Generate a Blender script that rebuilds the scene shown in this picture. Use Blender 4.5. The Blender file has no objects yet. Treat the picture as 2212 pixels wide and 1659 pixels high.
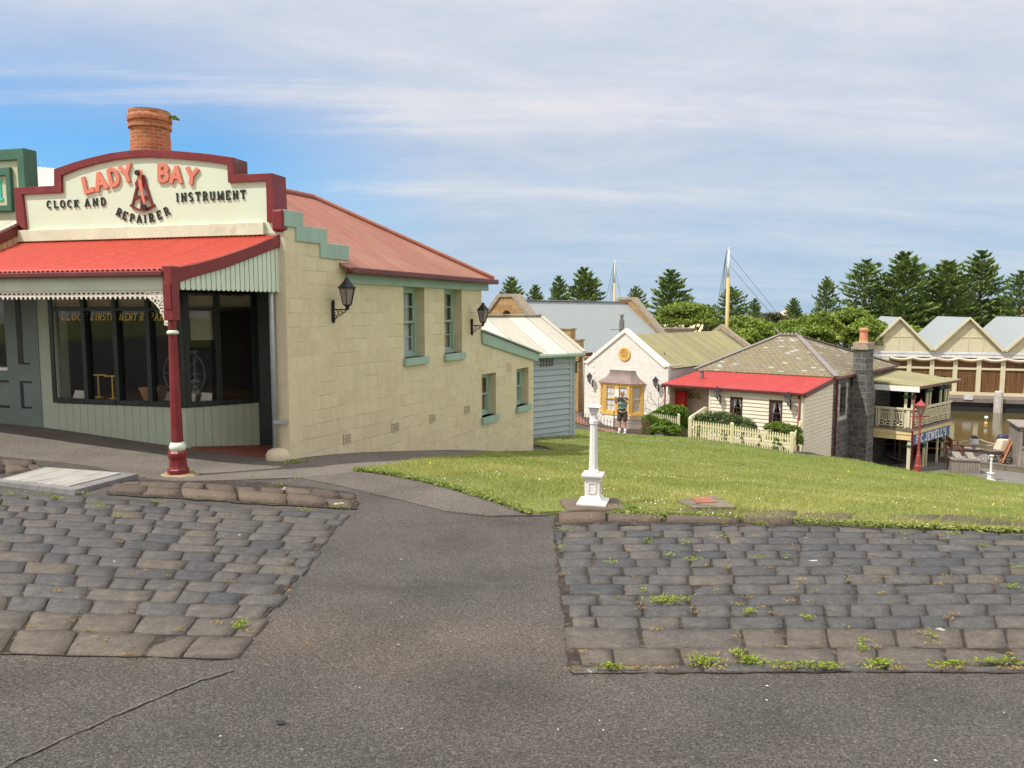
import bpy, math, random
import numpy as np
from mathutils import Vector, Matrix
from mathutils.geometry import tessellate_polygon, delaunay_2d_cdt
random.seed(7); rng = np.random.default_rng(7)
sc = bpy.context.scene
R = math.radians
PI = math.pi
# ------------------------------------------------------------------ camera
EYE = 1.65
F = 1661.0; CU, CV = 1106.0, 829.5
PITCH = math.atan(156.5 / F)
cd = bpy.data.cameras.new("camera"); cam = bpy.data.objects.new("camera", cd)
sc.collection.objects.link(cam); sc.camera = cam
cam.location = (0, 0, EYE); cam.rotation_euler = (PI/2 - PITCH, 0, 0)
cd.sensor_width = 36; cd.lens = 36 * F / 2212; cd.clip_start = .05; cd.clip_end = 20000
# ------------------------------------------------------------------ light
SUN_EL = R(56); SX, SY = -0.90, -0.44          # horizontal direction towards the sun
sv = Vector((SX, SY, 0)).normalized() * math.cos(SUN_EL); sv.z = math.sin(SUN_EL)
sd = bpy.data.lights.new("sun", 'SUN'); so = bpy.data.objects.new("sun", sd); sc.collection.objects.link(so)
sd.energy = 2.9; sd.angle = R(.5); sd.color = (1, .965, .90)
so.rotation_euler = sv.to_track_quat('Z', 'Y').to_euler(); so.location = (-20, -20, 40)
w = bpy.data.worlds.new("World"); sc.world = w; w.use_nodes = True
nt = w.node_tree; N = nt.nodes; L = nt.links
for n in list(N): N.remove(n)
def nd(nt, t, **k):
    n = nt.nodes.new(t)
    for a, b in k.items():
        if hasattr(n, a): setattr(n, a, b)
        else: n.inputs[a.replace('_', ' ')].default_value = b
    return n
def mth(nt, op, a, b=None, c=None, clamp=False):
    n = nt.nodes.new('ShaderNodeMath'); n.operation = op; n.use_clamp = clamp
    for i, x in enumerate((a, b, c)):
        if x is None: continue
        if isinstance(x, (int, float)): n.inputs[i].default_value = x
        else: nt.links.new(x, n.inputs[i])
    return n.outputs[0]
def mixc(nt, f, a, b, bt='MIX'):
    n = nt.nodes.new('ShaderNodeMix'); n.data_type = 'RGBA'; n.blend_type = bt
    for i, x in ((0, f), (6, a), (7, b)):
        if isinstance(x, (int, float)): n.inputs[i].default_value = x
        elif isinstance(x, (tuple, list)): n.inputs[i].default_value = (*x[:3], 1)
        else: nt.links.new(x, n.inputs[i])
    return n.outputs[2]
def ramp(nt, f, stops, interp='LINEAR'):
    n = nt.nodes.new('ShaderNodeValToRGB'); cr = n.color_ramp; cr.interpolation = interp
    while len(cr.elements) < len(stops): cr.elements.new(.5)
    for e, (p, c) in zip(cr.elements, stops):
        e.position = p; e.color = (c, c, c, 1) if isinstance(c, (int, float)) else (*c[:3], 1)
    nt.links.new(f, n.inputs[0]); return n.outputs[0]
sky = nd(nt, 'ShaderNodeTexSky', sky_type='NISHITA', sun_disc=False, sun_elevation=SUN_EL,
         sun_rotation=math.atan2(SX, SY), altitude=0, air_density=1.0, dust_density=.6, ozone_density=1.6)
tc = N.new('ShaderNodeTexCoord'); sep = N.new('ShaderNodeSeparateXYZ'); L.new(tc.outputs['Generated'], sep.inputs[0])
den = mth(nt, 'ADD', mth(nt, 'MAXIMUM', sep.outputs[2], 0.0), .16)
cx_ = mth(nt, 'DIVIDE', sep.outputs[0], den); cy_ = mth(nt, 'DIVIDE', sep.outputs[1], den)
comb = N.new('ShaderNodeCombineXYZ'); L.new(cx_, comb.inputs[0]); L.new(cy_, comb.inputs[1])
mp = N.new('ShaderNodeMapping'); L.new(comb.outputs[0], mp.inputs[0])
mp.inputs['Rotation'].default_value = (0, 0, R(-58)); mp.inputs['Scale'].default_value = (.28, 1.5, 1)
mp2 = N.new('ShaderNodeMapping'); L.new(comb.outputs[0], mp2.inputs[0])
mp2.inputs['Rotation'].default_value = (0, 0, R(-66)); mp2.inputs['Scale'].default_value = (.5, .8, 1)
n1 = nd(nt, 'ShaderNodeTexNoise', Scale=1.15, Detail=9.0, Roughness=.62, Distortion=.5); L.new(mp.outputs[0], n1.inputs['Vector'])
n2 = nd(nt, 'ShaderNodeTexNoise', Scale=3.4, Detail=8.0, Roughness=.7, Distortion=.3); L.new(mp2.outputs[0], n2.inputs['Vector'])
# a clearer gap in the cirrus to the west
dt = N.new('ShaderNodeVectorMath'); dt.operation = 'DOT_PRODUCT'; L.new(tc.outputs['Generated'], dt.inputs[0])
pd = Vector((-.50, .86, .13)).normalized(); dt.inputs[1].default_value = pd
patch = ramp(nt, dt.outputs['Value'], [(.90, 0), (.955, .55), (.985, 1)])
patch = mth(nt, 'MULTIPLY', patch, ramp(nt, sep.outputs[2], [(.19, 1), (.33, .1)]))
cover = mth(nt, 'SUBTRACT', mth(nt, 'ADD', mth(nt, 'MULTIPLY', n1.outputs[0], 1.15), mth(nt, 'MULTIPLY', n2.outputs[0], .25)), mth(nt, 'MULTIPLY', patch, .46))
mask = ramp(nt, cover, [(.36, 0), (.56, .55), (.74, .92), (.86, 1)])
# never fully clear outside the gap: thin veil
veil = mth(nt, 'MULTIPLY', mth(nt, 'SUBTRACT', 1.0, patch), mth(nt, 'ADD', .80, mth(nt, 'MULTIPLY', n2.outputs[0], .25), clamp=True))
mask2 = mth(nt, 'MAXIMUM', mask, veil)
hz = ramp(nt, sep.outputs[2], [(0.0, (2.6, 3.3, 4.15)), (.10, (3.0, 3.5, 4.2)), (.22, (3.6, 3.8, 4.3)), (.36, (4.1, 4.2, 4.5)), (.50, (5.6, 5.5, 5.7)), (1, (8.4, 8.2, 8.2))])  # overhead stops lie out of view, brightened to add neutral fill
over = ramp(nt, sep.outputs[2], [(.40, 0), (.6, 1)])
# unseen bright cloud to the sides and behind the viewer, added as neutral fill
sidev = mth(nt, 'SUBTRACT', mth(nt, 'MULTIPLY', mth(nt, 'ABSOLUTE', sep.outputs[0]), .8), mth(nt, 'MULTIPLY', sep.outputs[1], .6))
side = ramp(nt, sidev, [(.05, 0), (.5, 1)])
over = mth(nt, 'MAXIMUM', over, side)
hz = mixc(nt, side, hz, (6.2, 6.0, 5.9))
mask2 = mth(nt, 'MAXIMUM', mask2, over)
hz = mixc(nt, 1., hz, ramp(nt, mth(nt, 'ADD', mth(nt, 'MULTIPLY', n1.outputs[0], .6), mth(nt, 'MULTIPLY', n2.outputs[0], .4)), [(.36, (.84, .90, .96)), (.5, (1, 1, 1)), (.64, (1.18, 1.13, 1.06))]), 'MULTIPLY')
skc = mixc(nt, 1.0, sky.outputs[0], (.42, .72, .92), 'MULTIPLY')
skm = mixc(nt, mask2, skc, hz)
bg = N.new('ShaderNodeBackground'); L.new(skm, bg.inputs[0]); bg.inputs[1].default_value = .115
ow = N.new('ShaderNodeOutputWorld'); L.new(bg.outputs[0], ow.inputs[0])
vs = sc.view_settings; vs.view_transform = 'Standard'; vs.look = 'None'; vs.exposure = .68; vs.gamma = 1; vs.use_curve_mapping = False
sc.cycles.max_bounces = 6; sc.cycles.use_denoising = True
# ------------------------------------------------------------------ pixel -> world helpers (photo read at 2212 x 1659)
_cp, _sp = math.cos(PITCH), math.sin(PITCH)
CAM = Vector((0, 0, EYE))
def ray(u, v):
    a = (u - CU) / F; b = -(v - CV) / F
    return Vector((a, _cp + b * _sp, -_sp + b * _cp))
def P(u, v, Y):
    d = ray(u, v); return CAM + d * (Y / d.y)
def PZ(u, v, z):
    d = ray(u, v); return CAM + d * ((z - EYE) / d.z)
class VP:
    """vertical plane; d runs left to right seen from outside, n points out"""
    def __init__(s, p, d):
        s.p = Vector((p[0], p[1])); s.d = Vector((d[0], d[1])).normalized(); s.n = Vector((s.d.y, -s.d.x))
    def hit(s, u, v):
        r = ray(u, v); h = Vector((r.x, r.y)); t = s.p.dot(s.n) / h.dot(s.n)
        q = h * t; return ((q - s.p).dot(s.d), EYE + r.z * t)
    def pt(s, a, z, o=0.0):
        q = s.p + s.d * a + s.n * o; return Vector((q.x, q.y, z))
    def off(s, o): return VP(s.p + s.n * o, s.d)
# ------------------------------------------------------------------ mesh builder
def unit(v):
    v = Vector(v); return v.normalized() if v.length else v
class MB:
    def __init__(s): s.v = []; s.f = []
    def add(s, vs, fs):
        b = len(s.v); s.v.extend(tuple(x) for x in vs); s.f.extend(tuple(i + b for i in f) for f in fs); return s
    def prism(s, pl, outer, d0, d1, holes=()):
        """polygon(s) in plane coordinates extruded between outward offsets d0 < d1"""
        loops = [list(outer)] + [list(h) for h in holes]
        flat = [p for l in loops for p in l]
        tri = tessellate_polygon([[Vector((p[0], p[1], 0)) for p in l] for l in loops])
        n = len(flat)
        vs = [pl.pt(a, z, d1) for a, z in flat] + [pl.pt(a, z, d0) for a, z in flat]
        fs = []
        for t in tri:
            a, b, c = (flat[i] for i in t)
            ar = (b[0]-a[0])*(c[1]-a[1]) - (b[1]-a[1])*(c[0]-a[0])
            if abs(ar) < 1e-10: continue
            t = tuple(t) if ar > 0 else tuple(reversed(t))
            fs.append(t); fs.append(tuple(i + n for i in reversed(t)))
        k = 0
        for li, l in enumerate(loops):
            m = len(l)
            ar = sum(l[i][0]*l[(i+1) % m][1] - l[(i+1) % m][0]*l[i][1] for i in range(m))
            for i in range(m):
                a, b = k + i, k + (i + 1) % m
                q = (a, a + n, b + n, b)
                if (ar > 0) != (li == 0): q = q[::-1]
                fs.append(q)
            k += m
        return s.add(vs, fs)
    def box(s, pl, s0, s1, z0, z1, d0, d1):
        return s.prism(pl, [(s0, z0), (s1, z0), (s1, z1), (s0, z1)], d0, d1)
    def lb(s, x0, x1, y0, y1, z0, z1):
        if x0 > x1: x0, x1 = x1, x0
        if y0 > y1: y0, y1 = y1, y0
        if z0 > z1: z0, z1 = z1, z0
        return s.add([(x0,y0,z0),(x1,y0,z0),(x1,y1,z0),(x0,y1,z0),(x0,y0,z1),(x1,y0,z1),(x1,y1,z1),(x0,y1,z1)],
                     [(3,2,1,0),(4,5,6,7),(0,1,5,4),(1,2,6,5),(2,3,7,6),(3,0,4,7)])
    def bar(s, p0, p1, wd, ht, up=(0, 0, 1)):
        p0, p1 = Vector(p0), Vector(p1); d = unit(p1 - p0); x = d.cross(Vector(up))
        x = unit(x) if x.length > 1e-5 else Vector((1, 0, 0)); y = x.cross(d)
        a, b = x * wd / 2, y * ht / 2; vs = []
        for p in (p0, p1): vs += [p - a - b, p + a - b, p + a + b, p - a + b]
        return s.add(vs, [(0,1,2,3),(7,6,5,4),(1,0,4,5),(2,1,5,6),(3,2,6,7),(0,3,7,4)])
    def tube(s, pts, r, n=6, r1=None, cap=True):
        pts = [Vector(p) for p in pts]; m = len(pts); vs = []; fs = []
        x = None
        for i, p in enumerate(pts):
            d = unit(pts[min(i+1, m-1)] - pts[max(i-1, 0)])
            if x is None:
                x = d.cross(Vector((0, 0, 1)))
                if x.length < 1e-3: x = d.cross(Vector((1, 0, 0)))
            x = unit(x - d * x.dot(d)); y = d.cross(x)
            rr = r if r1 is None else r + (r1 - r) * i / max(1, m - 1)
            vs += [p + (x * math.cos(2*PI*k/n) + y * math.sin(2*PI*k/n)) * rr for k in range(n)]
        for i in range(m - 1):
            for k in range(n):
                a, b = i*n + k, i*n + (k+1) % n; fs.append((a, b, b + n, a + n))
        if cap: fs.append(tuple(range(n))[::-1]); fs.append(tuple((m-1)*n + k for k in range(n)))
        return s.add(vs, fs)
    def lathe(s, prof, n=16, c=(0, 0, 0), rot=0., sq=False):
        vs = []; fs = []; m = len(prof)
        for r, z in prof:
            rr = r / math.cos(PI/n) if sq else r
            vs += [(c[0] + rr*math.cos(2*PI*(k+.5)/n + rot), c[1] + rr*math.sin(2*PI*(k+.5)/n + rot), c[2] + z) for k in range(n)]
        for i in range(m - 1):
            for k in range(n):
                a, b = i*n + k, i*n + (k+1) % n; fs.append((a, b, b + n, a + n))
        fs.append(tuple(range(n))[::-1]); fs.append(tuple((m-1)*n + k for k in range(n)))
        return s.add(vs, fs)
    def poly(s, pts): return s.add(pts, [tuple(range(len(pts)))])
    def slab(s, pts, th, nrm=None):
        """thick sheet: polygon (ccw from above) pushed down along its normal"""
        pts = [Vector(p) for p in pts]
        n = unit((pts[1]-pts[0]).cross(pts[2]-pts[0])) if nrm is None else unit(nrm)
        if n.z < 0: pts.reverse(); n = -n
        m = len(pts); vs = pts + [p - n * th for p in pts]
        fs = [tuple(range(m)), tuple(range(2*m-1, m-1, -1))] + [((i+1) % m, i, i + m, (i+1) % m + m) for i in range(m)]
        return s.add(vs, fs)
    def build(s, name, mat, parent=None, org=None, smooth=False, bevel=0, label=None):
        if org is None: org = ORG(parent)
        me = bpy.data.meshes.new(name)
        o3 = Vector(org)
        me.from_pydata([tuple(Vector(v) - o3) for v in s.v], [], s.f)
        me.materials.append(mat)
        boxuv(me, np.array(org, float))
        if smooth: me.shade_smooth()
        o = bpy.data.objects.new(name, me); sc.collection.objects.link(o)
        if parent: o.parent = parent; o['org'] = tuple(org)
        else: o.location = o3
        if bevel:
            b = o.modifiers.new("bevel", 'BEVEL'); b.width = bevel; b.segments = 2; b.limit_method = 'ANGLE'; b.angle_limit = R(40)
        if label: o['label'] = label
        return o
def ORG(parent):
    if parent is None: return (0, 0, 0)
    if 'org' in parent: return tuple(parent['org'])
    return tuple(parent.location)
def boxuv(me, org):
    nv = len(me.vertices)
    if not len(me.polygons): return
    co = np.empty(nv*3); me.vertices.foreach_get('co', co); co = co.reshape(-1, 3) + org
    nl = len(me.loops); li = np.empty(nl, int); me.loops.foreach_get('vertex_index', li)
    npoly = len(me.polygons); nr = np.empty(npoly*3); me.polygons.foreach_get('normal', nr); nr = nr.reshape(-1, 3)
    tot = np.empty(npoly, int); me.polygons.foreach_get('loop_total', tot)
    nr = np.repeat(nr, tot, axis=0)
    t = np.stack([-nr[:, 1], nr[:, 0], np.zeros(nl)], 1); ln = np.linalg.norm(t, axis=1)
    t[ln < .05] = (1, 0, 0); ln[ln < .05] = 1; t /= ln[:, None]
    b = np.cross(nr, t); p = co[li]
    uv = np.stack([(p*t).sum(1), (p*b).sum(1)], 1).astype(np.float32)
    l = me.uv_layers.new(name='UVMap'); l.data.foreach_set('uv', uv.ravel())
def thing(name, label, cat, loc, rotz=0, group=None):
    o = bpy.data.objects.new(name, None); sc.collection.objects.link(o); o.empty_display_size = .3
    o.location = loc; o.rotation_euler = (0, 0, rotz); o['label'] = label; o['category'] = cat
    if rotz or loc is None: o['org'] = (0, 0, 0)
    if group: o['group'] = group
    return o
def lthing(name, label, cat, loc, rotz=0, group=None):
    """a thing whose parts are written in its own local coordinates"""
    o = thing(name, label, cat, loc, rotz, group); o['org'] = (0, 0, 0); return o
def tag(o, label, cat, group=None):
    o['label'] = label; o['category'] = cat
    if group: o['group'] = group
    return o
def kind(o, k): o['kind'] = k; return o
def dup(root, loc, rotz=None, label=None, scale=None):
    r = root.copy(); sc.collection.objects.link(r); r.location = loc
    if rotz is not None: r.rotation_euler = (0, 0, rotz)
    if scale is not None: r.scale = scale
    if label: r['label'] = label
    for ch in list(root.children):
        c = ch.copy(); sc.collection.objects.link(c); c.parent = r
        for g in list(ch.children):
            d = g.copy(); sc.collection.objects.link(d); d.parent = c
    return r
# ------------------------------------------------------------------ materials
def newmat(name):
    m = bpy.data.materials.new(name); m.use_nodes = True; t = m.node_tree
    return m, t, t.nodes['Principled BSDF']
def coords(t, kind='Object'):
    c = t.nodes.new('ShaderNodeTexCoord'); return c.outputs[kind]
def noise(t, vec, scale, detail=4, rough=.55, dist=0.):
    n = nd(t, 'ShaderNodeTexNoise', Scale=float(scale), Detail=float(detail), Roughness=rough, Distortion=dist)
    t.links.new(vec, n.inputs['Vector']); return n.outputs[0]
def stretch(t, vec, sc3, rot=(0, 0, 0)):
    m = t.nodes.new('ShaderNodeMapping'); t.links.new(vec, m.inputs[0]); m.inputs['Scale'].default_value = sc3; m.inputs['Rotation'].default_value = rot
    return m.outputs[0]
def bump(t, b, h, dist, strength=1., prev=None):
    n = t.nodes.new('ShaderNodeBump'); n.inputs['Strength'].default_value = strength; n.inputs['Distance'].default_value = dist
    t.links.new(h, n.inputs['Height'])
    if prev is not None: t.links.new(prev, n.inputs['Normal'])
    t.links.new(n.outputs[0], b.inputs['Normal']); return n.outputs[0]
def sh(c, k): return tuple(min(1, x * k) for x in c)
def paint(name, col, rough=.55, var=.12, scale=2.5, bmp=.002, dirt=None, damt=.25, spec=.4, streak=False):
    """painted / rendered surface with mottling, streaky weathering and a little relief"""
    m, t, b = newmat(name); v = coords(t)
    n = noise(t, v, scale, 6, .6)
    c = ramp(t, n, [(.3, sh(col, 1 - var)), (.7, sh(col, 1 + var))])
    n2 = noise(t, stretch(t, v, (3, 3, .35) if streak else (1, 1, 1)), scale * 1.7, 7, .65)
    d = dirt or sh(col, .5)
    c = mixc(t, mth(t, 'MULTIPLY', ramp(t, n2, [(.52, 0), (.75, 1)]), damt), c, d)
    t.links.new(c, b.inputs['Base Color']); b.inputs['Roughness'].default_value = rough
    b.inputs['Specular IOR Level'].default_value = spec
    if bmp: bump(t, b, noise(t, v, 60, 3), bmp, .6)
    return m
def metal(name, col, rough=.4, m_=.6):
    m = paint(name, col, rough, .15, 8, .001); m.node_tree.nodes['Principled BSDF'].inputs['Metallic'].default_value = m_; return m
def brick(name, cols, mortar, bw, bh, ms=.012, bmp=.006, rough=.85, off=.5, msoft=.1, bias=0., mfade=0., nv=.12, stain=.3):
    """masonry / slates in metric UV, each unit with its own tone"""
    m, t, b = newmat(name); uv = coords(t, 'UV'); v = coords(t)
    wob = noise(t, v, 3.0, 3)
    wv = nd(t, 'ShaderNodeVectorMath', operation='SCALE'); 
    nn = nd(t, 'ShaderNodeTexNoise', Scale=2.2, Detail=2.0); t.links.new(v, nn.inputs['Vector'])
    t.links.new(nn.outputs['Color'], wv.inputs[0]); wv.inputs['Scale'].default_value = bh * .12
    ad = nd(t, 'ShaderNodeVectorMath', operation='ADD'); t.links.new(uv, ad.inputs[0]); t.links.new(wv.outputs[0], ad.inputs[1])
    br = t.nodes.new('ShaderNodeTexBrick'); t.links.new(ad.outputs[0], br.inputs['Vector'])
    br.offset = off; br.inputs['Scale'].default_value = 1
    for k, x in (('Brick Width', bw), ('Row Height', bh), ('Mortar Size', ms), ('Mortar Smooth', msoft), ('Bias', bias)): br.inputs[k].default_value = x
    br.inputs['Color1'].default_value = (0, 0, 0, 1); br.inputs['Color2'].default_value = (1, 1, 1, 1); br.inputs['Mortar'].default_value = (.5, .5, .5, 1)
    k = len(cols); stops = [((i + .5) / k if k > 1 else .5, c) for i, c in enumerate(cols)]
    base = ramp(t, br.outputs['Color'], stops)
    n = noise(t, v, 7, 7, .65)
    base = mixc(t, 1.0, base, ramp(t, n, [(.25, 1 - nv * 2.2), (.75, 1 + nv)]), 'MULTIPLY')
    big = noise(t, stretch(t, v, (2.2, 2.2, .35)), 1.5, 7, .7)
    base = mixc(t, mth(t, 'MULTIPLY', ramp(t, big, [(.5, 0), (.75, 1)]), stain), base, sh(cols[0], .55))
    mf = br.outputs['Fac']
    if mfade: mf = mth(t, 'MULTIPLY', mf, ramp(t, noise(t, v, 1.7, 5, .7), [(.44, 0), (.64, 1)]))
    c = mixc(t, mf, base, mortar)
    t.links.new(c, b.inputs['Base Color']); b.inputs['Roughness'].default_value = rough; b.inputs['Specular IOR Level'].default_value = .25
    h = mth(t, 'ADD', mth(t, 'MULTIPLY', mf, -1.), mth(t, 'MULTIPLY', noise(t, v, 30, 6, .7), .5))
    bump(t, b, h, bmp, 1.)
    return m
def corr(name, col, pitch=.076, var=.14, rough=.5, dirt=None, damt=.3, bmp=.018, band=None, spec=.3):
    """corrugated sheet: ribs run up the slope (metric UV x), sheets weathered in streaks"""
    m, t, b = newmat(name); uv = coords(t, 'UV'); v = coords(t)
    sp = t.nodes.new('ShaderNodeSeparateXYZ'); t.links.new(uv, sp.inputs[0])
    wv = mth(t, 'SINE', mth(t, 'MULTIPLY', sp.outputs[0], 2*PI/pitch))
    n = noise(t, stretch(t, uv, (4, .35, 1)), 1.2, 7, .62)
    c = ramp(t, n, [(.3, sh(col, 1 - var)), (.7, sh(col, 1 + var))])
    n2 = noise(t, stretch(t, uv, (1.3, .5, 1)), 1.1, 8, .7)
    c = mixc(t, mth(t, 'MULTIPLY', ramp(t, n2, [(.48, 0), (.7, 1)]), damt), c, dirt or sh(col, .6))
    if band:
        bd = mth(t, 'FRACT', mth(t, 'DIVIDE', sp.outputs[0], band))
        c = mixc(t, ramp(t, bd, [(.0, 1), (.03, 1), (.05, 0), (1, 0)]), c, sh(col, .55))
        wn = nd(t, 'ShaderNodeTexWhiteNoise', noise_dimensions='1D'); t.links.new(mth(t, 'FLOOR', mth(t, 'DIVIDE', sp.outputs[0], band)), wn.inputs['W'])
        c = mixc(t, 1., c, ramp(t, wn.outputs[0], [(0, .82), (1, 1.1)]), 'MULTIPLY')
    t.links.new(c, b.inputs['Base Color']); b.inputs['Roughness'].default_value = rough; b.inputs['Specular IOR Level'].default_value = spec
    if bmp: bump(t, b, wv, bmp, 1.)
    return m
def wood(name, col, rough=.7, var=.3, axis=(1, 1, .08), scale=14, bmp=.003, damt=.4):
    m, t, b = newmat(name); v = coords(t)
    n = noise(t, stretch(t, v, axis), scale, 7, .65); n2 = noise(t, v, 3, 4)
    c = ramp(t, n, [(.3, sh(col, 1 - var)), (.7, sh(col, 1 + var))])
    c = mixc(t, mth(t, 'MULTIPLY', ramp(t, n2, [(.45, 0), (.7, 1)]), damt), c, sh(col, .55))
    t.links.new(c, b.inputs['Base Color']); b.inputs['Roughness'].default_value = rough; b.inputs['Specular IOR Level'].default_value = .25
    bump(t, b, n, bmp, .8); return m
def leafm(name, c0, c1, rough=.6, scale=.9, tr=.15):
    m, t, b = newmat(name); v = coords(t)
    at = nd(t, 'ShaderNodeAttribute', attribute_name='tone')
    f = mth(t, 'ADD', mth(t, 'MULTIPLY', at.outputs['Fac'], .75), mth(t, 'MULTIPLY', noise(t, v, scale, 4), .4))
    c = ramp(t, f, [(.1, c0), (.9, c1)])
    t.links.new(c, b.inputs['Base Color']); b.inputs['Roughness'].default_value = rough; b.inputs['Specular IOR Level'].default_value = .25
    tl = t.nodes.new('ShaderNodeBsdfTranslucent'); t.links.new(c, tl.inputs[0])
    mx = t.nodes.new('ShaderNodeMixShader'); mx.inputs[0].default_value = tr
    t.links.new(b.outputs[0], mx.inputs[1]); t.links.new(tl.outputs[0], mx.inputs[2])
    t.links.new(mx.outputs[0], t.nodes['Material Output'].inputs[0]); return m
def glassm(name, refl=.16, tint=(.95, .96, .96)):
    m, t, b = newmat(name); t.nodes.remove(b)
    tr = t.nodes.new('ShaderNodeBsdfTransparent'); tr.inputs[0].default_value = (*tint, 1)
    gl = t.nodes.new('ShaderNodeBsdfGlossy'); gl.inputs['Roughness'].default_value = .03; gl.inputs[0].default_value = (1, 1, 1, 1)
    fr = t.nodes.new('ShaderNodeLayerWeight'); fr.inputs[0].default_value = .5
    f = mth(t, 'ADD', mth(t, 'MULTIPLY', mth(t, 'POWER', fr.outputs['Facing'], 4.0), .7), refl * .12, clamp=True)
    mx = t.nodes.new('ShaderNodeMixShader'); t.links.new(f, mx.inputs[0]); t.links.new(tr.outputs[0], mx.inputs[1]); t.links.new(gl.outputs[0], mx.inputs[2])
    t.links.new(mx.outputs[0], t.nodes['Material Output'].inputs[0]); return m
def asphaltm(name, c0, c1, chips=.25, bmp=.006, wash=False, brown=(.12, .085, .06)):
    m, t, b = newmat(name); v = coords(t)
    fine = noise(t, v, 170, 3, .8); mid = noise(t, v, 75, 4, .75); big = noise(t, v, .55, 5, .6)
    c = ramp(t, mth(t, 'ADD', mth(t, 'MULTIPLY', fine, .55), mth(t, 'MULTIPLY', mid, .45)), [(.37, sh(c0, .22)), (.47, c0), (.54, c1), (.64, sh(c1, 2.3))])
    c = mixc(t, mth(t, 'MULTIPLY', ramp(t, big, [(.42, 0), (.7, 1)]), .5), c, mixc(t, 1., c, (1.12, 1.04, .97), 'MULTIPLY'))
    c = mixc(t, 1., c, ramp(t, noise(t, v, 1.6, 5), [(.3, .82), (.7, 1.16)]), 'MULTIPLY')
    vo = nd(t, 'ShaderNodeTexVoronoi', Scale=11.0); t.links.new(v, vo.inputs['Vector'])
    sel = mth(t, 'MULTIPLY', mth(t, 'LESS_THAN', vo.outputs['Distance'], .085), mth(t, 'GREATER_THAN', noise(t, v, 4.1, 2), .6))
    if wash:   # grit washed down to the gutter line
        sp = t.nodes.new('ShaderNodeSeparateXYZ'); t.links.new(v, sp.inputs[0])
        yy = mth(t, 'ADD', sp.outputs[1], mth(t, 'MULTIPLY', noise(t, v, 1.4, 4), .7))
        c = mixc(t, mth(t, 'MULTIPLY', ramp(t, mth(t, 'DIVIDE', yy, 10.), [(.385, 0), (.42, 1), (.45, 1), (.52, 0)]), .35), c, mixc(t, 1., c, (1.6, 1.38, 1.18), 'MULTIPLY'))
        c = mixc(t, mth(t, 'MULTIPLY', ramp(t, noise(t, stretch(t, v, (.5, 1.2, 1)), 1.1, 5, .7), [(.56, 0), (.66, 1)]), .4), c, sh(c0, .55))
    c = mixc(t, mth(t, 'MULTIPLY', sel, chips), c, (.55, .5, .43))
    vo2 = nd(t, 'ShaderNodeTexVoronoi', Scale=62.0); t.links.new(v, vo2.inputs['Vector'])
    wn = nd(t, 'ShaderNodeSeparateColor'); t.links.new(vo2.outputs['Color'], wn.inputs[0])
    sel2 = mth(t, 'MULTIPLY', mth(t, 'GREATER_THAN', wn.outputs[0], .86), mth(t, 'LESS_THAN', vo2.outputs['Distance'], .42))
    c = mixc(t, mth(t, 'MULTIPLY', sel2, .35), c, sh(c1, 1.9))
    t.links.new(c, b.inputs['Base Color']); b.inputs['Roughness'].default_value = .9; b.inputs['Specular IOR Level'].default_value = .2
    bump(t, b, mth(t, 'ADD', fine, mth(t, 'MULTIPLY', mid, .8)), bmp, .9)
    return m
def attrm(name, attr='tone', stops=None, rough=.85, bmp=.004, bs=25, nv=.25, spots=None, spec=.25, pits=False):
    m, t, b = newmat(name); v = coords(t)
    at = nd(t, 'ShaderNodeAttribute', attribute_name=attr)
    c = ramp(t, at.outputs['Fac'], stops)
    c = mixc(t, 1., c, ramp(t, noise(t, v, 38, 8, .8), [(.3, 1 - nv * 1.6), (.7, 1 + nv * 1.3)]), 'MULTIPLY')
    if pits:
        vo = nd(t, 'ShaderNodeTexVoronoi', Scale=55.0); t.links.new(v, vo.inputs['Vector'])
        pm = mth(t, 'MULTIPLY', mth(t, 'LESS_THAN', vo.outputs['Distance'], .26), ramp(t, noise(t, v, 6, 4, .7), [(.48, 0), (.6, 1)]))
        c = mixc(t, mth(t, 'MULTIPLY', pm, .75), c, (.02, .018, .016))
        c = mixc(t, 1., c, ramp(t, noise(t, v, 9, 6, .75), [(.3, .68), (.55, 1.02), (.72, 1.35)]), 'MULTIPLY')
    if spots:
        c = mixc(t, mth(t, 'MULTIPLY', ramp(t, noise(t, v, 2.3, 6, .75), [(.58, 0), (.72, 1)]), .6), c, spots)
        c = mixc(t, ramp(t, noise(t, v, 5.5, 3, .5), [(.735, 0), (.745, 1)]), c, (.5, .47, .42))
    t.links.new(c, b.inputs['Base Color']); b.inputs['Roughness'].default_value = rough; b.inputs['Specular IOR Level'].default_value = spec
    bump(t, b, noise(t, v, bs, 7, .75), bmp, 1.)
    return m
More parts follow.
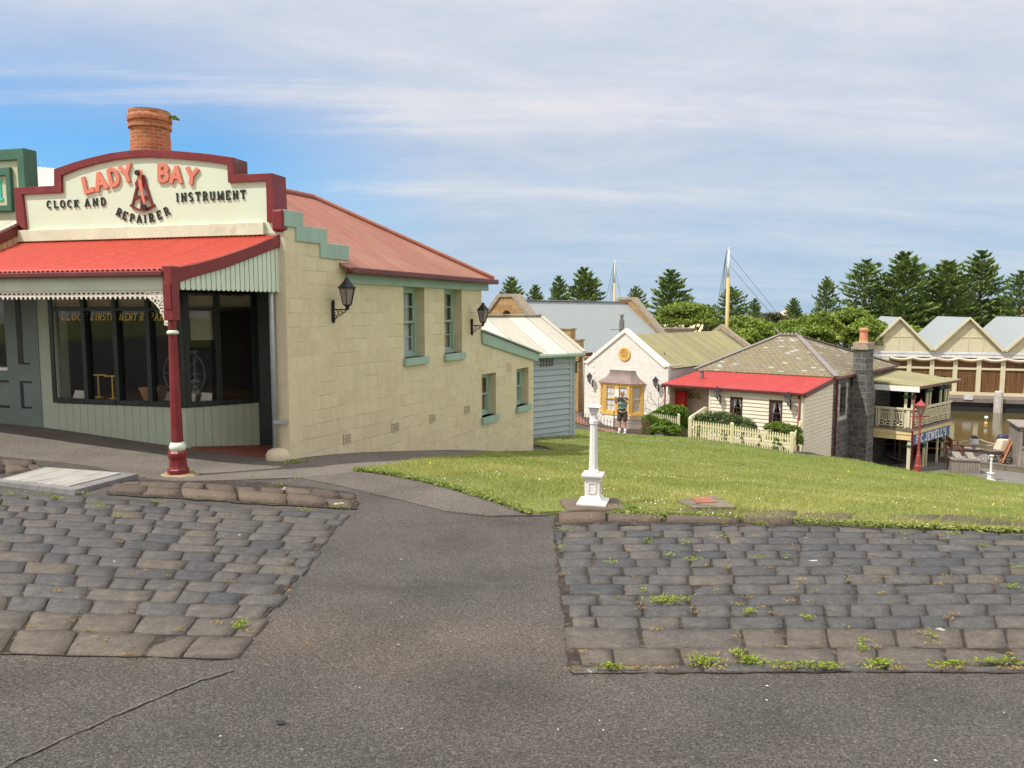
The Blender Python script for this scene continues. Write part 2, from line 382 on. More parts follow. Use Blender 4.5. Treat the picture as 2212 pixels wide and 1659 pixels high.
# ------------------------------------------------------------------ lettering drawn from strokes
def arc(cx, cy, rx, ry, a0, a1, n=9):
    return [(cx + rx*math.cos(R(a0 + (a1-a0)*i/(n-1))), cy + ry*math.sin(R(a0 + (a1-a0)*i/(n-1)))) for i in range(n)]
GL = {  # width, strokes, serif points
 'A': (.8, [[(.1,0),(.4,1)],[(.4,1),(.7,0)],[(.22,.35),(.58,.35)]], [(.1,0),(.7,0)]),
 'B': (.7, [[(.15,0),(.15,1)],[(.15,1),(.4,1)]+arc(.4,.76,.2,.24,90,-90,7)+[(.15,.52)],[(.15,.52),(.42,.52)]+arc(.42,.26,.22,.26,90,-90,7)+[(.15,0)]], []),
 'C': (.75, [arc(.42,.5,.3,.5,50,310,13)], []),
 'D': (.75, [[(.15,0),(.15,1)],[(.15,1),(.35,1)]+arc(.35,.5,.3,.5,90,-90,11)+[(.15,0)]], []),
 'E': (.68, [[(.15,0),(.15,1)],[(.15,1),(.58,1),(.58,.84)],[(.15,.5),(.45,.5)],[(.15,0),(.58,0),(.58,.16)]], []),
 'F': (.65, [[(.15,0),(.15,1)],[(.15,1),(.58,1),(.58,.84)],[(.15,.5),(.45,.5)]], [(.15,0)]),
 'I': (.36, [[(.18,0),(.18,1)]], [(.18,0),(.18,1)]),
 'J': (.6, [[(.42,1),(.42,.25)]+arc(.26,.22,.16,.22,0,-180,7)], [(.42,1)]),
 'K': (.75, [[(.15,0),(.15,1)],[(.6,1),(.15,.42)],[(.3,.6),(.64,0)]], [(.15,0),(.15,1),(.6,1),(.64,0)]),
 'L': (.65, [[(.15,1),(.15,0),(.58,0),(.58,.16)]], [(.15,1)]),
 'M': (.95, [[(.15,0),(.15,1)],[(.15,1),(.47,.1)],[(.47,.1),(.8,1)],[(.8,1),(.8,0)]], [(.15,0),(.8,0)]),
 'N': (.8, [[(.15,0),(.15,1)],[(.15,1),(.64,0)],[(.64,0),(.64,1)]], [(.15,0),(.64,1)]),
 'O': (.8, [arc(.4,.5,.3,.5,0,360,17)], []),
 'P': (.68, [[(.15,0),(.15,1)],[(.15,1),(.4,1)]+arc(.4,.73,.2,.27,90,-90,7)+[(.15,.46)]], [(.15,0)]),
 'R': (.75, [[(.15,0),(.15,1)],[(.15,1),(.4,1)]+arc(.4,.75,.2,.25,90,-90,7)+[(.15,.5)],[(.38,.5),(.64,0)]], [(.15,0),(.64,0)]),
 'S': (.65, [arc(.33,.74,.23,.26,50,270,9)+arc(.33,.25,.24,.25,90,-130,9)[1:]], []),
 'T': (.72, [[(.36,0),(.36,1)],[(.08,.82),(.08,1),(.64,1),(.64,.82)]], [(.36,0)]),
 'U': (.78, [[(.15,1),(.15,.3)]+arc(.39,.27,.24,.27,180,360,9)+[(.63,1)]], [(.15,1),(.63,1)]),
 'W': (1.0, [[(.08,1),(.28,0)],[(.28,0),(.5,.9)],[(.5,.9),(.72,0)],[(.72,0),(.92,1)]], [(.08,1),(.92,1)]),
 'X': (.75, [[(.12,0),(.62,1)],[(.12,1),(.62,0)]], [(.12,0),(.62,0),(.12,1),(.62,1)]),
 'G': (.78, [arc(.42,.5,.3,.5,50,350,13)+[(.5,.42)]], []),
 'H': (.78, [[(.15,0),(.15,1)],[(.63,0),(.63,1)],[(.15,.5),(.63,.5)]], [(.15,0),(.63,0),(.15,1),(.63,1)]),
 'Y': (.75, [[(.08,1),(.38,.48)],[(.68,1),(.38,.48)],[(.38,.55),(.38,0)]], [(.38,0)]),
 '&': (.8, [[(.7,0),(.25,.7)]+arc(.36,.8,.14,.18,200,-20,8)+[(.2,.35)]+arc(.33,.2,.2,.2,150,330,8)+[(.66,.4)]], []),
 '.': (.3, [[(.12,.02),(.2,.02)]], []), "'": (.25, [[(.12,1),(.1,.75)]], []), ' ': (.45, [], []),
}
def glyph(mb, pl, ch, cs, cz, h, rot, wt, d0, d1, serif=True, wx=1., slant=0.):
    """one letter centred on (cs,cz) of plane pl; h cap height, wt stroke weight / h"""
    W, strokes, ser = GL[ch]; c, s_ = math.cos(rot), math.sin(rot); q = [0]
    def tr(x, y):
        x = (x - W/2) * h * wx + (y - .5) * h * slant; y = (y - .5) * h
        return (cs + x*c - y*s_, cz + x*s_ + y*c)
    def rib(pts, wd):
        a = wd/2; L_ = []; R_ = []; m = len(pts)
        closed = m > 3 and abs(pts[0][0]-pts[-1][0]) < 1e-6 and abs(pts[0][1]-pts[-1][1]) < 1e-6
        for i in range(m):
            p0 = pts[i-1] if i else (pts[-2] if closed else pts[0]); p1 = pts[i+1] if i < m-1 else (pts[1] if closed else pts[-1])
            d1_ = unit((pts[i][0]-p0[0], pts[i][1]-p0[1], 0)); d2_ = unit((p1[0]-pts[i][0], p1[1]-pts[i][1], 0))
            d = unit(d1_ + d2_) if (d1_ + d2_).length > 1e-6 else d2_
            k = 1 / max(.5, math.sqrt(max(0., (1 + d1_.dot(d2_)) / 2))) if 0 < i < m-1 else 1
            nx, ny = -d.y * a * k, d.x * a * k
            ex = -d.x * (a*.5 if (i == 0 and not closed) else 0) + d.x * (a*.5 if (i == m-1 and not closed) else 0)
            ey = -d.y * (a*.5 if (i == 0 and not closed) else 0) + d.y * (a*.5 if (i == m-1 and not closed) else 0)
            L_.append(tr(pts[i][0]+nx+ex, pts[i][1]+ny+ey)); R_.append(tr(pts[i][0]-nx+ex, pts[i][1]-ny+ey))
        q[0] += .0006; e = q[0]; n = len(L_); vs = []; fs = []
        for i in range(n):
            vs += [pl.pt(*L_[i], d1 + e), pl.pt(*R_[i], d1 + e), pl.pt(*L_[i], d0), pl.pt(*R_[i], d0)]
        for i in range(n - 1):
            b = 4*i; fs += [(b, b+1, b+5, b+4), (b+1, b+3, b+7, b+5), (b+2, b, b+4, b+6)]
        fs += [(0, 2, 3, 1), (4*n-4, 4*n-3, 4*n-1, 4*n-2)]
        mb.add(vs, fs)
    for st in strokes: rib(st, wt)
    if serif:
        for x, y in ser: rib([(x - wt*.8, y + (wt*.25 if y < .5 else -wt*.25)), (x + wt*.8, y + (wt*.25 if y < .5 else -wt*.25))], wt*.55)
def word(mb, pl, txt, a, b, h, wt, d0, d1, serif=True, slant=0., gap=.12):
    """text from plane point a to plane point b (mid-height line)"""
    tot = sum(GL[c][0] for c in txt) + gap*(len(txt)-1)
    ln = math.hypot(b[0]-a[0], b[1]-a[1]); rot = math.atan2(b[1]-a[1], b[0]-a[0]); wx = ln / (tot*h); x = 0.
    for c in txt:
        W = GL[c][0]; k = (x + W/2) / tot; x += W + gap
        if GL[c][1]: glyph(mb, pl, c, a[0] + (b[0]-a[0])*k, a[1] + (b[1]-a[1])*k, h, rot, wt, d0, d1, serif, min(wx, 1.25), slant)
# ------------------------------------------------------------------ smooth terrain through surveyed points
_ctl = [(0,1659,2.74),(1106,1659,2.74),(2212,1659,2.74),(0,1405,3.8),(500,1425,3.75),(1230,1452,3.72),(2212,1448,3.75),
 (-200,1060,7.4),(300,1052,8.0),(745,1112,7.35),(1190,1125,7.15),(2212,1160,6.6),(1700,1140,6.85),(0,985,9.9),(386,1030,9.4),
 (200,1005,9.6),(620,993,10.8),(100,925,11.87),(395,968,11.22),(770,1018,9.7),(1140,1108,7.4),(850,975,13.27),(1000,972,15.6),
 (1150,975,18.9),(1281,1100,7.5),(1281,1020,12.1),(1310,960,24),(1290,985,17.4),(1180,985,16.3),(1240,960,20.6),(1600,1000,17.7),(1600,980,22),(1850,1030,16.4),(2050,1050,19),(1440,975,19.5),(1700,1060,11.0),(2150,1090,12.0),(1235,943,22.3),(1262,928,34),(1345,937,36),
 (1262,899,41.8),(1340,926,39.4),(1400,931,38.4),(1300,917,40.4),(1490,947,29),(1600,962,28.7),(1705,980,28),(1850,996,30),(1982,1022,29),(2100,1032,31),(2212,1050,33.5),(1440,943,33)]
_pts = [tuple(P(*c)) for c in _ctl] + [(-10,30,-2.5),(-10,60,-5),(5,60,-5.),(-20,10,.3),(-8,20,-1.2),(14,2,-.2),(20,8,-.9),(20,20,-3.5),(12,-3,.05),(-12,-3,.1),(0,-3,.05),(30,30,-6.2)]
_A = np.array(_pts); _n = len(_A)
def _U(r2): return np.where(r2 < 1e-12, 0, r2 * np.log(np.maximum(r2, 1e-12)))
_K = _U(((_A[:, None, :2] - _A[None, :, :2])**2).sum(2)) + np.eye(_n) * .4
_Q = np.c_[np.ones(_n), _A[:, :2]]
_M = np.block([[_K, _Q], [_Q.T, np.zeros((3, 3))]])
_W = np.linalg.solve(_M, np.r_[_A[:, 2], 0, 0, 0])
def GZ(x, y):
    x = np.atleast_1d(np.asarray(x, float)); y = np.atleast_1d(np.asarray(y, float))
    out = np.empty(x.shape)
    for i in range(0, len(x), 20000):
        xx, yy = x[i:i+20000], y[i:i+20000]
        k = _U((xx[:, None]-_A[None, :, 0])**2 + (yy[:, None]-_A[None, :, 1])**2)
        out[i:i+20000] = k @ _W[:_n] + _W[_n] + _W[_n+1]*xx + _W[_n+2]*yy
    return out
def gz(x, y): return float(GZ([x], [y])[0])
def G(u, v, far=60.):
    d = ray(u, v); ys = np.concatenate([np.arange(2, 12, .05), np.arange(12, far, .1)])
    t = ys / d.y; z = EYE + d.z*t; g = GZ(d.x*t, ys); i = np.argmax(z < g)
    if z[i] >= g[i]: i = len(ys) - 1
    a, b = (z[i-1]-g[i-1]), (z[i]-g[i]); k = a/(a-b) if a != b else 0
    y = ys[i-1] + (ys[i]-ys[i-1])*k; tt = y/d.y
    return Vector((d.x*tt, y, EYE + d.z*tt))
def inpoly(px, py, poly):
    c = np.zeros(px.shape, bool); m = len(poly); j = m-1
    for i in range(m):
        xi, yi = poly[i][:2]; xj, yj = poly[j][:2]
        k = ((yi > py) != (yj > py)) & (px < (xj-xi)*(py-yi)/((yj-yi) if yj != yi else 1e-9) + xi)
        c ^= k; j = i
    return c
def region(name, poly, mat, zoff=0., step=.3, flat=None, skirt=0., jit=0., grow=None):
    """sheet that follows the terrain inside a plan polygon"""
    bd = []
    m = len(poly)
    for i in range(m):
        a = Vector(poly[i][:2]); b = Vector(poly[(i+1) % m][:2]); n = max(1, int((b-a).length/step))
        for k in range(n):
            q = a + (b-a)*k/n
            if jit: q += Vector((random.uniform(-jit, jit), random.uniform(-jit, jit)))
            bd.append(q)
    xs = [p.x for p in bd]; ys = [p.y for p in bd]
    gx, gy = [], []
    y = min(ys)
    while y < max(ys):
        st = step * (1 + (max(0, y-8.5)/5 if grow else 0)); x = min(xs)
        while x < max(xs):
            gx.append(x + random.uniform(-.1, .1)*st); gy.append(y + random.uniform(-.1, .1)*st); x += st
        y += st
    gx, gy = np.array(gx), np.array(gy); ok = inpoly(gx, gy, [tuple(p) for p in bd]); gx, gy = gx[ok], gy[ok]
    nb = len(bd)
    cv = [Vector(p) for p in bd] + [Vector((a, b)) for a, b in zip(gx, gy)]
    ov, oe, of, *_ = delaunay_2d_cdt(cv, [], [list(range(nb))], 1, 1e-5)
    px = np.array([p.x for p in ov]); py = np.array([p.y for p in ov])
    pz = (GZ(px, py) if flat is None else np.full(px.shape, flat)) + zoff
    vs = [(a, b, c) for a, b, c in zip(px, py, pz)]; fs = [tuple(f) for f in of]
    mb = MB(); mb.add(vs, fs)
    if skirt:
        cnt = {}
        for f in fs:
            for i in range(len(f)):
                e = (f[i], f[(i+1) % len(f)]); cnt[e] = cnt.get(e, 0) + 1
        n0 = len(mb.v); low = {}
        for (a, b) in list(cnt):
            if (b, a) in cnt: continue
            for k in (a, b):
                if k not in low: low[k] = len(mb.v); mb.v.append((vs[k][0], vs[k][1], vs[k][2]-skirt))
            mb.f.append((b, a, low[a], low[b]))
    o = mb.build(name, mat, smooth=False)
    # make the sheet face upwards
    me = o.data
    if sum(p.normal.z for p in me.polygons[:50]) < 0: me.flip_normals()
    return o
def tone(o, vals):
    a = o.data.attributes.new('tone', 'FLOAT', 'FACE'); a.data.foreach_set('value', np.asarray(vals, np.float32))
def rawmesh(name, mat, co, fidx, k, parent=None, tones=None, loc=(0, 0, 0)):
    """numpy mesh of equal k-gons"""
    me = bpy.data.meshes.new(name); nf = len(fidx)
    me.vertices.add(len(co)); me.vertices.foreach_set('co', np.asarray(co, np.float32).ravel())
    me.loops.add(nf*k); me.loops.foreach_set('vertex_index', np.asarray(fidx, np.int32).ravel())
    me.polygons.add(nf); me.polygons.foreach_set('loop_start', np.arange(nf, dtype=np.int32)*k)
    me.update(calc_edges=True); me.materials.append(mat)
    o = bpy.data.objects.new(name, me); sc.collection.objects.link(o); o.location = loc
    if tones is not None: tone(o, tones)
    if parent: o.parent = parent
    return o
# ------------------------------------------------------------------ shared materials
M = {}
M['asphalt'] = asphaltm('asphalt', (.065, .060, .055), (.111, .100, .090), wash=True)
M['path'] = asphaltm('footpath_asphalt', (.125, .11, .096), (.19, .168, .148), .7)
M['gravelpath'] = asphaltm('gritty_path', (.095, .084, .074), (.155, .137, .120), .5)
M['lowroad'] = asphaltm('quay_asphalt', (.15, .14, .13), (.2, .19, .175), .2, .003)
M['soil'] = paint('joint_soil', (.032, .024, .018), .95, .5, 9, .008, (.24, .19, .14), .5)
M['stone'] = attrm('bluestone_sett', stops=[(0, (.060, .060, .063)), (.35, (.082, .078, .075)), (.6, (.10, .091, .083)), (.8, (.112, .095, .078)), (1, (.138, .102, .072))], rough=.7, bmp=.004, bs=55, nv=.26, spots=(.2, .16, .1), spec=.35, pits=True)
M['kerb'] = attrm('bluestone_kerb', stops=[(0, (.09, .07, .058)), (.5, (.125, .096, .076)), (1, (.165, .122, .088))], rough=.9, bmp=.012, bs=14, nv=.35, spots=(.23, .17, .10))
M['turf'] = paint('turf', (.17, .20, .055), .95, .3, 1.1, .02, (.2, .18, .07), .5)
M['cream'] = paint('cream_parapet', (.63, .72, .56), .55, .03, 1.5, .002, (.5, .46, .33), .12)
M['cream_dirty'] = paint('mossy_cream_base', (.62, .65, .49), .7, .08, 3, .003, (.3, .27, .17), .55)
M['oxide'] = paint('oxblood_paint', (.175, .017, .019), .42, .14, 3, .001, (.36, .12, .1), .25)
M['maroon'] = paint('dark_maroon_gutter', (.12, .022, .022), .4, .2, 3, .001, (.25, .12, .1), .2)
M['pale'] = paint('pale_sage_paint', (.42, .47, .37), .55, .06, 2, .001, (.3, .3, .2), .2, streak=True)
M['palesh'] = paint('pale_fascia_paint', (.55, .58, .47), .55, .06, 2, .001, (.3, .3, .2), .2)
M['mint'] = paint('mint_valance_paint', (.58, .67, .55), .5, .05, 3, .001, (.4, .42, .3), .25, streak=True)
M['white'] = paint('white_paint', (.82, .81, .77), .45, .04, 4, .001, (.5, .42, .3), .2)
M['lace'] = paint('cast_lace_paint', (.80, .74, .64), .5, .08, 20, .001)
M['black'] = paint('black_paint', (.02, .02, .022), .45, .2, 6, .001)
M['dgreen'] = paint('dark_green_joinery', (.018, .028, .024), .35, .2, 6, .001)
M['salmon'] = paint('salmon_letter_paint', (.68, .22, .145), .5, .05, 3, .0)
M['teal'] = paint('sage_teal_paint', (.30, .43, .36), .55, .08, 3, .001, (.2, .25, .2), .25, streak=True)
M['block'] = brick('painted_block_wall', [(.64, .575, .385), (.67, .60, .41), (.615, .545, .36)], (.54, .475, .31), .42, .205, .005, .008, .75, mfade=1., nv=.05, stain=.25, msoft=.6)
M['block2'] = paint('painted_render_reveal', (.60, .53, .37), .7, .07, 4, .004, (.4, .33, .2), .4)
M['redroof'] = corr('red_corrugated_iron', (.45, .058, .034), .076, .16, .5, (.52, .15, .11), .4, bmp=0)
M['redroof2'] = corr('red_cottage_iron', (.46, .035, .030), .076, .14, .5, (.52, .12, .10), .4, .012)
M['salroof'] = corr('faded_oxide_iron', (.30, .12, .078), .076, .2, .65, (.38, .21, .15), .6, .006)
M['ftg'] = paint('tan_footing_mortar', (.33, .25, .15), .9, .2, 8, .006)
M['salridge'] = paint('oxide_ridge_cap', (.34, .13, .09), .6, .15, 4, .001)
M['brick'] = brick('chimney_brick', [(.42, .12, .05), (.52, .17, .07), (.36, .10, .05), (.55, .22, .10)], (.42, .25, .15), .16, .062, .008, .006, nv=.2)
M['glass'] = glassm('window_glass')
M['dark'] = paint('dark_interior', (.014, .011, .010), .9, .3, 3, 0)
M['timber'] = wood('old_brown_timber', (.16, .075, .035))
M['card'] = paint('white_card', (.72, .70, .62), .6, .04, 5, 0)
M['gold'] = paint('gold_leaf_lettering', (.75, .55, .12), .35, .1, 8, 0)
M['galv'] = metal('galvanised_pipe', (.36, .40, .42), .45, .3)
M['lamp'] = metal('black_lantern_iron', (.022, .022, .028), .42, .4)
M['lampglass'] = paint('frosted_lantern_glass', (.26, .22, .22), .25, .1, 8, 0, spec=.6)
M['redbrickfloor'] = brick('red_brick_floor', [(.22, .06, .035), (.28, .08, .05)], (.15, .08, .06), .2, .1, .008, .004)
M['grn'] = paint('forest_green_paint', (.045, .13, .085), .5, .12, 2, .001, (.1, .2, .14), .3)
M['sagepanel'] = paint('sage_panel_paint', (.52, .55, .36), .55, .06, 2, .001, (.36, .36, .22), .3)
M['turq'] = paint('turquoise_letter', (.06, .55, .42), .5, .05, 2, 0)
M['greydoor'] = paint('blue_grey_joinery', (.16, .21, .185), .5, .1, 3, .001)
M['creamiron'] = corr('cream_corrugated_iron', (.66, .62, .50), .076, .06, .5, (.5, .47, .38), .3, .012, band=.76)
M['steel'] = metal('grey_weathered_steel', (.2, .2, .2), .5, .5)
M['tread'] = wood('silvered_timber', (.36, .34, .31), .8, .2, (1, .06, 1), 12)
def px(pl, pts): return [pl.hit(*p) for p in pts]
def Z1(x, y): return (x*.2852, 219.4 + y*.2852)
def Z2(x, y): return (x*.2852, 603.5 + y*.2852)
def Z3(x, y): return (576 + x*.3968, 384 + y*.3968)
def Z4(x, y): return (1014.9 + x*.2811, 521.2 + y*.2811)
def Z5(x, y): return (1399 + x*.2315, 658.3 + y*.2315)
def Z6(x, y): return (1783 + x*.3308, 521.2 + y*.3308)
def Z7(x, y): return (1042.3 + x*.2108, 576 + y*.2108)
def Z8(x, y): return (1673.2 + x*.1984, 685.8 + y*.1984)
def Z9(x, y): return (1837.8 + x*.16914, 795.5 + y*.16914)
def ZP(x, y): return (1250.8 + x*.10416, 811.9 + y*.10416)
def Z0(x, y): return (2029.8 + x*.0992, 905.2 + y*.0992)   # quay close-up
# ------------------------------------------------------------------ ground
g2 = lambda u, v: tuple(G(u, v))[:2]
T_far = [g2(2212, 1050), g2(2140, 1040), g2(2100, 1031), g2(1982, 1022), g2(1850, 996), g2(1795, 989)]
T = [(-24, -3.5), (14, -3.5), (20, 6), (27, 16), (27, 31.5)] + T_far + [(13.2, 34), (10.5, 39), (9, 45), (6, 60), (-24, 60)]
kind(region('street', T, M['asphalt'], -.004, .17, skirt=4, grow=True), 'structure')
fp = [g2(*p) for p in ((-300, 965), (0, 987), (200, 1008), (380, 1040), (560, 1036), (700, 1030), (770, 1019), (850, 1004), (940, 991), (1040, 981), (1140, 979))] + [(1.1, 19.5), (-2, 19), (-5, 13), (-10, 13)]
kind(region('footpath', fp, M['path'], .008, .25, skirt=.05), 'structure')
gp = [g2(*p) for p in ((640, 1033), (740, 1052), (860, 1080), (960, 1105), (1060, 1117), (1185, 1114), (1140, 1107), (1000, 1060), (900, 1033), (770, 1020))]
gpo = region('path', gp, M['gravelpath'], .012, .2, jit=.015, skirt=.05); kind(gpo, 'structure')
LAWN = [g2(*p) for p in ((768, 1019), (830, 1024), (900, 1033), (950, 1044), (1000, 1060), (1060, 1082), (1110, 1099), (1140, 1108), (1165, 1113), (1200, 1111), (1330, 1113), (1450, 1120), (1700, 1132), (1950, 1143), (2212, 1155), (2700, 1170))]
LAWN += [(24, 14), (26.5, 20), (26.5, 31)] + T_far + [g2(1740, 985), g2(1705, 981), g2(1600, 963), g2(1490, 948), g2(1400, 943), g2(1300, 935), g2(1240, 928)]
LAWN += [(-1.5, 33), (-2, 21), g2(1150, 962), g2(1180, 968), g2(1200, 975), g2(1160, 978), g2(1040, 983), g2(940, 993), g2(850, 1006)]
lawn = region('lawn', LAWN, M['turf'], .035, .3, skirt=.1, grow=True); kind(lawn, 'structure')
# stone setts ---------------------------------------------------------------
def setts(name, nl, nr, fr, fl, rows, wid, mat, h=.010, gap=.013, hj=.0025, cut=.07, prot=None, irr=.009, rag=(0, 0)):
    nl, nr, fr, fl = (Vector(p[:2]) for p in (nl, nr, fr, fl))
    pr = np.array([-1, -.975, -.4, .4, .975, 1.]); X, Y_ = [], []; H = []; tn = []; faces = []; base = 0
    for (b0, b1, wk, tb) in rows:
        p0, p1 = nl.lerp(fl, (b0+b1)/2), nr.lerp(fr, (b0+b1)/2); ln = (p1-p0).length; full = ln; st0 = random.uniform(-.03, .06)*rag[0]; ln += random.uniform(-.07, .05)*rag[1]
        a = -random.random()*wid*.8; a = min(a, -.001)
        while a < ln - .04:
            wd = wid*wk*random.choice((.62, .85, 1, 1.1, 1.3, 1.5)) if random.random() < .8 else wid*wk
            a0, a1 = max(st0, a), min(ln, a + wd)
            if ln - a1 < .07: a1 = ln
            a += wd
            if a1 - a0 < .05: continue
            dep = (nl-fl).length*(b1-b0); ga = gap/(a1-a0)*.9; 
            jx = [random.uniform(-1, 1)*irr for _ in range(4)]; jy = [random.uniform(-1, 1)*irr for _ in range(4)]
            hh = h + random.uniform(-hj, hj); tx, ty = random.uniform(-.005, .005), random.uniform(-.005, .005)
            t_ = min(.84 if h < .02 else 1, max(0, random.gauss(.42, .22) if tb is None else random.uniform(*tb)))
            for q in pr:
                for p in pr:
                    fx = (p+1)/2; fy = (q+1)/2
                    ja = jx[0]*(1-fx)*(1-fy) + jx[1]*fx*(1-fy) + jx[2]*fx*fy + jx[3]*(1-fx)*fy
                    jb = jy[0]*(1-fx)*(1-fy) + jy[1]*fx*(1-fy) + jy[2]*fx*fy + jy[3]*(1-fx)*fy
                    sx, sy = p, q
                    if abs(p) > .85 and abs(q) > .85: sx *= .975; sy *= .975
                    aa = a0 + gap/2 + (a1-a0-gap)*(sx+1)/2 + ja + random.uniform(-1, 1)*irr*.15
                    bb = b0*1. + (b1-b0)*((sy*(1 - gap/dep) + 1)/2) + (jb + random.uniform(-1, 1)*irr*.15)/dep*(b1-b0)
                    k = aa/full; l_ = nl.lerp(fl, bb); r_ = nr.lerp(fr, bb); c = l_.lerp(r_, k)
                    X.append(c.x); Y_.append(c.y)
                    if abs(p) == 1 or abs(q) == 1: H.append(-.012)
                    else:
                        e = hh + tx*p + ty*q + random.uniform(-1, 1)*.0015*(1 if tb is None else 2.5)
                        H.append(e - (.001 if abs(p) > .8 or abs(q) > .8 else 0))
            for i in range(5):
                for j in range(5):
                    b = base + i*6 + j; faces.append((b, b+1, b+7, b+6)); tn.append(t_)
            base += 36
    X, Y_, H = map(np.array, (X, Y_, H)); z = GZ(X, Y_) + H
    o = rawmesh(name, mat, np.c_[X, Y_, z], faces, 4, tones=tn); kind(o, 'structure')
    return o
def rowset(n, k0=0., k1=1.): return [(k0 + (k1-k0)*i/n, k0 + (k1-k0)*(i+1)/n) for i in range(n)]
Ln, Lr, Lf2, Lf = G(-420, 1400), G(500, 1425), G(748, 1112), G(-300, 1062)
rl = [(0, .085, 1.2, (.8, 1)), (.085, .165, 1.0, (.75, 1))] + [(a, b, 1.0, None) for a, b in rowset(13, .165, 1)]
region('joint_soil_a', [p[:2] for p in (Ln, Lr, Lf2, Lf)], M['soil'], .002, .10, jit=.012)['kind'] = 'structure'
bpy.data.objects['joint_soil_a'].name = 'joint_soil'
setts('cobbled_strip', Ln, Lr, Lf2, Lf, rl, .27, M['stone'], rag=(0, 1))
Rn, Rr, Rf2, Rf = G(1232, 1455), G(2650, 1452), G(2560, 1172), G(1193, 1137)
rr = [(0, .03, 1.9, (.2, .7)), (.03, .105, 1.4, (.8, 1)), (.105, .20, 1.5, (.75, 1))] + [(a, b, 1.0, None) for a, b in rowset(12, .20, 1)]
region('joint_soil', [p[:2] for p in (Rn, Rr, Rf2, Rf)], M['soil'], .002, .10, jit=.012)['kind'] = 'structure'
setts('cobbled_strip', Rn, Rr, Rf2, Rf, rr, .255, M['stone'], rag=(1, 0))
# low rough kerb stones at the head of each strip
setts('rough_kerb', G(235, 1066), G(770, 1096), G(760, 1068), G(270, 1040), [(0, .5, 1.1, None), (.5, 1, .9, None)], .36, M['kerb'], h=.026, gap=.022, hj=.02, irr=.05)
setts('rough_kerb', G(-200, 1035), G(90, 1020), G(70, 998), G(-200, 990), [(0, .5, 1.1, None), (.5, 1, .9, None)], .36, M['kerb'], h=.03, gap=.03, hj=.02, irr=.05)
setts('rough_kerb', G(1203, 1133), G(2560, 1168), G(2560, 1152), G(1200, 1112), [(0, 1, 1.2, None)], .42, M['kerb'], h=.045, gap=.02, hj=.012, irr=.02)
region('joint_soil', [g2(*p) for p in ((230, 1070), (775, 1100), (765, 1064), (560, 1042), (270, 1036))], M['soil'], .006, .12, jit=.03)['kind'] = 'structure'
region('joint_soil', [g2(*p) for p in ((1195, 1138), (2560, 1176), (2560, 1148), (1200, 1108))], M['soil'], .008, .15, jit=.02)['kind'] = 'structure'
# ------------------------------------------------------------------ lower land, harbour and sea
ZR = -6.25; ZQ = -6.0; ZW = 1.65 - 8.55
edge0 = PZ(2040, 966, ZQ); edge1 = PZ(2180, 979, ZQ); ed = (edge1 - edge0).normalized()
eL = edge0 - ed*7.5; eR = edge1 + ed*25
mb = MB(); mb.slab([(-60, 18, ZR), (60, 18, ZR), (eR.x, eR.y-1, ZR), (eL.x, eL.y-1, ZR), (eL.x-.5, 72, ZR), (-60, 72, ZR)], 1.5)
kind(mb.build('quay_road', M['lowroad'], bevel=0), 'structure')
k0 = PZ(1900, 980, ZR); k1 = PZ(2212, 1021, ZR); kd = (k1-k0).normalized(); k0 = k0 - kd*4; k1 = k1 + kd*16
mb = MB(); mb.slab([(k0.x, k0.y, ZQ), (k1.x, k1.y, ZQ), (eR.x, eR.y, ZQ), (eL.x, eL.y, ZQ)], .9)
kind(mb.build('quay_pavement', M['lowroad']), 'structure')
M['kerbst'] = brick('quay_kerb_stone', [(.17, .14, .1), (.2, .17, .12)], (.1, .08, .06), 1.1, .5, .02, .01)
mb = MB(); mb.bar((k0.x, k0.y-.1, ZQ-.14), (k1.x, k1.y-.1, ZQ-.14), .26, .30); kind(mb.build('quay_kerb', M['kerbst']), 'structure')
mb = MB(); mb.bar((eL.x, eL.y, ZQ-.02), (eR.x, eR.y, ZQ-.02), .28, .22); kind(mb.build('quay_coping', M['white']), 'structure')
mb = MB(); mb.slab([(-160, 72, ZR), (eL.x-.5, 72, ZR), (90, 76, ZR), (130, 76, ZR), (130, 150, ZR), (-160, 150, ZR)], 1.5)
M['park'] = paint('parkland_grass', (.06, .09, .03), .95, .3, .3, .02)
kind(mb.build('far_bank', M['park']), 'structure')
m, t, b = newmat('harbour_water'); v = coords(t)
b.inputs['Base Color'].default_value = (.085, .068, .022, 1); b.inputs['Roughness'].default_value = .05; b.inputs['IOR'].default_value = 1.33
b.inputs['Specular IOR Level'].default_value = .5
bump(t, b, mth(t, 'ADD', noise(t, stretch(t, v, (1, 1.6, 1)), 3.5, 4), mth(t, 'MULTIPLY', noise(t, v, .6, 2), 1.0)), .010, .5)
mb = MB(); mb.poly([(10, 40, ZW), (140, 20, ZW), (140, 80, ZW), (10, 80, ZW)]); kind(mb.build('water', m), 'structure')
m, t, b = newmat('sea_water'); b.inputs['Base Color'].default_value = (.09, .15, .2, 1); b.inputs['Roughness'].default_value = .25
bump(t, b, noise(t, coords(t), .4, 6), .3, .6)
mb = MB(); mb.poly([(-9000, 149, ZW-.2), (9000, 149, ZW-.2), (9000, 12000, ZW-.2), (-9000, 12000, ZW-.2)]); kind(mb.build('sea', m), 'structure')
M['sand'] = paint('dune_sand', (.62, .47, .30), .95, .15, .1, .0, (.25, .25, .12), .5)
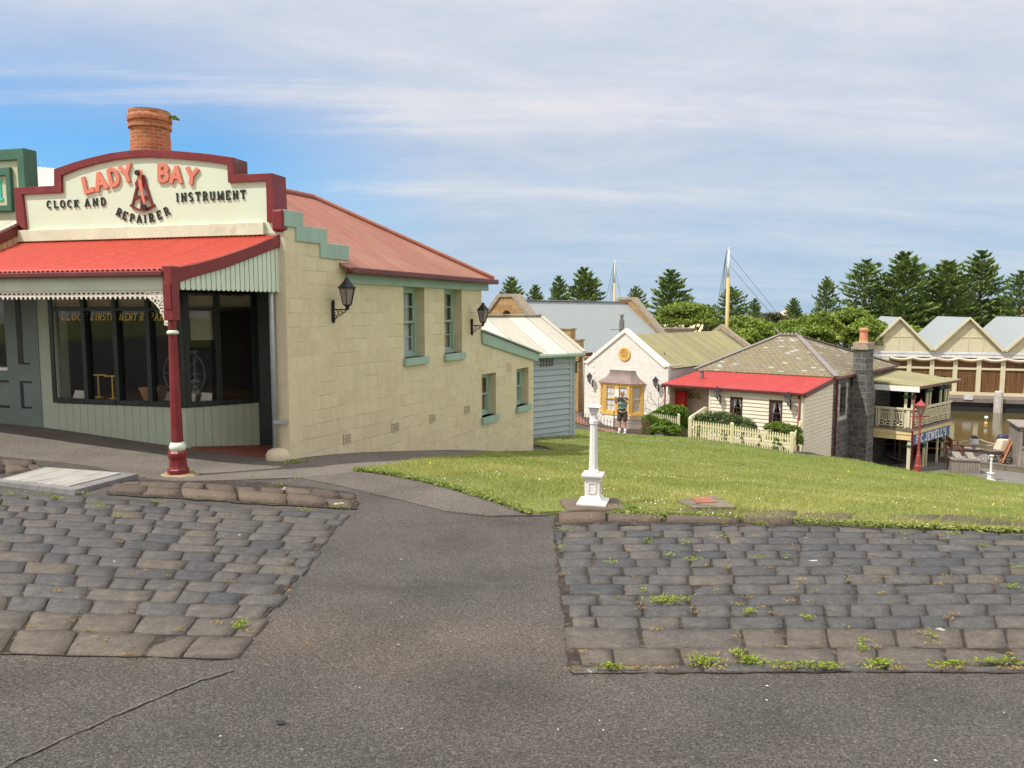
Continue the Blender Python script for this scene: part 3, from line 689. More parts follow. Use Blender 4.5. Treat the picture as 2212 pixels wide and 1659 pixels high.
def dune(u0, u1, v, Y, dep):
    a, b = P(u0, 676, Y), P(u1, 676, Y); top = P((u0+u1)/2, v, Y).z; vs = []; fs = []; n, m_ = 24, 8
    for j in range(m_+1):
        for i in range(n+1):
            k = i/n; q = a.lerp(b, k); hh = math.sin(PI*k)**.7*math.sin(PI*j/m_)*(.75 + .25*math.sin(k*17) + .12*math.sin(k*41))
            vs.append((q.x, Y - dep/2 + dep*j/m_, ZW - .5 + (top - ZW + .5)*hh))
    for j in range(m_):
        for i in range(n): c = j*(n+1)+i; fs.append((c, c+1, c+n+2, c+n+1))
    mb = MB(); mb.add(vs, fs); kind(mb.build('sand_dune', M['sand'], smooth=True), 'structure')
dune(1420, 1640, 668, 330, 60); dune(1640, 1760, 672, 420, 60); dune(1280, 1440, 671, 360, 50); dune(2050, 2400, 664, 300, 50)
# ------------------------------------------------------------------ LADY BAY shop
C0 = P(605, 700, 10.8); FP = VP(C0, (.965, -.262)); C1 = FP.pt(FP.hit(619, 700)[0], 0)
SP = VP(C1, (.413, .911)); PB = P(386, 1030, 9.4); VF = VP(PB, (.965, -.262))
cor = FP.pt(FP.hit(603, 700)[0], 0); EP = VP(PB, (cor.x-PB.x, cor.y-PB.y))
fs = lambda u, v=750: FP.hit(u, v)[0]
fz = lambda u, v: FP.hit(u, v)[1]
shop = thing('corner_shop', 'cream corner shop with red-trimmed stepped parapet and red verandah roof, yellow block side wall', 'shop', (C1.x, C1.y, gz(C1.x, C1.y)))
# parapet
outer = [(190,1052),(195,975),(140,915),(120,655),(425,640),(425,515),(560,468),(700,428),(850,394),(1000,373),(1130,366),(1300,374),(1450,386),(1600,401),(1775,426),(1780,558),(2072,545),(2092,990),(2036,996)]
inner = [(212,972),(205,900),(183,706),(482,690),(478,562),(600,512),(740,471),(880,443),(1000,428),(1130,422),(1300,430),(1450,442),(1600,457),(1733,478),(1740,616),(2026,602),(2034,914)]
op = px(FP, [Z1(*p) for p in outer]); ip = px(FP, [Z1(*p) for p in inner])
pz0 = fz(*Z1(2036, 1000))
mb = MB(); mb.prism(FP, op[:1] + op[1:-1] + [(op[-2][0], pz0), (op[0][0], pz0)][:1] + [(op[0][0], pz0)], -.30, 0)
par = mb.build('parapet', M['cream'], shop, bevel=.006)
tr = [p for p in op[1:-2]] + [(op[-2][0], ip[-1][1])] + ip[::-1] + [(op[1][0], ip[0][1])]
mb = MB(); mb.prism(FP, tr, -.306, .04)
mb.build('parapet_trim', M['oxide'], par, org=ORG(shop), bevel=.008)
bm0, bm1 = fz(*Z1(1100, 945)), fz(*Z1(1100, 1022))
mb = MB(); mb.box(FP, fs(Z1(182,0)[0]), fs(Z1(2036,0)[0]), bm1-.03, bm0, .0, .05); mb.build('base_moulding', M['cream_dirty'], par, org=ORG(shop), bevel=.008)
a, z_ = FP.hit(*Z1(2140, 900)); mb = MB(); mb.box(FP, fs(Z1(2098,0)[0]), a+.03, fz(*Z1(2120, 985)), fz(*Z1(2120, 815)), -.28, .05); mb.build('parapet_stop', M['oxide'], par, org=ORG(shop), bevel=.03)
# lettering: (char, zoom x, zoom y, zoom height, rotation)
def zl(lst, mat, wt, th, serif, name, wx=1.):
    gs_ = 1.08 if serif else 1.06
    mb = MB()
    for c, x, y, h, r in lst:
        s_, z_ = FP.hit(*Z1(x, y)); h_ = fz(*Z1(x, y-h/2)) - fz(*Z1(x, y+h/2))
        glyph(mb, FP, c, s_, z_, h_*gs_, R(r), wt, .004, th, serif, wx)
    o = mb.build(name, mat, shop); return o
zl([('L',668,628,108,11),('A',768,605,116,13),('D',868,575,112,12),('Y',965,546,116,14)], M['salmon'], .225, .03, False, 'sign_lettering', 1.25)
zl([('B',1240,543,112,-3),('A',1342,555,112,-5),('Y',1458,567,110,-8)], M['salmon'], .225, .03, False, 'sign_lettering', 1.25)
cl = 'CLOCK'; mb_ = [(c, 374+i*52.0, 780-i*1.8, 50, 1) for i, c in enumerate(cl)]; zl([(c, 665+i*60, 766-i*4, 52, 1) for i, c in enumerate('AND')], M['black'], .15, .016, True, 'sign_lettering', 1.15)
zl(mb_, M['black'], .15, .016, True, 'sign_lettering', 1.15)
ist = 'INSTRUMENT'; xs_ = [1346, 1395, 1448, 1503, 1557, 1612, 1673, 1730, 1786, 1844]
zl([(c, x, 727 - (x-1346)*.045, 58, 2) for c, x in zip(ist, xs_)], M['black'], .165, .016, True, 'sign_lettering', 1.0)
zl([('R',905,840,52,-27),('E',950,864,52,-22),('P',1004,882,52,-12),('A',1058,889,52,-3),('I',1102,890,52,2),('R',1150,882,54,8),('E',1208,860,54,17),('R',1266,832,54,24)], M['black'], .16, .016, True, 'sign_lettering', 1.1)
# sextant emblem (zoom on 480..720 x 640..900)
def ZX(x, y): return (263.3 + x*.086, 351.1 + y*.086)
def rib(mb, pl, pts, w0, w1, d0, d1):
    n = len(pts); Lp, Rp = [], []
    for i in range(n):
        a = pts[max(i-1, 0)]; b = pts[min(i+1, n-1)]; d = unit((b[0]-a[0], b[1]-a[1], 0)); ww = (w0 + (w1-w0)*i/(n-1))/2
        Lp.append((pts[i][0]-d.y*ww, pts[i][1]+d.x*ww)); Rp.append((pts[i][0]+d.y*ww, pts[i][1]-d.x*ww))
    mb.prism(pl, Rp + Lp[::-1], d0, d1)
X = lambda pts: px(FP, [ZX(*p) for p in pts])
mb = MB()
rib(mb, FP, X([(520,330),(395,660),(285,1080)]), .035, .026, .006, .028)
rib(mb, FP, X([(540,330),(640,640),(785,1075)]), .05, .03, .006, .0286)
rib(mb, FP, X([(235,1075),(330,1140),(440,1185),(540,1200),(650,1180),(760,1125),(850,1065)]), .03, .03, .006, .0292)
rib(mb, FP, X([(340,900),(420,865),(520,860),(620,875),(710,910)]), .04, .035, .006, .0298)
rib(mb, FP, X([(520,870),(520,1180)]), .032, .032, .006, .0304)
mb.prism(FP, X([(470,380),(480,620),(400,660),(375,600),(362,520),(400,460),(420,400)]), .006, .031)
mb.prism(FP, X([(560,380),(610,390),(622,450),(600,520),(640,640),(580,640),(530,420)]), .006, .0316)
sx = mb.build('sextant_emblem', M['oxide'], shop)
mb = MB(); rib(mb, FP, X([(490,300),(530,600),(640,1100)]), .065, .035, .034, .055)
c = X([(495,275)])[0]; mb.prism(FP, [(c[0]+.052*math.cos(a), c[1]+.052*math.sin(a)) for a in np.linspace(0, 2*PI, 17)[:-1]], .034, .056)
mb.build('index_arm', M['salmon'], sx, org=ORG(shop))
for q, rr_ in (((470, 275), .038), ((650, 1140), .045)):
    c = X([q])[0]; mb = MB(); mb.prism(FP, [(c[0]+rr_*math.cos(a), c[1]+rr_*math.sin(a)) for a in np.linspace(0, 2*PI, 11)[:-1]], .057, .085); mb.build('knob', M['black'], sx, org=ORG(shop))
# shop front under the verandah
zs = fz(300, 876); zt = fz(250, 628); sL, sM, sC = fs(83), fs(119), fs(397)
top = pz0 + .02; bot = -.9
mb = MB(); mb.box(FP, sL, sM, bot, top, -.25, 0); mb.build('front_pier', M['pale'], shop, bevel=.004)
mb = MB(); mb.box(FP, fs(597), fs(619), -1.0, top, -.40, 0.002); mb.build('corner_pier', M['block2'], shop, bevel=.01)
mb = MB(); mb.box(FP, sM, fs(597), zt, top-.001, -.25, -.004); mb.build('shop_lintel', M['pale'], shop)
def boards(pl, s0, s1, z0, z1, d, n, name, mat, parent, gap=.006):
    mb = MB(); w_ = (s1-s0)/n; mb.box(pl, s0, s1, z0, z1-.002, d-.03, d-.012)
    for i in range(n): mb.box(pl, s0+i*w_+gap/2, s0+(i+1)*w_-gap/2, z0, z1, d-.012, d)
    return mb.build(name, mat, parent, org=ORG(shop), bevel=.002)
dado = boards(FP, sM+.002, sC, bot, zs-.01, 0, 17, 'dado_boarding', M['pale'], shop)
q0 = FP.pt(sC, 0); OP = VP(q0, (1.249, 1.0)); oE = OP.hit(557, 800)[0]
boards(OP, .002, oE, bot, zs-.01, 0, 9, 'dado_boarding', M['pale'], shop)
def frame(pl, name, s_list, z0, z1, zt_, w_, parent=shop, panes=True):
    """timber shop window: mullions at s_list, sill, head and transom"""
    mb = MB()
    for s_ in s_list: mb.box(pl, s_-w_/2, s_+w_/2, z0, z1, -.10, .02)
    a, b = s_list[0], s_list[-1]
    for i in range(len(s_list)-1):
        x0, x1 = s_list[i]+w_/2, s_list[i+1]-w_/2
        mb.box(pl, x0, x1, z0, z0+.07, -.09, .03); mb.box(pl, x0, x1, zt_-.025, zt_+.025, -.09, .012); mb.box(pl, x0, x1, z1-.03, z1, -.09, .012)
    fr = mb.build(name, M['dgreen'], parent, bevel=.003)
    for i in range(len(s_list)-1):
        x0, x1 = s_list[i]+w_/2, s_list[i+1]-w_/2
        g = MB(); g.box(pl, x0, x1, z0+.07, zt_-.025, -.05, -.044); g.build('pane', M['glass'], fr, org=ORG(shop))
        g = MB(); g.box(pl, x0, x1, zt_+.025, z1-.03, -.05, -.04); g.build('fanlight', M['cardd'], fr, org=ORG(shop))
    return fr
M['cardd'] = paint('fanlight_panel', (.40, .37, .27), .6, .06, 3, 0)
ztr = fz(250, 668); z1w = fz(250, 632)
frame(FP, 'shop_window', [fs(114), fs(183), fs(251), fs(322), fs(397)-.02], zs, z1w, ztr, .075)
frame(OP, 'shop_window', [.04, OP.hit(473, 800)[0], oE-.03], zs, z1w, ztr, .08)
mb = MB(); wa = FP.hit(128, 684); wb = FP.hit(378, 681)
dw = wb[0]-wa[0]
for tx, k0_, k1_ in (('CLOCK', 0, .235), ('&', .26, .29), ('INSTRUMENT', .305, .665), ('REPAIRER', .69, 1.)):
    mb = MB(); word(mb, FP, tx, (wa[0]+dw*k0_, wa[1]), (wa[0]+dw*k1_, wa[1]), .10, .17, -.043, -.040, True, .25, .14); mb.build('window_lettering', M['gold'], shop)
mb = MB(); zz = OP.hit(440, 634)[1]; word(mb, OP, 'SEXTANTS', (OP.hit(414,634)[0], zz), (OP.hit(458,634)[0], zz), .06, .2, -.039, -.036); mb.build('window_lettering', M['black'], shop); mb = MB(); word(mb, OP, 'COMPASSES', (OP.hit(482,634)[0], zz), (OP.hit(528,634)[0], zz), .06, .2, -.039, -.036); mb.build('window_lettering', M['black'], shop)
# interior shell, floor and door recess
zin = zt + .12
oq = OP.pt(oE, 0)
mb = MB()
ia = FP.pt(sM, 0, -1.6); ib = FP.pt(fs(619), 0, -2.4)
def wallseg(mb, a, b, z0, z1, th=.08):
    a, b = Vector(a[:2]), Vector(b[:2]); p = VP(a, b-a); mb.box(p, 0, (b-a).length, z0, z1, -th, 0)
wallseg(mb, FP.pt(sM, 0, -.26), ia, bot, zin); wallseg(mb, ia, ib, bot, zin)
wallseg(mb, FP.pt(sM-.2, 0, -.1), FP.pt(sM-.2, 0, -2), bot, zin)
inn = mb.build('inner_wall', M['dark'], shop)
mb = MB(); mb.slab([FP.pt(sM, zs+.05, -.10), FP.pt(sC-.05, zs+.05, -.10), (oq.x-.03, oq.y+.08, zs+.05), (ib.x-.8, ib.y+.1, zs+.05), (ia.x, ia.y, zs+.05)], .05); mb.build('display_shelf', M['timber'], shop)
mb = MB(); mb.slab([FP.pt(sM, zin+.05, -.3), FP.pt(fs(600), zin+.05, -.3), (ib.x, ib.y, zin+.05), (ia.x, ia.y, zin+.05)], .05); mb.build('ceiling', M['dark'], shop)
dr0 = Vector((oq.x, oq.y)); dr1 = FP.pt(fs(597), 0, -1.05)
mb = MB(); wallseg(mb, (dr0.x-.02, dr0.y, 0), dr1, bot, zin, .06); dd = mb.build('shop_door', M['dgreen'], shop)
mb = MB(); kn = (dr0*.25 + Vector(dr1[:2])*.75); mb.lathe([(.0, -.02), (.025, -.01), (.03, 0), (.025, .01), (0, .02)], 10, (kn.x, kn.y-.06, .5)); mb.build('door_knob', M['gold'], dd, org=ORG(shop))
zf = gz(oq.x, oq.y) + .04
mb = MB(); e_ = FP.pt(fs(592), 0, .0); mb.slab([(q0.x+.05, q0.y+.0, gz(q0.x, q0.y)+.03), (e_.x, e_.y, gz(e_.x, e_.y)+.04), (dr1.x, dr1.y, zf), (dr0.x, dr0.y, zf)], .06); mb.build('threshold_floor', M['redbrickfloor'], shop)
mb = MB(); mc = (Vector(dr0)+Vector(dr1[:2]))/2 - Vector((-.05, .42)); zz = gz(mc.x, mc.y)+.07; mb.lb(-.32, .32, -.2, .2, 0, .02)
M['mat'] = paint('coir_mat', (.16, .11, .07), .95, .2, 30, .004)
o = mb.build('doormat', M['mat'], None); o.location = (mc.x, mc.y, zz-.01); o.rotation_euler = (0, 0, R(-12)); tag(o, 'brown coir doormat on the red brick step of the shop doorway', 'doormat')
# goods in the window
def good(name, label, cat, pl, u, v, d, f, group=None):
    s_, _ = pl.hit(u, v); p = pl.pt(s_, zs+.05, d*.6-.02); o = f(); o.location = p; tag(o, label, cat, group); return o
def card():
    m_ = MB(); m_.add([(-.09,-.02,0),(.09,-.02,0),(.07,.05,.12),(-.08,.05,.13),(-.09,-.01,0),(.09,-.01,0),(.07,.06,.12),(-.08,.06,.13)], [(0,1,2,3),(7,6,5,4),(0,4,5,1),(1,5,6,2),(2,6,7,3),(3,7,4,0)]); return m_.build('price_card', M['card'])
good('price_card', 'white price card propped at the left end of the shop window', 'card', FP, 155, 868, -.2, card)
good('price_card', 'white price card standing on the woven basket side of the window by the red post', 'card', FP, 330, 862, -.55, card)
good('price_card', 'tall white card standing at the corner pane right of the red post', 'card', OP, 416, 868, -.2, card)
good('price_card', 'tilted white tag leaning on brass stands in the angled window', 'card', OP, 452, 868, -.2, card)
def basket():
    m_ = MB(); m_.lathe([(.15,0),(.2,.16),(.22,.2),(.22,.22),(.19,.22),(.17,.04)], 4, (0,0,0)); return m_.build('display_basket', M['basket'])
M['basket'] = wood('tan_wicker', (.32, .17, .08), .8, .3, (8, 8, 1), 6)
o = good('display_basket', 'tan wicker basket on the display shelf beside the red verandah post', 'basket', FP, 313, 868, -.3, basket)
def stand():
    m_ = MB(); m_.lathe([(.07,0),(.07,.015),(.015,.03),(.012,.34),(.03,.35),(.0,.37)], 12); m_.lb(-.12,.12,-.012,.012,.35,.37); return m_.build('brass_stand', M['gold'])
good('brass_stand', 'brass display stand with crossbar in the second shop pane', 'stand', FP, 220, 868, -.35, stand)
good('brass_stand', 'brass display stand with crossbar beside the first window mullion', 'stand', FP, 176, 868, -.55, stand)
def wheel():
    m_ = MB(); m_.tube([(.36*math.cos(a), 0, .42+.36*math.sin(a)) for a in np.linspace(0, 2*PI, 33)], .008, 6, cap=False)
    for k in range(8): a = k*PI/4; m_.tube([(0, 0, .42), (.36*math.cos(a), 0, .42+.36*math.sin(a))], .005, 5)
    m_.lathe([(.03,-.02),(.03,.02)], 10, (0,0,.42)); return m_.build('spoked_wheel', M['steel'])
o = good('spoked_wheel', 'thin spoked wheel standing behind the window glass next to the red post', 'wheel', FP, 372, 868, -.45, wheel); o.rotation_euler = (0, 0, R(-15))
def framed():
    m_ = MB(); m_.lb(-.16,.16,-.01,.01,0,.5); o_ = m_.build('hanging_notice', M['card']); return o_
o = good('hanging_notice', 'pale paper notice hanging inside the angled shop window', 'notice', OP, 440, 700, -.15, framed); o.location.z = OP.hit(440, 735)[1]; o.rotation_euler = (0, 0, R(38)); o.data.materials[0] = M['cardd']
# side wall with deep window openings
def s3(x, y): return SP.hit(*Z3(x, y))
ww = [((747, 860), (592, 978)), ((968, 1063), (603, 955)), ((1170, 1248), (1066, 1297)), ((1360, 1426), (1036, 1240))]
rects = []
for (xa, xb), (ya, yb) in ww:
    s0_, _ = s3(xa, 800); s1_, _ = s3(xb, 800)
    zt_ = s3((xa+xb)/2, ya)[1]; zb_ = s3((xa+xb)/2, yb)[1]; rects.append((s0_, s1_, zb_, zt_))
send = s3(1453, 900)[0]
mid = s3(1170, 700)[0]; low0 = s3(1170, 850)[1]; low1 = s3(1460, 965)[1]; ze = s3(1000, 580)[1]
st = [s3(95,182), s3(188,197), s3(188,270), s3(318,288), s3(318,360), s3(438,376)]
ste = s3(438, 500)
outl = [(0, -1.1), (send, -2.6), (send, low1), (mid, low0), (mid, ze), (ste[0], ze), (st[5][0], st[5][1]), (st[4][0], st[5][1]), (st[3][0], st[3][1]), (st[2][0], st[3][1]), (st[1][0], st[1][1]), (0, st[1][1])]
mb = MB(); mb.prism(SP, outl, -.3, 0, [[(a, c), (b, c), (b, d), (a, d)] for a, b, c, d in rects])
wall = mb.build('side_wall', M['block'], shop)
cp = [(0-.01, st[1][1]+.02), (st[1][0]+.02, st[1][1]+.02), (st[1][0]+.02, st[3][1]+.02), (st[3][0]+.02, st[3][1]+.02), (st[3][0]+.02, st[5][1]+.02), (st[5][0]+.02, st[5][1]+.02)]
k = .23; cpi = [(cp[5][0], cp[5][1]-k), (cp[3][0]-.16, cp[5][1]-k), (cp[3][0]-.16, cp[3][1]-k), (cp[1][0]-.16, cp[3][1]-k), (cp[1][0]-.16, cp[1][1]-k), (-.01, cp[1][1]-k)]
mb = MB(); mb.prism(SP, cp + cpi, -.32, .025); mb.build('stepped_coping', M['teal'], wall, org=ORG(shop), bevel=.012)
def sash(pl, rect, parent, mfr, msill, thing_org, dep=.18, bars=2, wide=.05, curtain=None, sillh=.10, rows=2, cname='window', lintel=None):
    s0_, s1_, z0_, z1_ = rect
    mb = MB(); f = .07
    mb.prism(pl, [(s0_+.002, z0_+.002), (s1_-.002, z0_+.002), (s1_-.002, z1_-.002), (s0_+.002, z1_-.002)], -dep-.06, -dep, [[(s0_+f, z0_+f), (s1_-f, z0_+f), (s1_-f, z1_-f), (s0_+f, z1_-f)]])
    fr = mb.build(cname, mfr, parent, org=thing_org, bevel=.003)
    zm = (z0_+z1_)/2; g = MB()
    for a, b, d in ((z0_+f, zm+.02, -dep-.055), (zm-.02, z1_-f, -dep-.025)):
        x0, x1 = s0_+f, s1_-f; g.prism(pl, [(x0, a), (x1, a), (x1, b), (x0, b)], d-.01, d+.015, [[(x0+.035, a+.04), (x1-.035, a+.04), (x1-.035, b-.04), (x0+.035, b-.04)]])
        for i in range(1, bars): xx = x0 + (x1-x0)*i/bars; g.box(pl, xx-.009, xx+.009, a+.04, b-.04, d-.005, d+.01)
        for i in range(1, rows): yy = a + (b-a)*i/rows; g.box(pl, x0+.035, x1-.035, yy-.009, yy+.009, d-.006, d+.011)
    g.build('sash', mfr, fr, org=thing_org)
    g = MB(); g.box(pl, s0_+f, s1_-f, z0_+f, z1_-f, -dep-.062, -dep-.058); g.build('pane', M['glass'], fr, org=thing_org)
    if msill: g = MB(); g.box(pl, s0_-.04, s1_+.06, z0_-sillh, z0_+.0, -dep+.001, .07); g.build('sill', msill, fr, org=thing_org, bevel=.008)
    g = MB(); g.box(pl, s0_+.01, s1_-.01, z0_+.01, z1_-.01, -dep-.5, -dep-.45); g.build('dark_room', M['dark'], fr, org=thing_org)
    if curtain:
        g = MB(); mode, mt = curtain; n = 26; za, zb = z0_+.06, z1_-.05; x0, x1 = s0_+f, s1_-f; vs = []; fs_ = []
        rows_ = 8
        if mode == 'full':
            for j in range(2):
                for i in range(n+1): vs.append(pl.pt(x0+(x1-x0)*i/n, (za, zb)[j], -dep-.085 + .018*math.sin(i*2.2)))
            for i in range(n): fs_.append((i, i+1, n+2+i, n+1+i))
        else:
            for side in (0, 1):
                b0 = len(vs)
                for j in range(rows_+1):
                    tq = j/rows_; wd = (.5 - .36*math.sin(min(1, tq*1.25)*PI/2)) if mode == 'tied' else .32
                    for i in range(9):
                        kx = i/8*wd; kx = kx if side == 0 else 1-kx
                        vs.append(pl.pt(x0+(x1-x0)*kx, zb-(zb-za)*tq, -dep-.12 + .015*math.sin(i*2.4)))
                for j in range(rows_):
                    for i in range(8): c_ = b0+j*9+i; fs_.append((c_, c_+1, c_+10, c_+9))
        g.add(vs, fs_); g.build('curtain', mt, fr, org=thing_org, smooth=True)
    return fr
M['net'] = paint('net_curtain', (.62, .64, .68), .9, .15, 12, 0)
M['beige_cur'] = paint('beige_curtain', (.48, .42, .33), .9, .15, 12, 0)
M['brown_cur'] = paint('brown_curtain', (.3, .16, .09), .9, .15, 12, 0)
for i, r_ in enumerate(rects):
    sash(SP, r_, wall if False else shop, M['teal'], M['teal'], ORG(shop), .17, 2, curtain=(('side', M['net']), ('side', M['beige_cur']), ('full', M['brown_cur']), ('full', M['net']))[i], rows=2 if i < 2 else 1, sillh=.13)
# lattice air bricks
def airbrick(x, y, w_, h_, full=False):
    s_, z_ = s3(x, y); sw = s3(x+w_/2, y)[0]-s3(x-w_/2, y)[0]; sh_ = s3(x, y-h_/2)[1]-s3(x, y+h_/2)[1]
    mb = MB(); mb.box(SP, s_-sw/2, s_+sw/2, z_-sh_/2, z_+sh_/2, -.01, .006)
    o = mb.build('air_vent', M['block2'] if full else M['dark'], shop)
    mb = MB()
    if full:
        for k in range(6): zz_ = z_-sh_/2+sh_*(k+.5)/6; mb.box(SP, s_-sw*.42, s_+sw*.42, zz_-.01, zz_+.01, .006, .02)
    else:
        for i in range(3):
            for j in range(3):
                cx, cz = s_+(i-1)*sw*.33, z_+(j-1)*sh_*.33; rr_ = sw*.15
                pts = [(cx+rr_*math.cos(a), cz+rr_*math.sin(a)) for a in np.linspace(0, 2*PI, 9)[:-1]]; pin = [(cx+rr_*.55*math.cos(a), cz+rr_*.55*math.sin(a)) for a in np.linspace(0, 2*PI, 9)[:-1]]
                mb.prism(SP, pts, .006, .016, [pin])
        rib_ = .012
        mb.prism(SP, [(s_-sw/2, z_-sh_/2), (s_+sw/2, z_-sh_/2), (s_+sw/2, z_+sh_/2), (s_-sw/2, z_+sh_/2)], .006, .014, [[(s_-sw/2+rib_, z_-sh_/2+rib_), (s_+sw/2-rib_, z_-sh_/2+rib_), (s_+sw/2-rib_, z_+sh_/2-rib_), (s_-sw/2+rib_, z_+sh_/2-rib_)]])
    mb.build('grille', M['block2'], o, org=ORG(shop))
for q in ((437,1420,42,54), (700,1357,38,50), (903,1310,32,46), (1092,1260,28,42)): airbrick(*q)
airbrick(1322, 1028, 28, 50, True)
# roof
ze_ = .5*(SP.off(.14).hit(748, 578)[1] + SP.off(.14).hit(1066, 604)[1])
sA = SP.off(.14).hit(749, 580)[0]; sB = SP.off(.14).hit(1067, 603)[0]
eN = SP.pt(sA, ze_, .14); eF = SP.pt(sB, ze_, .14); ap = P(676, 428, 15.6); nn_ = Vector((SP.n.x, SP.n.y, 0)); dd_ = Vector((SP.d.x, SP.d.y, 0))
rise = ap.z - ze_; rN = SP.pt(.35, ze_, .14); ridN = ap - dd_*((ap - rN).dot(dd_)); run = (rN - ridN).dot(nn_)
def onroof(s_, frac): q = SP.pt(s_, ze_, .14); return q - nn_*run*frac + Vector((0, 0, rise*frac))
f1 = .22
mb = MB(); s_in = SP.pt(sA, ze_, -.3)
ridA = ridN + dd_*(sA-.35)
mb.slab([onroof(sA, 0), onroof(sB, 0), ap, ridA], .03)
f0 = (.14+.29)/run; mb.slab([onroof(.35, f0), onroof(sA, f0), ridA, ridN], .03)
bL = eF - nn_*(2*run); mb.slab([eF, bL, ap], .03); bN = SP.pt(.35, ze_, .14) - nn_*(2*run); mb.slab([bL, bN, ridN, ap], .03)
rf = mb.build('roof', M['salroof'], shop)
mb = MB(); mb.tube([ap+Vector((0,0,.03)), eF+Vector((0,0,.03))], .05, 8); mb.tube([ridN+Vector((0,0,.03)), ap+Vector((0,0,.03))], .05, 8); mb.build('ridge_cap', M['salridge'], rf, org=ORG(shop))
mb = MB(); g0, g1 = SP.pt(sA, ze_-.045, .19), SP.pt(sB+.02, ze_-.045, .19); mb.bar(g0, g1, .12, .10); g2_ = SP.pt(sB, ze_-.045, .17); mb.bar(g2_, g2_ - nn_*2, .1, .1)
mb.build('gutter', M['maroon'], rf, org=ORG(shop), bevel=.02)
fa0, fa1 = s3(430, 510), s3(1197, 600)
mb = MB(); mb.box(SP, fa0[0], s3(1197, 590)[0], s3(430, 575)[1], ze_-.09, .002, .05); mb.build('eaves_board', M['teal'], rf, org=ORG(shop), bevel=.004)
mb = MB(); mb.box(SP, s3(1171, 590)[0]-.2, s3(1171, 590)[0], -2.4, ze_, -4.0, -.3); mb.build('rear_wall', M['block'], shop)
# lean-to at the rear
l0, l1 = s3(1166, 838), s3(1480, 962); l2, l3 = s3(1466, 1000), s3(1168, 902)
mb = MB(); mb.prism(SP, [l0, l1, l2, l3], .003, .05); lf = mb.build('barge_board', M['teal'], shop, bevel=.004)
mb = MB(); mb.slab([SP.pt(l0[0], l0[1]+.04, .10), SP.pt(l1[0]+.05, l1[1]+.04, .10), SP.pt(l1[0]+.05, l1[1]+.04, -4.), SP.pt(l0[0], l0[1]+.04, -4.)], .03); mb.build('lean_to_roof', M['galvroof'] if 'galvroof' in M else M['galv'], shop)
mb = MB(); mb.box(SP, send-.3, send, -2.8, low1-.05, -4., -.301); mb.build('rear_wall', M['block'], shop)
# round brick chimney
ch = P(326, 320, 14.0); r_ = .335; zc = lambda v: P(326, v, 14.0).z
mb = MB(); mb.lathe([(r_, 1.5), (r_*1.0, zc(322)), (r_*.97, zc(281)), (r_*1.07, zc(280)), (r_*1.07, zc(272)), (r_*1.0, zc(271)), (r_*1.01, zc(266)), (r_*1.09, zc(265)), (r_*1.11, zc(258)), (r_*1.02, zc(250)), (r_*1.03, zc(242)), (r_*.8, zc(242)), (r_*.78, zc(255))], 40, (ch.x, ch.y, 0))
chm = mb.build('chimney', M['brick'], shop)
me = chm.data
for l in me.loops:
    co = me.vertices[l.vertex_index].co + Vector(ORG(shop)); a = math.atan2(co.y-ch.y, co.x-ch.x)
    if a > PI/2 + .5: a -= 2*PI
    me.uv_layers[0].data[l.index].uv = (a*r_, co.z)
# downpipe beside the corner and its rounded boot
mb = MB(); pt_ = FP.pt(fs(594), 0, .06); zb_ = gz(pt_.x, pt_.y)
mb.tube([(pt_.x, pt_.y, zb_+.12), (pt_.x, pt_.y, 2.5)], .035, 12); dp = mb.build('downpipe', M['galv'], shop, smooth=True)
mb = MB(); mb.bar((pt_.x, pt_.y-.04, zb_+.55), (pt_.x+.17, pt_.y-.04, zb_+.55), .03, .05); mb.build('pipe_bracket', M['galv'], dp, org=ORG(shop))
mb = MB(); mb.lathe([(.17, -.1), (.17, .08), (.14, .14), (.07, .17), (0, .175)], 16, (pt_.x+.04, pt_.y-.02, zb_)); mb.build('pipe_boot', M['block2'], dp, org=ORG(shop), smooth=True)
# verandah ------------------------------------------------------------------
zeave = VF.hit(357, 580)[1]; sP = VF.hit(360, 600)[0]; sR = fs(603); ztop = FP.hit(500, 511)[1]
def vroof(name, smin, smax, t0, t1, mat, parent, zo=0., amp=.013):
    n = int((smax-smin)/.0105); rows_ = 12; a = np.linspace(smin, smax, n+1); vs = []; fs_ = []
    for j in range(rows_+1):
        tt = t0 + (t1-t0)*j/rows_; zz_ = zeave + (ztop-zeave)*(.62*tt + .38*tt*tt) + zo
        for s_ in a:
            p, q = VF.pt(s_, 0), FP.pt(s_ - sP + sR, 0); c_ = p.lerp(q, tt)
            vs.append((c_.x, c_.y, zz_ + amp*math.cos(2*PI*s_/.076)))
    for j in range(rows_):
        for i in range(n): c_ = j*(n+1)+i; fs_.append((c_, c_+1, c_+n+2, c_+n+1))
    mb = MB(); mb.add(vs, fs_); o = mb.build(name, mat, parent, org=ORG(shop), smooth=True)
    sol = o.modifiers.new('thickness', 'SOLIDIFY'); sol.thickness = .004; sol.offset = -1
    return o
vr = vroof('verandah_roof', sP-9.5, sP+.01, -.04, 1.0, M['redroof'], shop)
mb = MB(); mb.bar(VF.pt(sP-9.5, zeave-.062, .05), VF.pt(sP, zeave-.062, .05), .09, .07); mb.build('gutter', M['maroon'], vr, org=ORG(shop), bevel=.015)
zb0, zb1 = VF.hit(300, 599)[1], VF.hit(300, 627)[1]
mb = MB(); mb.box(VF, sP-9.5, VF.hit(358, 610)[0], zb1, zb0+.02, -.05, .0); mb.build('verandah_beam', M['palesh'], shop, bevel=.004)
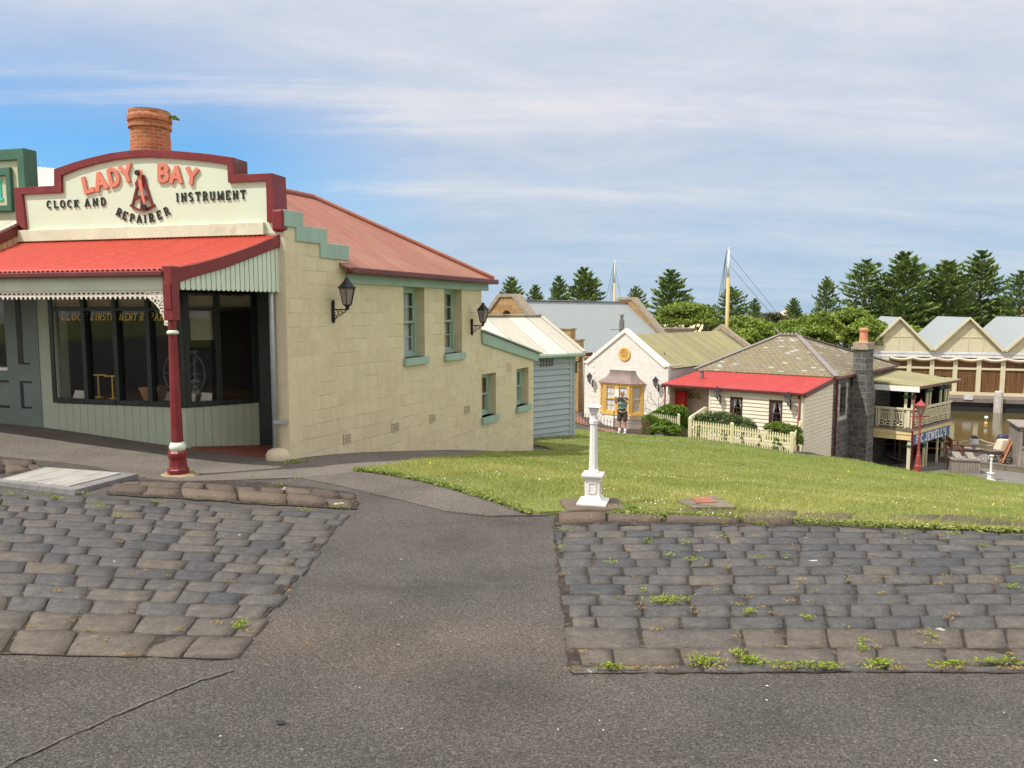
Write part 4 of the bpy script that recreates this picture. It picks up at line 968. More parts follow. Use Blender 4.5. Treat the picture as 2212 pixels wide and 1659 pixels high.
# cast lace frieze
mb = MB(); zb1 -= .002; u_ = .0735; s_ = VF.hit(355, 630)[0]
mb.box(VF, sP-9.5, s_, zb1-.012, zb1, -.03, -.01)
i = 0
while s_ > sP-3.6:
    s_ -= u_; c_ = s_ + u_/2
    ro, ri = u_*.55, u_*.40; A = np.linspace(0, PI, 8)
    mb.prism(VF, [(c_+ro*math.cos(a), zb1-.045+.038*math.sin(a)/1) for a in A] + [(c_+ri*math.cos(a), zb1-.045+.026*math.sin(a)) for a in A[::-1]], -.025, -.013)
    for dx, dz, rr_ in ((0, -.080, .017), (-.024, -.060, .016), (.024, -.060, .016), (0, -.05, .018), (0, -.099, .009)):
        i += 1; mb.prism(VF, [(s_+dx+rr_*math.cos(a), zb1+dz+rr_*math.sin(a)) for a in np.linspace(0, 2*PI, 7)[:-1]], -.026, -.012 + .0003*(i % 7))
mb.build('lace_frieze', M['lace'], shop)
mb = MB(); i = 0   # lace corner bracket
for x, y in ((1120,110),(1165,105),(1210,112),(1240,120),(1150,145),(1195,165),(1235,160),(1205,195),(1240,190),(1245,225),(1225,245),(1255,265),(1245,285),(1262,310),(1255,330),(1180,130),(1220,140)):
    s0_, z0_ = VF.hit(*Z2(x, y)); i += 1
    for k in range(5):
        a0 = k*2*PI/5+i; mb.prism(VF, [(s0_+.026*math.cos(a0)+.014*math.cos(a), z0_+.026*math.sin(a0)+.014*math.sin(a)) for a in np.linspace(0, 2*PI, 7)[:-1]], -.028, -.012+.0004*((i+k) % 9))
mb.tube([VF.pt(*VF.hit(*Z2(x, y)), -.02) for x, y in ((1085,110),(1130,150),(1170,185),(1205,230),(1235,280),(1255,335))], .007, 6)
mb.build('lace_bracket', M['lace'], shop)
# post
pb = Vector((PB.x, PB.y, gz(PB.x, PB.y))); hz_ = lambda v: P(380, v, 9.4).z - pb.z
mb = MB(); k = 9.4/F
mb.lathe([(.128,.03),(.128,.09),(.118,.10),(.106,.13),(.102,.16),(.100,hz_(992)),(.105,hz_(990)),(.118,hz_(984)),(.118,hz_(977)),(.085,hz_(970)),(.0,hz_(969))], 8, tuple(pb))
mb.lathe([(.072,hz_(960)),(.067,hz_(900)),(.052,hz_(722)),(.0,hz_(721))], 8, tuple(pb))
mb.lathe([(.05,hz_(722)),(.05,hz_(690)),(.0,hz_(689))], 12, tuple(pb))
po = mb.build('verandah_post', M['oxide'], shop, bevel=.004)
mb = MB(); a_ = math.atan2(VF.d.y, VF.d.x)
mb.lathe([(.066,hz_(692)),(.066,hz_(575))], 4, tuple(pb), a_, True); mb.lathe([(.045,hz_(668)),(.045,hz_(612))], 4, (pb.x-.03*0, pb.y-.035, pb.z), a_, True)
mb.build('post_head', M['oxide'], po, org=ORG(shop), bevel=.006)
for v0, v1, r0 in ((722, 714, .066), (973, 955, .09)):
    mb = MB(); mb.lathe([(.045,hz_(v0)),(r0,hz_(v0)),(r0*1.08,hz_(v0*.5+v1*.5)),(r0*.86,hz_(v1)),(.04,hz_(v1-1))], 20, tuple(pb)); mb.build('post_ring', M['cream'], po, org=ORG(shop), smooth=True)
mb = MB(); mb.lathe([(.27,-.1),(.25,.0),(.2,.035),(.0,.04)], 10, tuple(pb)); mb.build('post_footing', M['ftg'], po, org=ORG(shop), bevel=.02)
# end panel with scalloped valance
eA = EP.hit(360, 612); eB = EP.hit(608, 530)
top_pts = [EP.hit(*q) for q in ((360,581),(420,570),(480,553),(540,532),(580,516),(609,502))]
bot_pts = [EP.hit(*q) for q in ((609,531),(580,541),(540,557),(480,580),(420,597),(384,609),(360,613))]
mb = MB(); mb.prism(EP, bot_pts[::-1] + top_pts[::-1], -.03, .05); mb.build('end_fascia', M['oxide'], shop, bevel=.008)
mb = MB(); n_ = 21; sa, sb = EP.hit(387, 620)[0], EP.hit(603, 620)[0]; wv = (sb-sa)/n_
zlo = EP.hit(490, 629)[1]
xs_ = [p[0] for p in bot_pts[::-1]]; zs_ = [p[1] for p in bot_pts[::-1]]
for i in range(n_):
    x0 = sa + i*wv + .006; x1 = sa + (i+1)*wv - .006; zt0, zt1 = np.interp([x0, x1], xs_, zs_) + .03; c_ = (x0+x1)/2; rr_ = (x1-x0)/2
    pts = [(c_+rr_*math.cos(a), zlo+rr_+rr_*math.sin(a)) for a in np.linspace(PI, 2*PI, 8)] + [(x1, zt1), (x0, zt0)]
    mb.prism(EP, pts, .0, .018)
mb.prism(EP, [(sa, zlo+.15), (sb, zlo+.15)] + [(p[0], p[1]+.02) for p in bot_pts if sa < p[0] < sb], -.03, -.02)
mb.build('scalloped_valance', M['mint'], shop)
# wall lanterns ---------------------------------------------------------------
def lantern(label, loc, rotz, sc_=1., first=[None], group='black wall lanterns on the shop side wall', style=0):
    if first[0] is not None:
        return_ = dup(first[0], loc, rotz, label); return_.scale = (sc_, sc_, sc_); return_['group'] = group; return return_
    o = lthing('wall_lantern', label, 'lantern', loc, rotz, group)
    mb = MB()   # local: wall at y=0, outward -y
    mb.tube([(0,-.02,-.17),(0,-.03,-.14),(0,-.02,.0),(0,-.03,.14),(0,-.02,.17)], .02, 8); mb.lb(-.02,.02,-.012,0,-.15,.15)
    mb.tube([(0,-.02,.03),(0,-.30,.03)], .011, 6)
    def scr(cx, cz, r0, a0, a1, n=12): return [(0, cx+r0*math.cos(R(a0+(a1-a0)*i/n))*(1-.5*i/n), cz+r0*math.sin(R(a0+(a1-a0)*i/n))*(1-.5*i/n)) for i in range(n+1)]
    for q in ((-.07,-.03,.045,90,420),(-.14,-.02,.04,200,-120),(-.21,.0,.03,90,400),(-.06,-.09,.03,60,-260)): mb.tube(scr(*q), .006, 5)
    mb.tube([(0,-.02,-.12),(0,-.09,-.085),(0,-.16,-.05),(0,-.23,-.01),(0,-.28,.025)], .007, 5)
    mb.build('bracket', M['lamp'], o, smooth=False)
    mb = MB(); c = (0, -.28, 0)
    mb.lathe([(.015,.02),(.035,.05),(.03,.07),(.05,.085),(.065,.095),(.065,.105),(.02,.106)], 6, c)
    mb.lathe([(.02,.345),(.145,.345),(.15,.355),(.10,.40),(.055,.45),(.035,.475),(.035,.49),(.01,.51),(.0,.52)], 6, c)
    for k in range(6):
        a = 2*PI*(k+.5)/6; mb.tube([(c[0]+.068*math.cos(a), c[1]+.068*math.sin(a), .10), (c[0]+.125*math.cos(a), c[1]+.125*math.sin(a), .345)], .006, 4)
    h_ = mb.build('lantern_head', M['lamp'], o)
    mb = MB(); mb.lathe([(.062,.105),(.118,.343)], 6, c); mb.build('lantern_glass', M['lampglass'], h_)
    first[0] = o; return o
rS = math.atan2(SP.d.y, SP.d.x)
p = SP.pt(*s3(357, 728), 0); lantern('ornate black lantern high on the yellow side wall near its front corner', p, rS, .95)
p = SP.pt(*s3(1113, 812), 0); lantern('black lantern at the far end of the yellow side wall above the lean-to', p, rS, .98)
# neighbouring shop at the left edge -----------------------------------------
nb = thing('green_shop', 'neighbouring shop with green framed sage parapet cut off by the left edge', 'shop', tuple(FP.pt(fs(30), -.3, 0)))
GP = FP.off(-.4)
gs = lambda u, v=400: GP.hit(u, v)
x1 = gs(59)[0]; x0 = x1-4; zt_ = gs(50, 323)[1]; zb_ = gs(50, 505)[1]-.3
mb = MB(); mb.box(GP, x0, x1, zb_, zt_, -.19, -.002); gpar = mb.build('parapet', M['sagepanel'], nb)
tw = gs(59)[0]-gs(45)[0]
mb = MB(); mb.prism(GP, [(x0, zb_+.001), (x0+.1, zb_+.001), (x0+.1, zt_-.16), (x1-tw, zt_-.16), (x1-tw, zb_+.001), (x1+.012, zb_+.001), (x1+.012, zt_+.015), (x0, zt_+.015)], -.20, .05); mb.build('parapet_trim', M['grn'], gpar, org=ORG(nb), bevel=.01)
q = [gs(27, 362), gs(27, 457)]; q2 = [gs(18, 380)[0], gs(18, 380)[1], gs(18, 444)[1]]
mb = MB(); mb.prism(GP, [(x0+.3, q[1][1]), (q[0][0], q[1][1]), (q[0][0], q[0][1]), (x0+.3, q[0][1])], 0, .06, [[(x0+.5, q2[2]), (q2[0], q2[2]), (q2[0], q2[1]), (x0+.5, q2[1])]]); mb.build('sign_frame', M['grn'], gpar, org=ORG(nb), bevel=.01)
mb = MB(); a, z_ = gs(1.5, 410); hh = gs(0, 385)[1]-gs(0, 432)[1]; mb.box(GP, a-.06, a+.015, z_-hh*.42, z_+hh*.42, .002, .014); mb.box(GP, a-.09, a+.045, z_-hh*.5, z_-hh*.38, .002, .0144); mb.box(GP, a-.09, a+.045, z_+hh*.38, z_+hh*.5, .002, .0144)
mb.build('sign_lettering', M['turq'], nb)
# its verandah end: sloping beam over boards
NE = VP(FP.pt(fs(56), 0, .05), (.262, .965))
ne = lambda u, v: NE.hit(u, v)
bp = [ne(53, 478), ne(54, 500), ne(0, 527), ne(-60, 556), ne(-60, 530), ne(0, 503)]
mb = MB(); mb.prism(NE, [bp[3], bp[2], bp[1], bp[0], bp[5], bp[4]], -.05, .03); mb.build('verandah_beam', M['maroon'], nb, bevel=.004)
mb = MB(); a0, a1 = ne(-60, 540)[0], ne(50, 505)[0]; n_ = 9
M['bgboard'] = paint('tan_boarding', (.55, .42, .27), .6, .08, 3, .001, (.35, .25, .15), .3)
for i in range(n_):
    xa = a0+(a1-a0)*i/n_+.006; xb = a0+(a1-a0)*(i+1)/n_-.006
    ztt = lambda x: np.interp(x, [bp[3][0], bp[2][0], bp[1][0]], [bp[3][1], bp[2][1], bp[1][1]])
    zbb = lambda x: np.interp(x, [ne(-60, 600)[0], ne(0, 569)[0], ne(50, 540)[0]], [ne(-60, 600)[1], ne(0, 569)[1], ne(50, 540)[1]])
    mb.prism(NE, [(xa, zbb(xa)-.05), (xb, zbb(xb)-.05), (xb, ztt(xb)+.02), (xa, ztt(xa)+.02)], -.02, 0)
mb.build('end_boarding', M['bgboard'], nb)
mb = MB(); mb.slab([NE.pt(bp[4][0], bp[4][1]+.02, -.02), NE.pt(bp[0][0], bp[0][1]+.02, -.02), NE.pt(bp[0][0], bp[0][1]+.02, -3), NE.pt(bp[4][0], bp[4][1]+.02, -3)], .03); mb.build('verandah_roof', M['creamiron'], nb)
# shopfront in blue-grey joinery
s_l = fs(-120); sR_ = fs(84); zg = lambda v, u=50: fz(u, v)
mb = MB(); wnd = [(fs(-90), zg(793, 5)), (fs(14), zg(793, 5)), (fs(14), zg(640, 5)), (fs(-90), zg(640, 5))]
mb.prism(FP, [(s_l, -1), (sR_, -1), (sR_, top), (s_l, top)], -.2, .01, [wnd]); sfw = mb.build('shopfront', M['greydoor'], nb)
# shadow lines of the recessed panel mouldings, painted as black strips
def Lm(pts):
    mb = MB()
    for a, b in zip(pts[:-1], pts[1:]):
        (sa_, za_), (sb_, zb__) = FP.hit(*Z2(*a)), FP.hit(*Z2(*b)); mb.box(FP, min(sa_, sb_)-.012, max(sa_, sb_)+.012, min(za_, zb__)-.012, max(za_, zb__)+.012, .011, .018 if a[0] == b[0] else .017)
    mb.build('moulding_shadow', M['black'], sfw, org=ORG(nb))
Lm([(150, 150), (150, 637), (225, 637)]); Lm([(238, 777), (173, 777), (173, 970), (243, 970)]); Lm([(-90, 770), (65, 770)]); Lm([(-90, 960), (75, 960)])
g = MB(); g.box(FP, wnd[0][0]+.002, wnd[1][0]-.002, wnd[0][1]+.002, wnd[2][1]-.002, -.15, -.145); g.build('window_pane', M['glass'], sfw, org=ORG(nb))
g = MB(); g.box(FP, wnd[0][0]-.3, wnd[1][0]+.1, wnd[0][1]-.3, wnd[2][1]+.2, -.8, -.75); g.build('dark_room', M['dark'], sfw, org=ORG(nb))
g = MB(); g.box(FP, wnd[0][0], wnd[1][0]+.03, wnd[0][1]-.05, wnd[0][1]-.001, -.12, .04); g.build('window_sill', M['white'], sfw, org=ORG(nb), bevel=.004)
g = MB(); g.box(FP, s_l-3, s_l-.01, -1, top, -.2, 0); g.build('front_wall', M['greydoor'], nb)
# roof behind the two parapets
mb = MB(); mb.slab([P(-120, 410, 12.9), P(150, 412, 12.9), P(150, 367, 15.0), P(-120, 340, 15.0)], .05); mb.build('rear_roof', M['creamiron'], nb)
mb = MB(); g = P(60, 450, 14.0); mb.box(FP, x0-.5, x1+.3, -1, zb_+.6, -4.2, -4.0); mb.build('rear_wall', M['sagepanel'], nb)

# an old seam in the road and a tar spot
M['seam'] = asphaltm('road_seam', (.095, .086, .078), (.155, .138, .122))
mb = MB(); pts = [(-60, 1700), (40, 1640), (150, 1590), (260, 1540), (370, 1495), (430, 1470), (520, 1445)]; L2, R2 = [], []
ctr = []
for q0_, q1_ in zip(pts[:-1], pts[1:]):
    for k in range(6): ctr.append((q0_[0]+(q1_[0]-q0_[0])*k/6, q0_[1]+(q1_[1]-q0_[1])*k/6+random.uniform(-1.5, 1.5)))
for i, q in enumerate(ctr): g = G(*q); w_ = random.uniform(.003, .010); L2.append((g.x-w_*.5, g.y+w_, g.z+.004)); R2.append((g.x+w_*.5, g.y-w_, g.z+.004))
for i in range(len(L2)-1): mb.add([R2[i], R2[i+1], L2[i+1], L2[i]], [(0, 1, 2, 3)])
kind(mb.build('road_seam', M['seam']), 'structure')
mb = MB(); g = G(605, 1563); mb.poly([(g.x+.022*math.cos(t_)*(1+.25*math.sin(3*t_)), g.y+.014*math.sin(t_), g.z+.005) for t_ in np.linspace(0, 2*PI, 15)[:-1]]); kind(mb.build('tar_spot', M['black']), 'structure')
# ------------------------------------------------------------------ village materials
M['blueboard'] = paint('pale_blue_weatherboard', (.36, .42, .45), .6, .07, 2, .001, (.3, .33, .32), .3)
M['wboard'] = paint('cream_weatherboard', (.70, .63, .49), .6, .05, 2, .001, (.45, .38, .28), .25)
M['wboard_old'] = paint('weathered_white_boards', (.56, .56, .56), .75, .14, 3, .002, (.3, .27, .25), .5)
M['bluesteel'] = corr('pale_blue_steel', (.31, .34, .34), .19, .03, .6, (.36, .385, .38), .2, .01)
M['olive'] = corr('lichened_olive_iron', (.30, .275, .145), .076, .12, .65, (.48, .39, .11), .5, .008, band=1.2)
M['ochre'] = brick('ochre_sandstone', [(.40, .25, .11), (.46, .30, .14), (.34, .20, .09)], (.30, .2, .11), .75, .30, .012, .008, nv=.15, stain=.4)
M['coping'] = paint('lichened_stone_coping', (.30, .25, .19), .9, .25, 6, .006, (.42, .28, .06), .6)
M['whitebrick'] = brick('limewashed_brick', [(.74, .71, .64), (.78, .75, .69), (.71, .68, .60)], (.66, .63, .57), .24, .086, .008, .004, .7, nv=.04, stain=.12)
M['mauve'] = paint('mauve_render', (.62, .49, .48), .7, .08, 3, .002, (.4, .3, .28), .4)
M['yellow'] = paint('mustard_joinery', (.66, .42, .12), .5, .06, 3, .001, (.6, .42, .15), .2)
M['copper'] = paint('aged_copper_sheet', (.20, .14, .13), .5, .14, 4, .001, (.32, .26, .24), .5)
M['bstone'] = brick('bluestone_ashlar', [(.10, .102, .10), (.14, .137, .128), (.18, .172, .158), (.12, .12, .12)], (.27, .25, .205), .55, .27, .014, .02, .85, nv=.3, stain=.3)
M['slate'] = brick('mixed_roof_slates', [(.21, .175, .105), (.24, .20, .12), (.26, .205, .12), (.20, .18, .12), (.28, .19, .105), (.22, .19, .12), (.23, .22, .16), (.25, .20, .115), (.21, .18, .11), (.27, .21, .125), (.24, .2, .13), (.36, .36, .31)], (.09, .075, .055), .30, .20, .012, .006, .8, nv=.1, stain=.25, msoft=0)
M['lead'] = paint('lead_flashing', (.23, .20, .19), .6, .1, 4, .001)
M['terra'] = paint('terracotta_pot', (.55, .24, .12), .75, .12, 6, .002, (.45, .3, .22), .3)
M['quoin'] = paint('pale_quoin_stone', (.42, .41, .37), .85, .1, 5, .005)
M['fence'] = paint('cream_yellow_pickets', (.74, .67, .42), .55, .05, 4, .001, (.5, .45, .25), .2)
M['balc'] = paint('cream_balcony_paint', (.68, .62, .42), .5, .05, 4, .001)
M['balcy'] = paint('warm_yellow_beam', (.74, .60, .30), .5, .05, 4, .001)
M['signblue'] = paint('blue_sign_board', (.045, .12, .27), .5, .1, 6, .001, (.2, .25, .35), .25)
M['signwhite'] = paint('faded_white_lettering', (.66, .66, .63), .6, .12, 18, 0)
M['boatc'] = paint('cream_boathouse_boards', (.60, .54, .36), .6, .05, 1, .001)
M['shutter'] = wood('oiled_brown_shutter', (.17, .085, .035), .6, .4, (1.5, 1.5, .05), 5)
M['canvas'] = paint('rolled_canvas', (.60, .52, .40), .9, .1, 4, .002)
M['pile'] = wood('pale_mooring_timber', (.50, .47, .43), .8, .2)
M['deckw'] = wood('grey_deck_timber', (.20, .16, .14), .8, .2, (.05, 1, 1), 8)
M['lampred'] = paint('dull_red_lamp_paint', (.30, .045, .04), .45, .1, 5, .001)
M['mailred'] = paint('pillar_red_paint', (.55, .02, .02), .4, .06, 5, 0)
M['curt'] = paint('lace_curtain', (.80, .82, .88), .9, .15, 14, 0)
def clipz(poly, z0, z1):
    def cl(p, f):
        out = []
        for i in range(len(p)):
            a, b = p[i-1], p[i]; fa, fb = f(a), f(b)
            if (fa >= 0) != (fb >= 0): k = fa/(fa-fb); out.append((a[0]+(b[0]-a[0])*k, a[1]+(b[1]-a[1])*k))
            if fb >= 0: out.append(b)
        return out
    q = cl(poly, lambda p: p[1]-z0)
    return cl(q, lambda p: z1-p[1]) if q else q
def clap(pl, poly, pitch, dep, mat, name, parent, holes=(), back=.05):
    """lapped weatherboards clipped to a convex outline, broken at rectangular openings"""
    mb = MB(); zmin = min(p[1] for p in poly); zmax = max(p[1] for p in poly); z = zmin
    while z < zmax:
        strip = clipz(poly, z+.016, z+pitch)
        if len(strip) >= 3:
            segs = [strip]
            for (a, b, c, d) in holes:
                if d <= z+.01 or c >= z+pitch-.01: continue
                ns = []
                for sgm in segs:
                    for f in ((lambda p: a-p[0]), (lambda p: p[0]-b)):
                        q = []
                        for i in range(len(sgm)):
                            u0, u1 = sgm[i-1], sgm[i]; fa, fb = f(u0), f(u1)
                            if (fa >= 0) != (fb >= 0): k = fa/(fa-fb); q.append((u0[0]+(u1[0]-u0[0])*k, u0[1]+(u1[1]-u0[1])*k))
                            if fb >= 0: q.append(u1)
                        if len(q) >= 3: ns.append(q)
                segs = ns
            for sgm in segs:
                m_ = len(sgm); b0 = len(mb.v)
                fr = [pl.pt(s_, zz, dep*(1-(zz-z)/pitch)) for s_, zz in sgm]; bk = [pl.pt(s_, zz, -back*.5) for s_, zz in sgm]
                ar = sum(sgm[i-1][0]*sgm[i][1]-sgm[i][0]*sgm[i-1][1] for i in range(m_))
                if ar < 0: fr.reverse(); bk.reverse()
                mb.add(fr + bk, [tuple(range(m_))] + [((i+1) % m_, i, i+m_, (i+1) % m_+m_) for i in range(m_)])
        z += pitch
    mb.prism(pl, poly, -back-.02, -.028, [[(a, c), (b, c), (b, d), (a, d)] for a, b, c, d in holes])
    return mb.build(name, mat, parent)
def solid(mb, pl, poly, d0, d1, holes=()): mb.prism(pl, poly, d0, d1, holes)
YD = Vector((.642, .766, 0)); XD = Vector((.766, -.642, 0))
# ------------------------------------------------------------------ pale blue shed
p = P(1236, 940, 22.3); SH = VP((p.x, p.y), (.768, .64))
shed = thing('garden_shed', 'pale blue weatherboard shed with cream corrugated roof behind the yellow wall', 'shed', tuple(p))
ze = SH.off(.22).hit(1210, 764)[1]; zbse = gz(p.x, p.y)
poly = [(-2.6, zbse-.3), (0, zbse+.06), (0, ze), (-2.6, ze)]
clap(SH, poly, .165, .035, M['blueboard'], 'weatherboard_wall', shed)
mb = MB(); mb.box(SH, -.0, .09, zbse-.1, ze, -.06, .035); mb.box(SH, -.13, -.03, zbse+.04, ze, .0, .03); mb.build('corner_board', M['blueboard'], shed)
mb = MB(); mb.box(SH, .0, .03, zbse-.2, ze, -3.4, -.06); mb.box(SH, -2.6, -2.55, zbse-.4, ze, -3.4, -.06); mb.build('end_wall', M['blueboard'], shed)
s0_, z0_ = SH.hit(*Z4(545, 893)); s1_, z1_ = SH.hit(*Z4(630, 957))
mb = MB()
for i in range(5): x = s0_+(s1_-s0_)*i/4; mb.box(SH, x-.018, x+.018, z1_, z0_, .0, .05)
mb.box(SH, s0_, s1_, z1_, z0_, -.01, .026); mb.build('vent_grille', M['steel'], shed)
sx0 = SH.off(.25).hit(1263, 762)[0]
rg = P(1175, 681.5, 23.9); eR_ = SH.pt(sx0, ze, .25); 
rp = rg - Vector((SH.d.x, SH.d.y, 0)) * 0
rR = SH.pt(sx0, rg.z, -1.6); sl = SH.hit(1051, 683)[0]
lenr = sx0+2.45
mb = MB(); a, b = SH.pt(sx0, ze, .25), SH.pt(sx0-2.75, ze, .25); c, d_ = SH.pt(sx0-2.75, rg.z, -1.7), SH.pt(sx0, rg.z, -1.7)
mb.slab([b, a, d_, c], .03); e, f_ = SH.pt(sx0, ze, -3.65), SH.pt(sx0-2.75, ze, -3.65); mb.slab([c, d_, e, f_], .03)
srf = mb.build('roof', M['creamiron'], shed)
mb = MB(); mb.bar(c+Vector((0,0,.03)), d_+Vector((0,0,.03)), .22, .03); mb.bar(a+Vector((0,0,.03)), d_+Vector((0,0,.03)), .14, .03); mb.build('ridge_cap', M['creamiron'], srf, org=ORG(shed))
mb = MB(); mb.bar(b-Vector((0,0,.06)), a-Vector((0,0,.06)), .1, .08); mb.build('gutter', M['shg'] if 'shg' in M else M['teal'], srf, org=ORG(shed), bevel=.015)
mb = MB(); q = SH.pt(.09, ze-.12, .1); mb.tube([SH.pt(sx0-.1, ze-.08, .22), SH.pt(sx0-.1, ze-.25, .18), SH.pt(.1, ze-.28, .05), SH.pt(.1, ze-.6, .05)], .03, 8)
mb.build('downpipe', M['steel'], shed, smooth=True)
mb = MB(); q = [SH.pt(-2.75+sx0, ze+.1, .1), SH.pt(-4.4, ze-.3, .2), SH.pt(-4.4, rg.z-.25, -1.7), SH.pt(-2.75+sx0, rg.z-.2, -1.7)]; M['navy'] = paint('dark_blue_flashing', (.05, .07, .11), .5, .1, 4, 0); mb.slab(q, .05); mb.build('side_roof', M['navy'], srf, org=ORG(shed))
# ------------------------------------------------------------------ sandstone warehouse
r0 = P(1099, 648.5, 52); WD = Vector((.62, .785, 0)).normalized(); WX = Vector((WD.y, -WD.x, 0)); hw = 4.1
whs = thing('stone_warehouse', 'long ochre sandstone warehouse with a wide pale blue roof and stone gable copings', 'warehouse', (r0.x, r0.y, -5.5))
WP = VP((r0.x, r0.y), (WX.x, WX.y))      # gable plane through the ridge start
zr = r0.z; zee = zr - hw*.86; lr = 15.6
mb = MB(); mb.slab([r0+WX*hw+Vector((0,0,zee-zr)), r0+WX*hw+WD*lr+Vector((0,0,zee-zr)), r0+WD*lr, r0], .06); mb.slab([r0, r0+WD*lr, r0+WD*lr-WX*hw+Vector((0,0,zee-zr)), r0-WX*hw+Vector((0,0,zee-zr))], .06)
wr = mb.build('roof', M['bluesteel'], whs)
mb = MB(); mb.bar(r0+Vector((0,0,.05)), r0+WD*lr+Vector((0,0,.05)), .35, .05); mb.build('ridge_cap', M['bluesteel'], wr, org=ORG(whs))
mb = MB(); mb.bar(r0+WX*(hw+.08)+Vector((0,0,zee-zr-.08)), r0+WX*(hw+.08)+WD*lr+Vector((0,0,zee-zr-.08)), .16, .16); mb.build('gutter', M['maroon'], wr, org=ORG(whs))
mb = MB(); top_ = zr+.32
g_out = [(-hw, -7.5), (hw, -7.5), (hw, zee+.1), (.55, top_), (-.55, top_), (-hw, zee+.1)]
arch = [(.38*math.cos(a), zr-1.05+.38*math.sin(a)) for a in np.linspace(0, PI, 10)] + [(-.38, zr-1.7), (.38, zr-1.7)]
mb.prism(WP, g_out, -.35, .25, [arch]); mb.prism(VP((r0+WD*(lr+.3)).xy, (WX.x, WX.y)), g_out, -.35, .25)
Wside = VP((r0+WX*hw).xy, (WD.x, WD.y)); mb.box(Wside, -.1, lr, -7.5, zee-.05, -.4, -.02)
mb.build('stone_wall', M['ochre'], whs)
mb = MB(); mb.prism(WP, arch, -.9, -.5); mb.build('loft_opening', M['dark'], whs)
mb = MB()
for pln in (WP, VP((r0+WD*(lr+.3)).xy, (WX.x, WX.y))):
    mb = MB(); rib(mb, pln, [(-hw-.1, zee+.05), (-.6, top_), (.6, top_), (hw+.1, zee+.05)], .26, .26, -.45, .35); mb.build('gable_coping', M['coping'], whs)
q = P(1468, 712, 58); mb = MB(); mb.lb(q.x-1.0, q.x+1.1, q.y, q.y+.8, -7, q.z+.02); mb.lb(q.x-1.08, q.x+1.18, q.y-.08, q.y+.88, q.z+.02, q.z+.14); mb.build('side_chimney', M['coping'], whs)
# stepped stone stack between shed and warehouse
a = P(1219, 722, 44); st_ = thing('stepped_stone_wall', 'stepped grey stone end wall rising behind the cream shed roof', 'wall', (a.x, a.y, -5)); p0 = VP(a.xy, (.766, -.642))
mb = MB(); k = 44/F; h1 = P(1219, 712, 44).z; h2 = P(1219, 735, 44).z
mb.prism(p0, [(-.9, -6), (1.0, -6), (1.0, h2), (.42, h2), (.42, h1), (-.9, h1)], -.5, 0); sw_ = mb.build('stone_wall', M['ochre'], st_)
mb = MB(); mb.box(p0, -.95, .48, h1, h1+.08, -.55, .05); mb.box(p0, .46, 1.06, h2, h2+.08, -.55, .05); mb.build('coping', M['coping'], st_)
mb = MB(); q = P(1243, 800, 45.5); pw = VP(q.xy, (.766, -.642)); mb.box(pw, -1.5, 1.2, -6.5, P(1243, 770, 45.5).z, -.4, 0); o = mb.build('yard_wall', M['ochre']); tag(o, 'ochre stone wall in the gap between the blue shed and the white gable house', 'wall')
# ------------------------------------------------------------------ white gable house
p = P(1444, 791, 38.5); GH = VP(p.xy, XD.xy); s0 = GH.hit(1262.5, 800)[0]; zsh = GH.hit(1444, 791)[1]; aps, apz = GH.hit(1349.5, 714)
gbase = -5.2; W2 = (0 - s0)/2; mid_ = s0/2
gh = thing('gable_house', 'white limewashed gable house with mustard bay window and lichened olive iron roof', 'house', (p.x, p.y, -4.1))
mb = MB(); mb.prism(GH, [(s0, gbase), (0, gbase), (0, zsh), (-.22, zsh), (mid_+.12, apz), (mid_-.12, apz), (s0+.22, zsh), (s0, zsh)], -.3, 0)
gw = mb.build('gable_wall', M['whitebrick'], gh)
mb = MB(); rib(mb, GH, [(s0+.14, zsh-.02), (mid_, apz+.0), (-.14, zsh-.02)], .20, .20, -.32, .07); mb.box(GH, s0-.03, s0+.25, zsh-.04, zsh+.05, -.31, .06); mb.box(GH, -.25, .03, zsh-.04, zsh+.05, -.31, .06)
M['limewash'] = paint('limewash', (.76, .73, .68), .7, .05, 3, .002, (.5, .45, .35), .25)
mb.build('gable_coping', M['limewash'], gw, org=ORG(gh))
mb = MB()   # toothed quoins at the left edge
for i in range(11): z = gbase+1.3+i*.32; mb.box(GH, s0+.55, s0+.67, z, z+.16, .0, .018)
mb.build('quoin_strip', M['limewash'], gw, org=ORG(gh))
cs, cz = GH.hit(*Z4(1190, 866)); ro = .36; C = lambda r, n=28: [(cs+r*math.cos(a), cz+r*math.sin(a)) for a in np.linspace(0, 2*PI, n+1)[:-1]]
mb = MB(); mb.prism(GH, C(ro), .0, .06, [C(ro*.62)]); vt = mb.build('round_vent', M['yellow'], gh, bevel=.01)
mb = MB(); mb.prism(GH, C(ro*.62), .0, .01)
for k_ in (-.12, -.04, .04, .12): hwid = math.sqrt(max(0, (ro*.6)**2-k_**2)); mb.box(GH, cs-hwid, cs+hwid, cz+k_-.02, cz+k_+.02, .01, .045)
mb.build('louvre', M['yellow'], vt, org=ORG(gh))
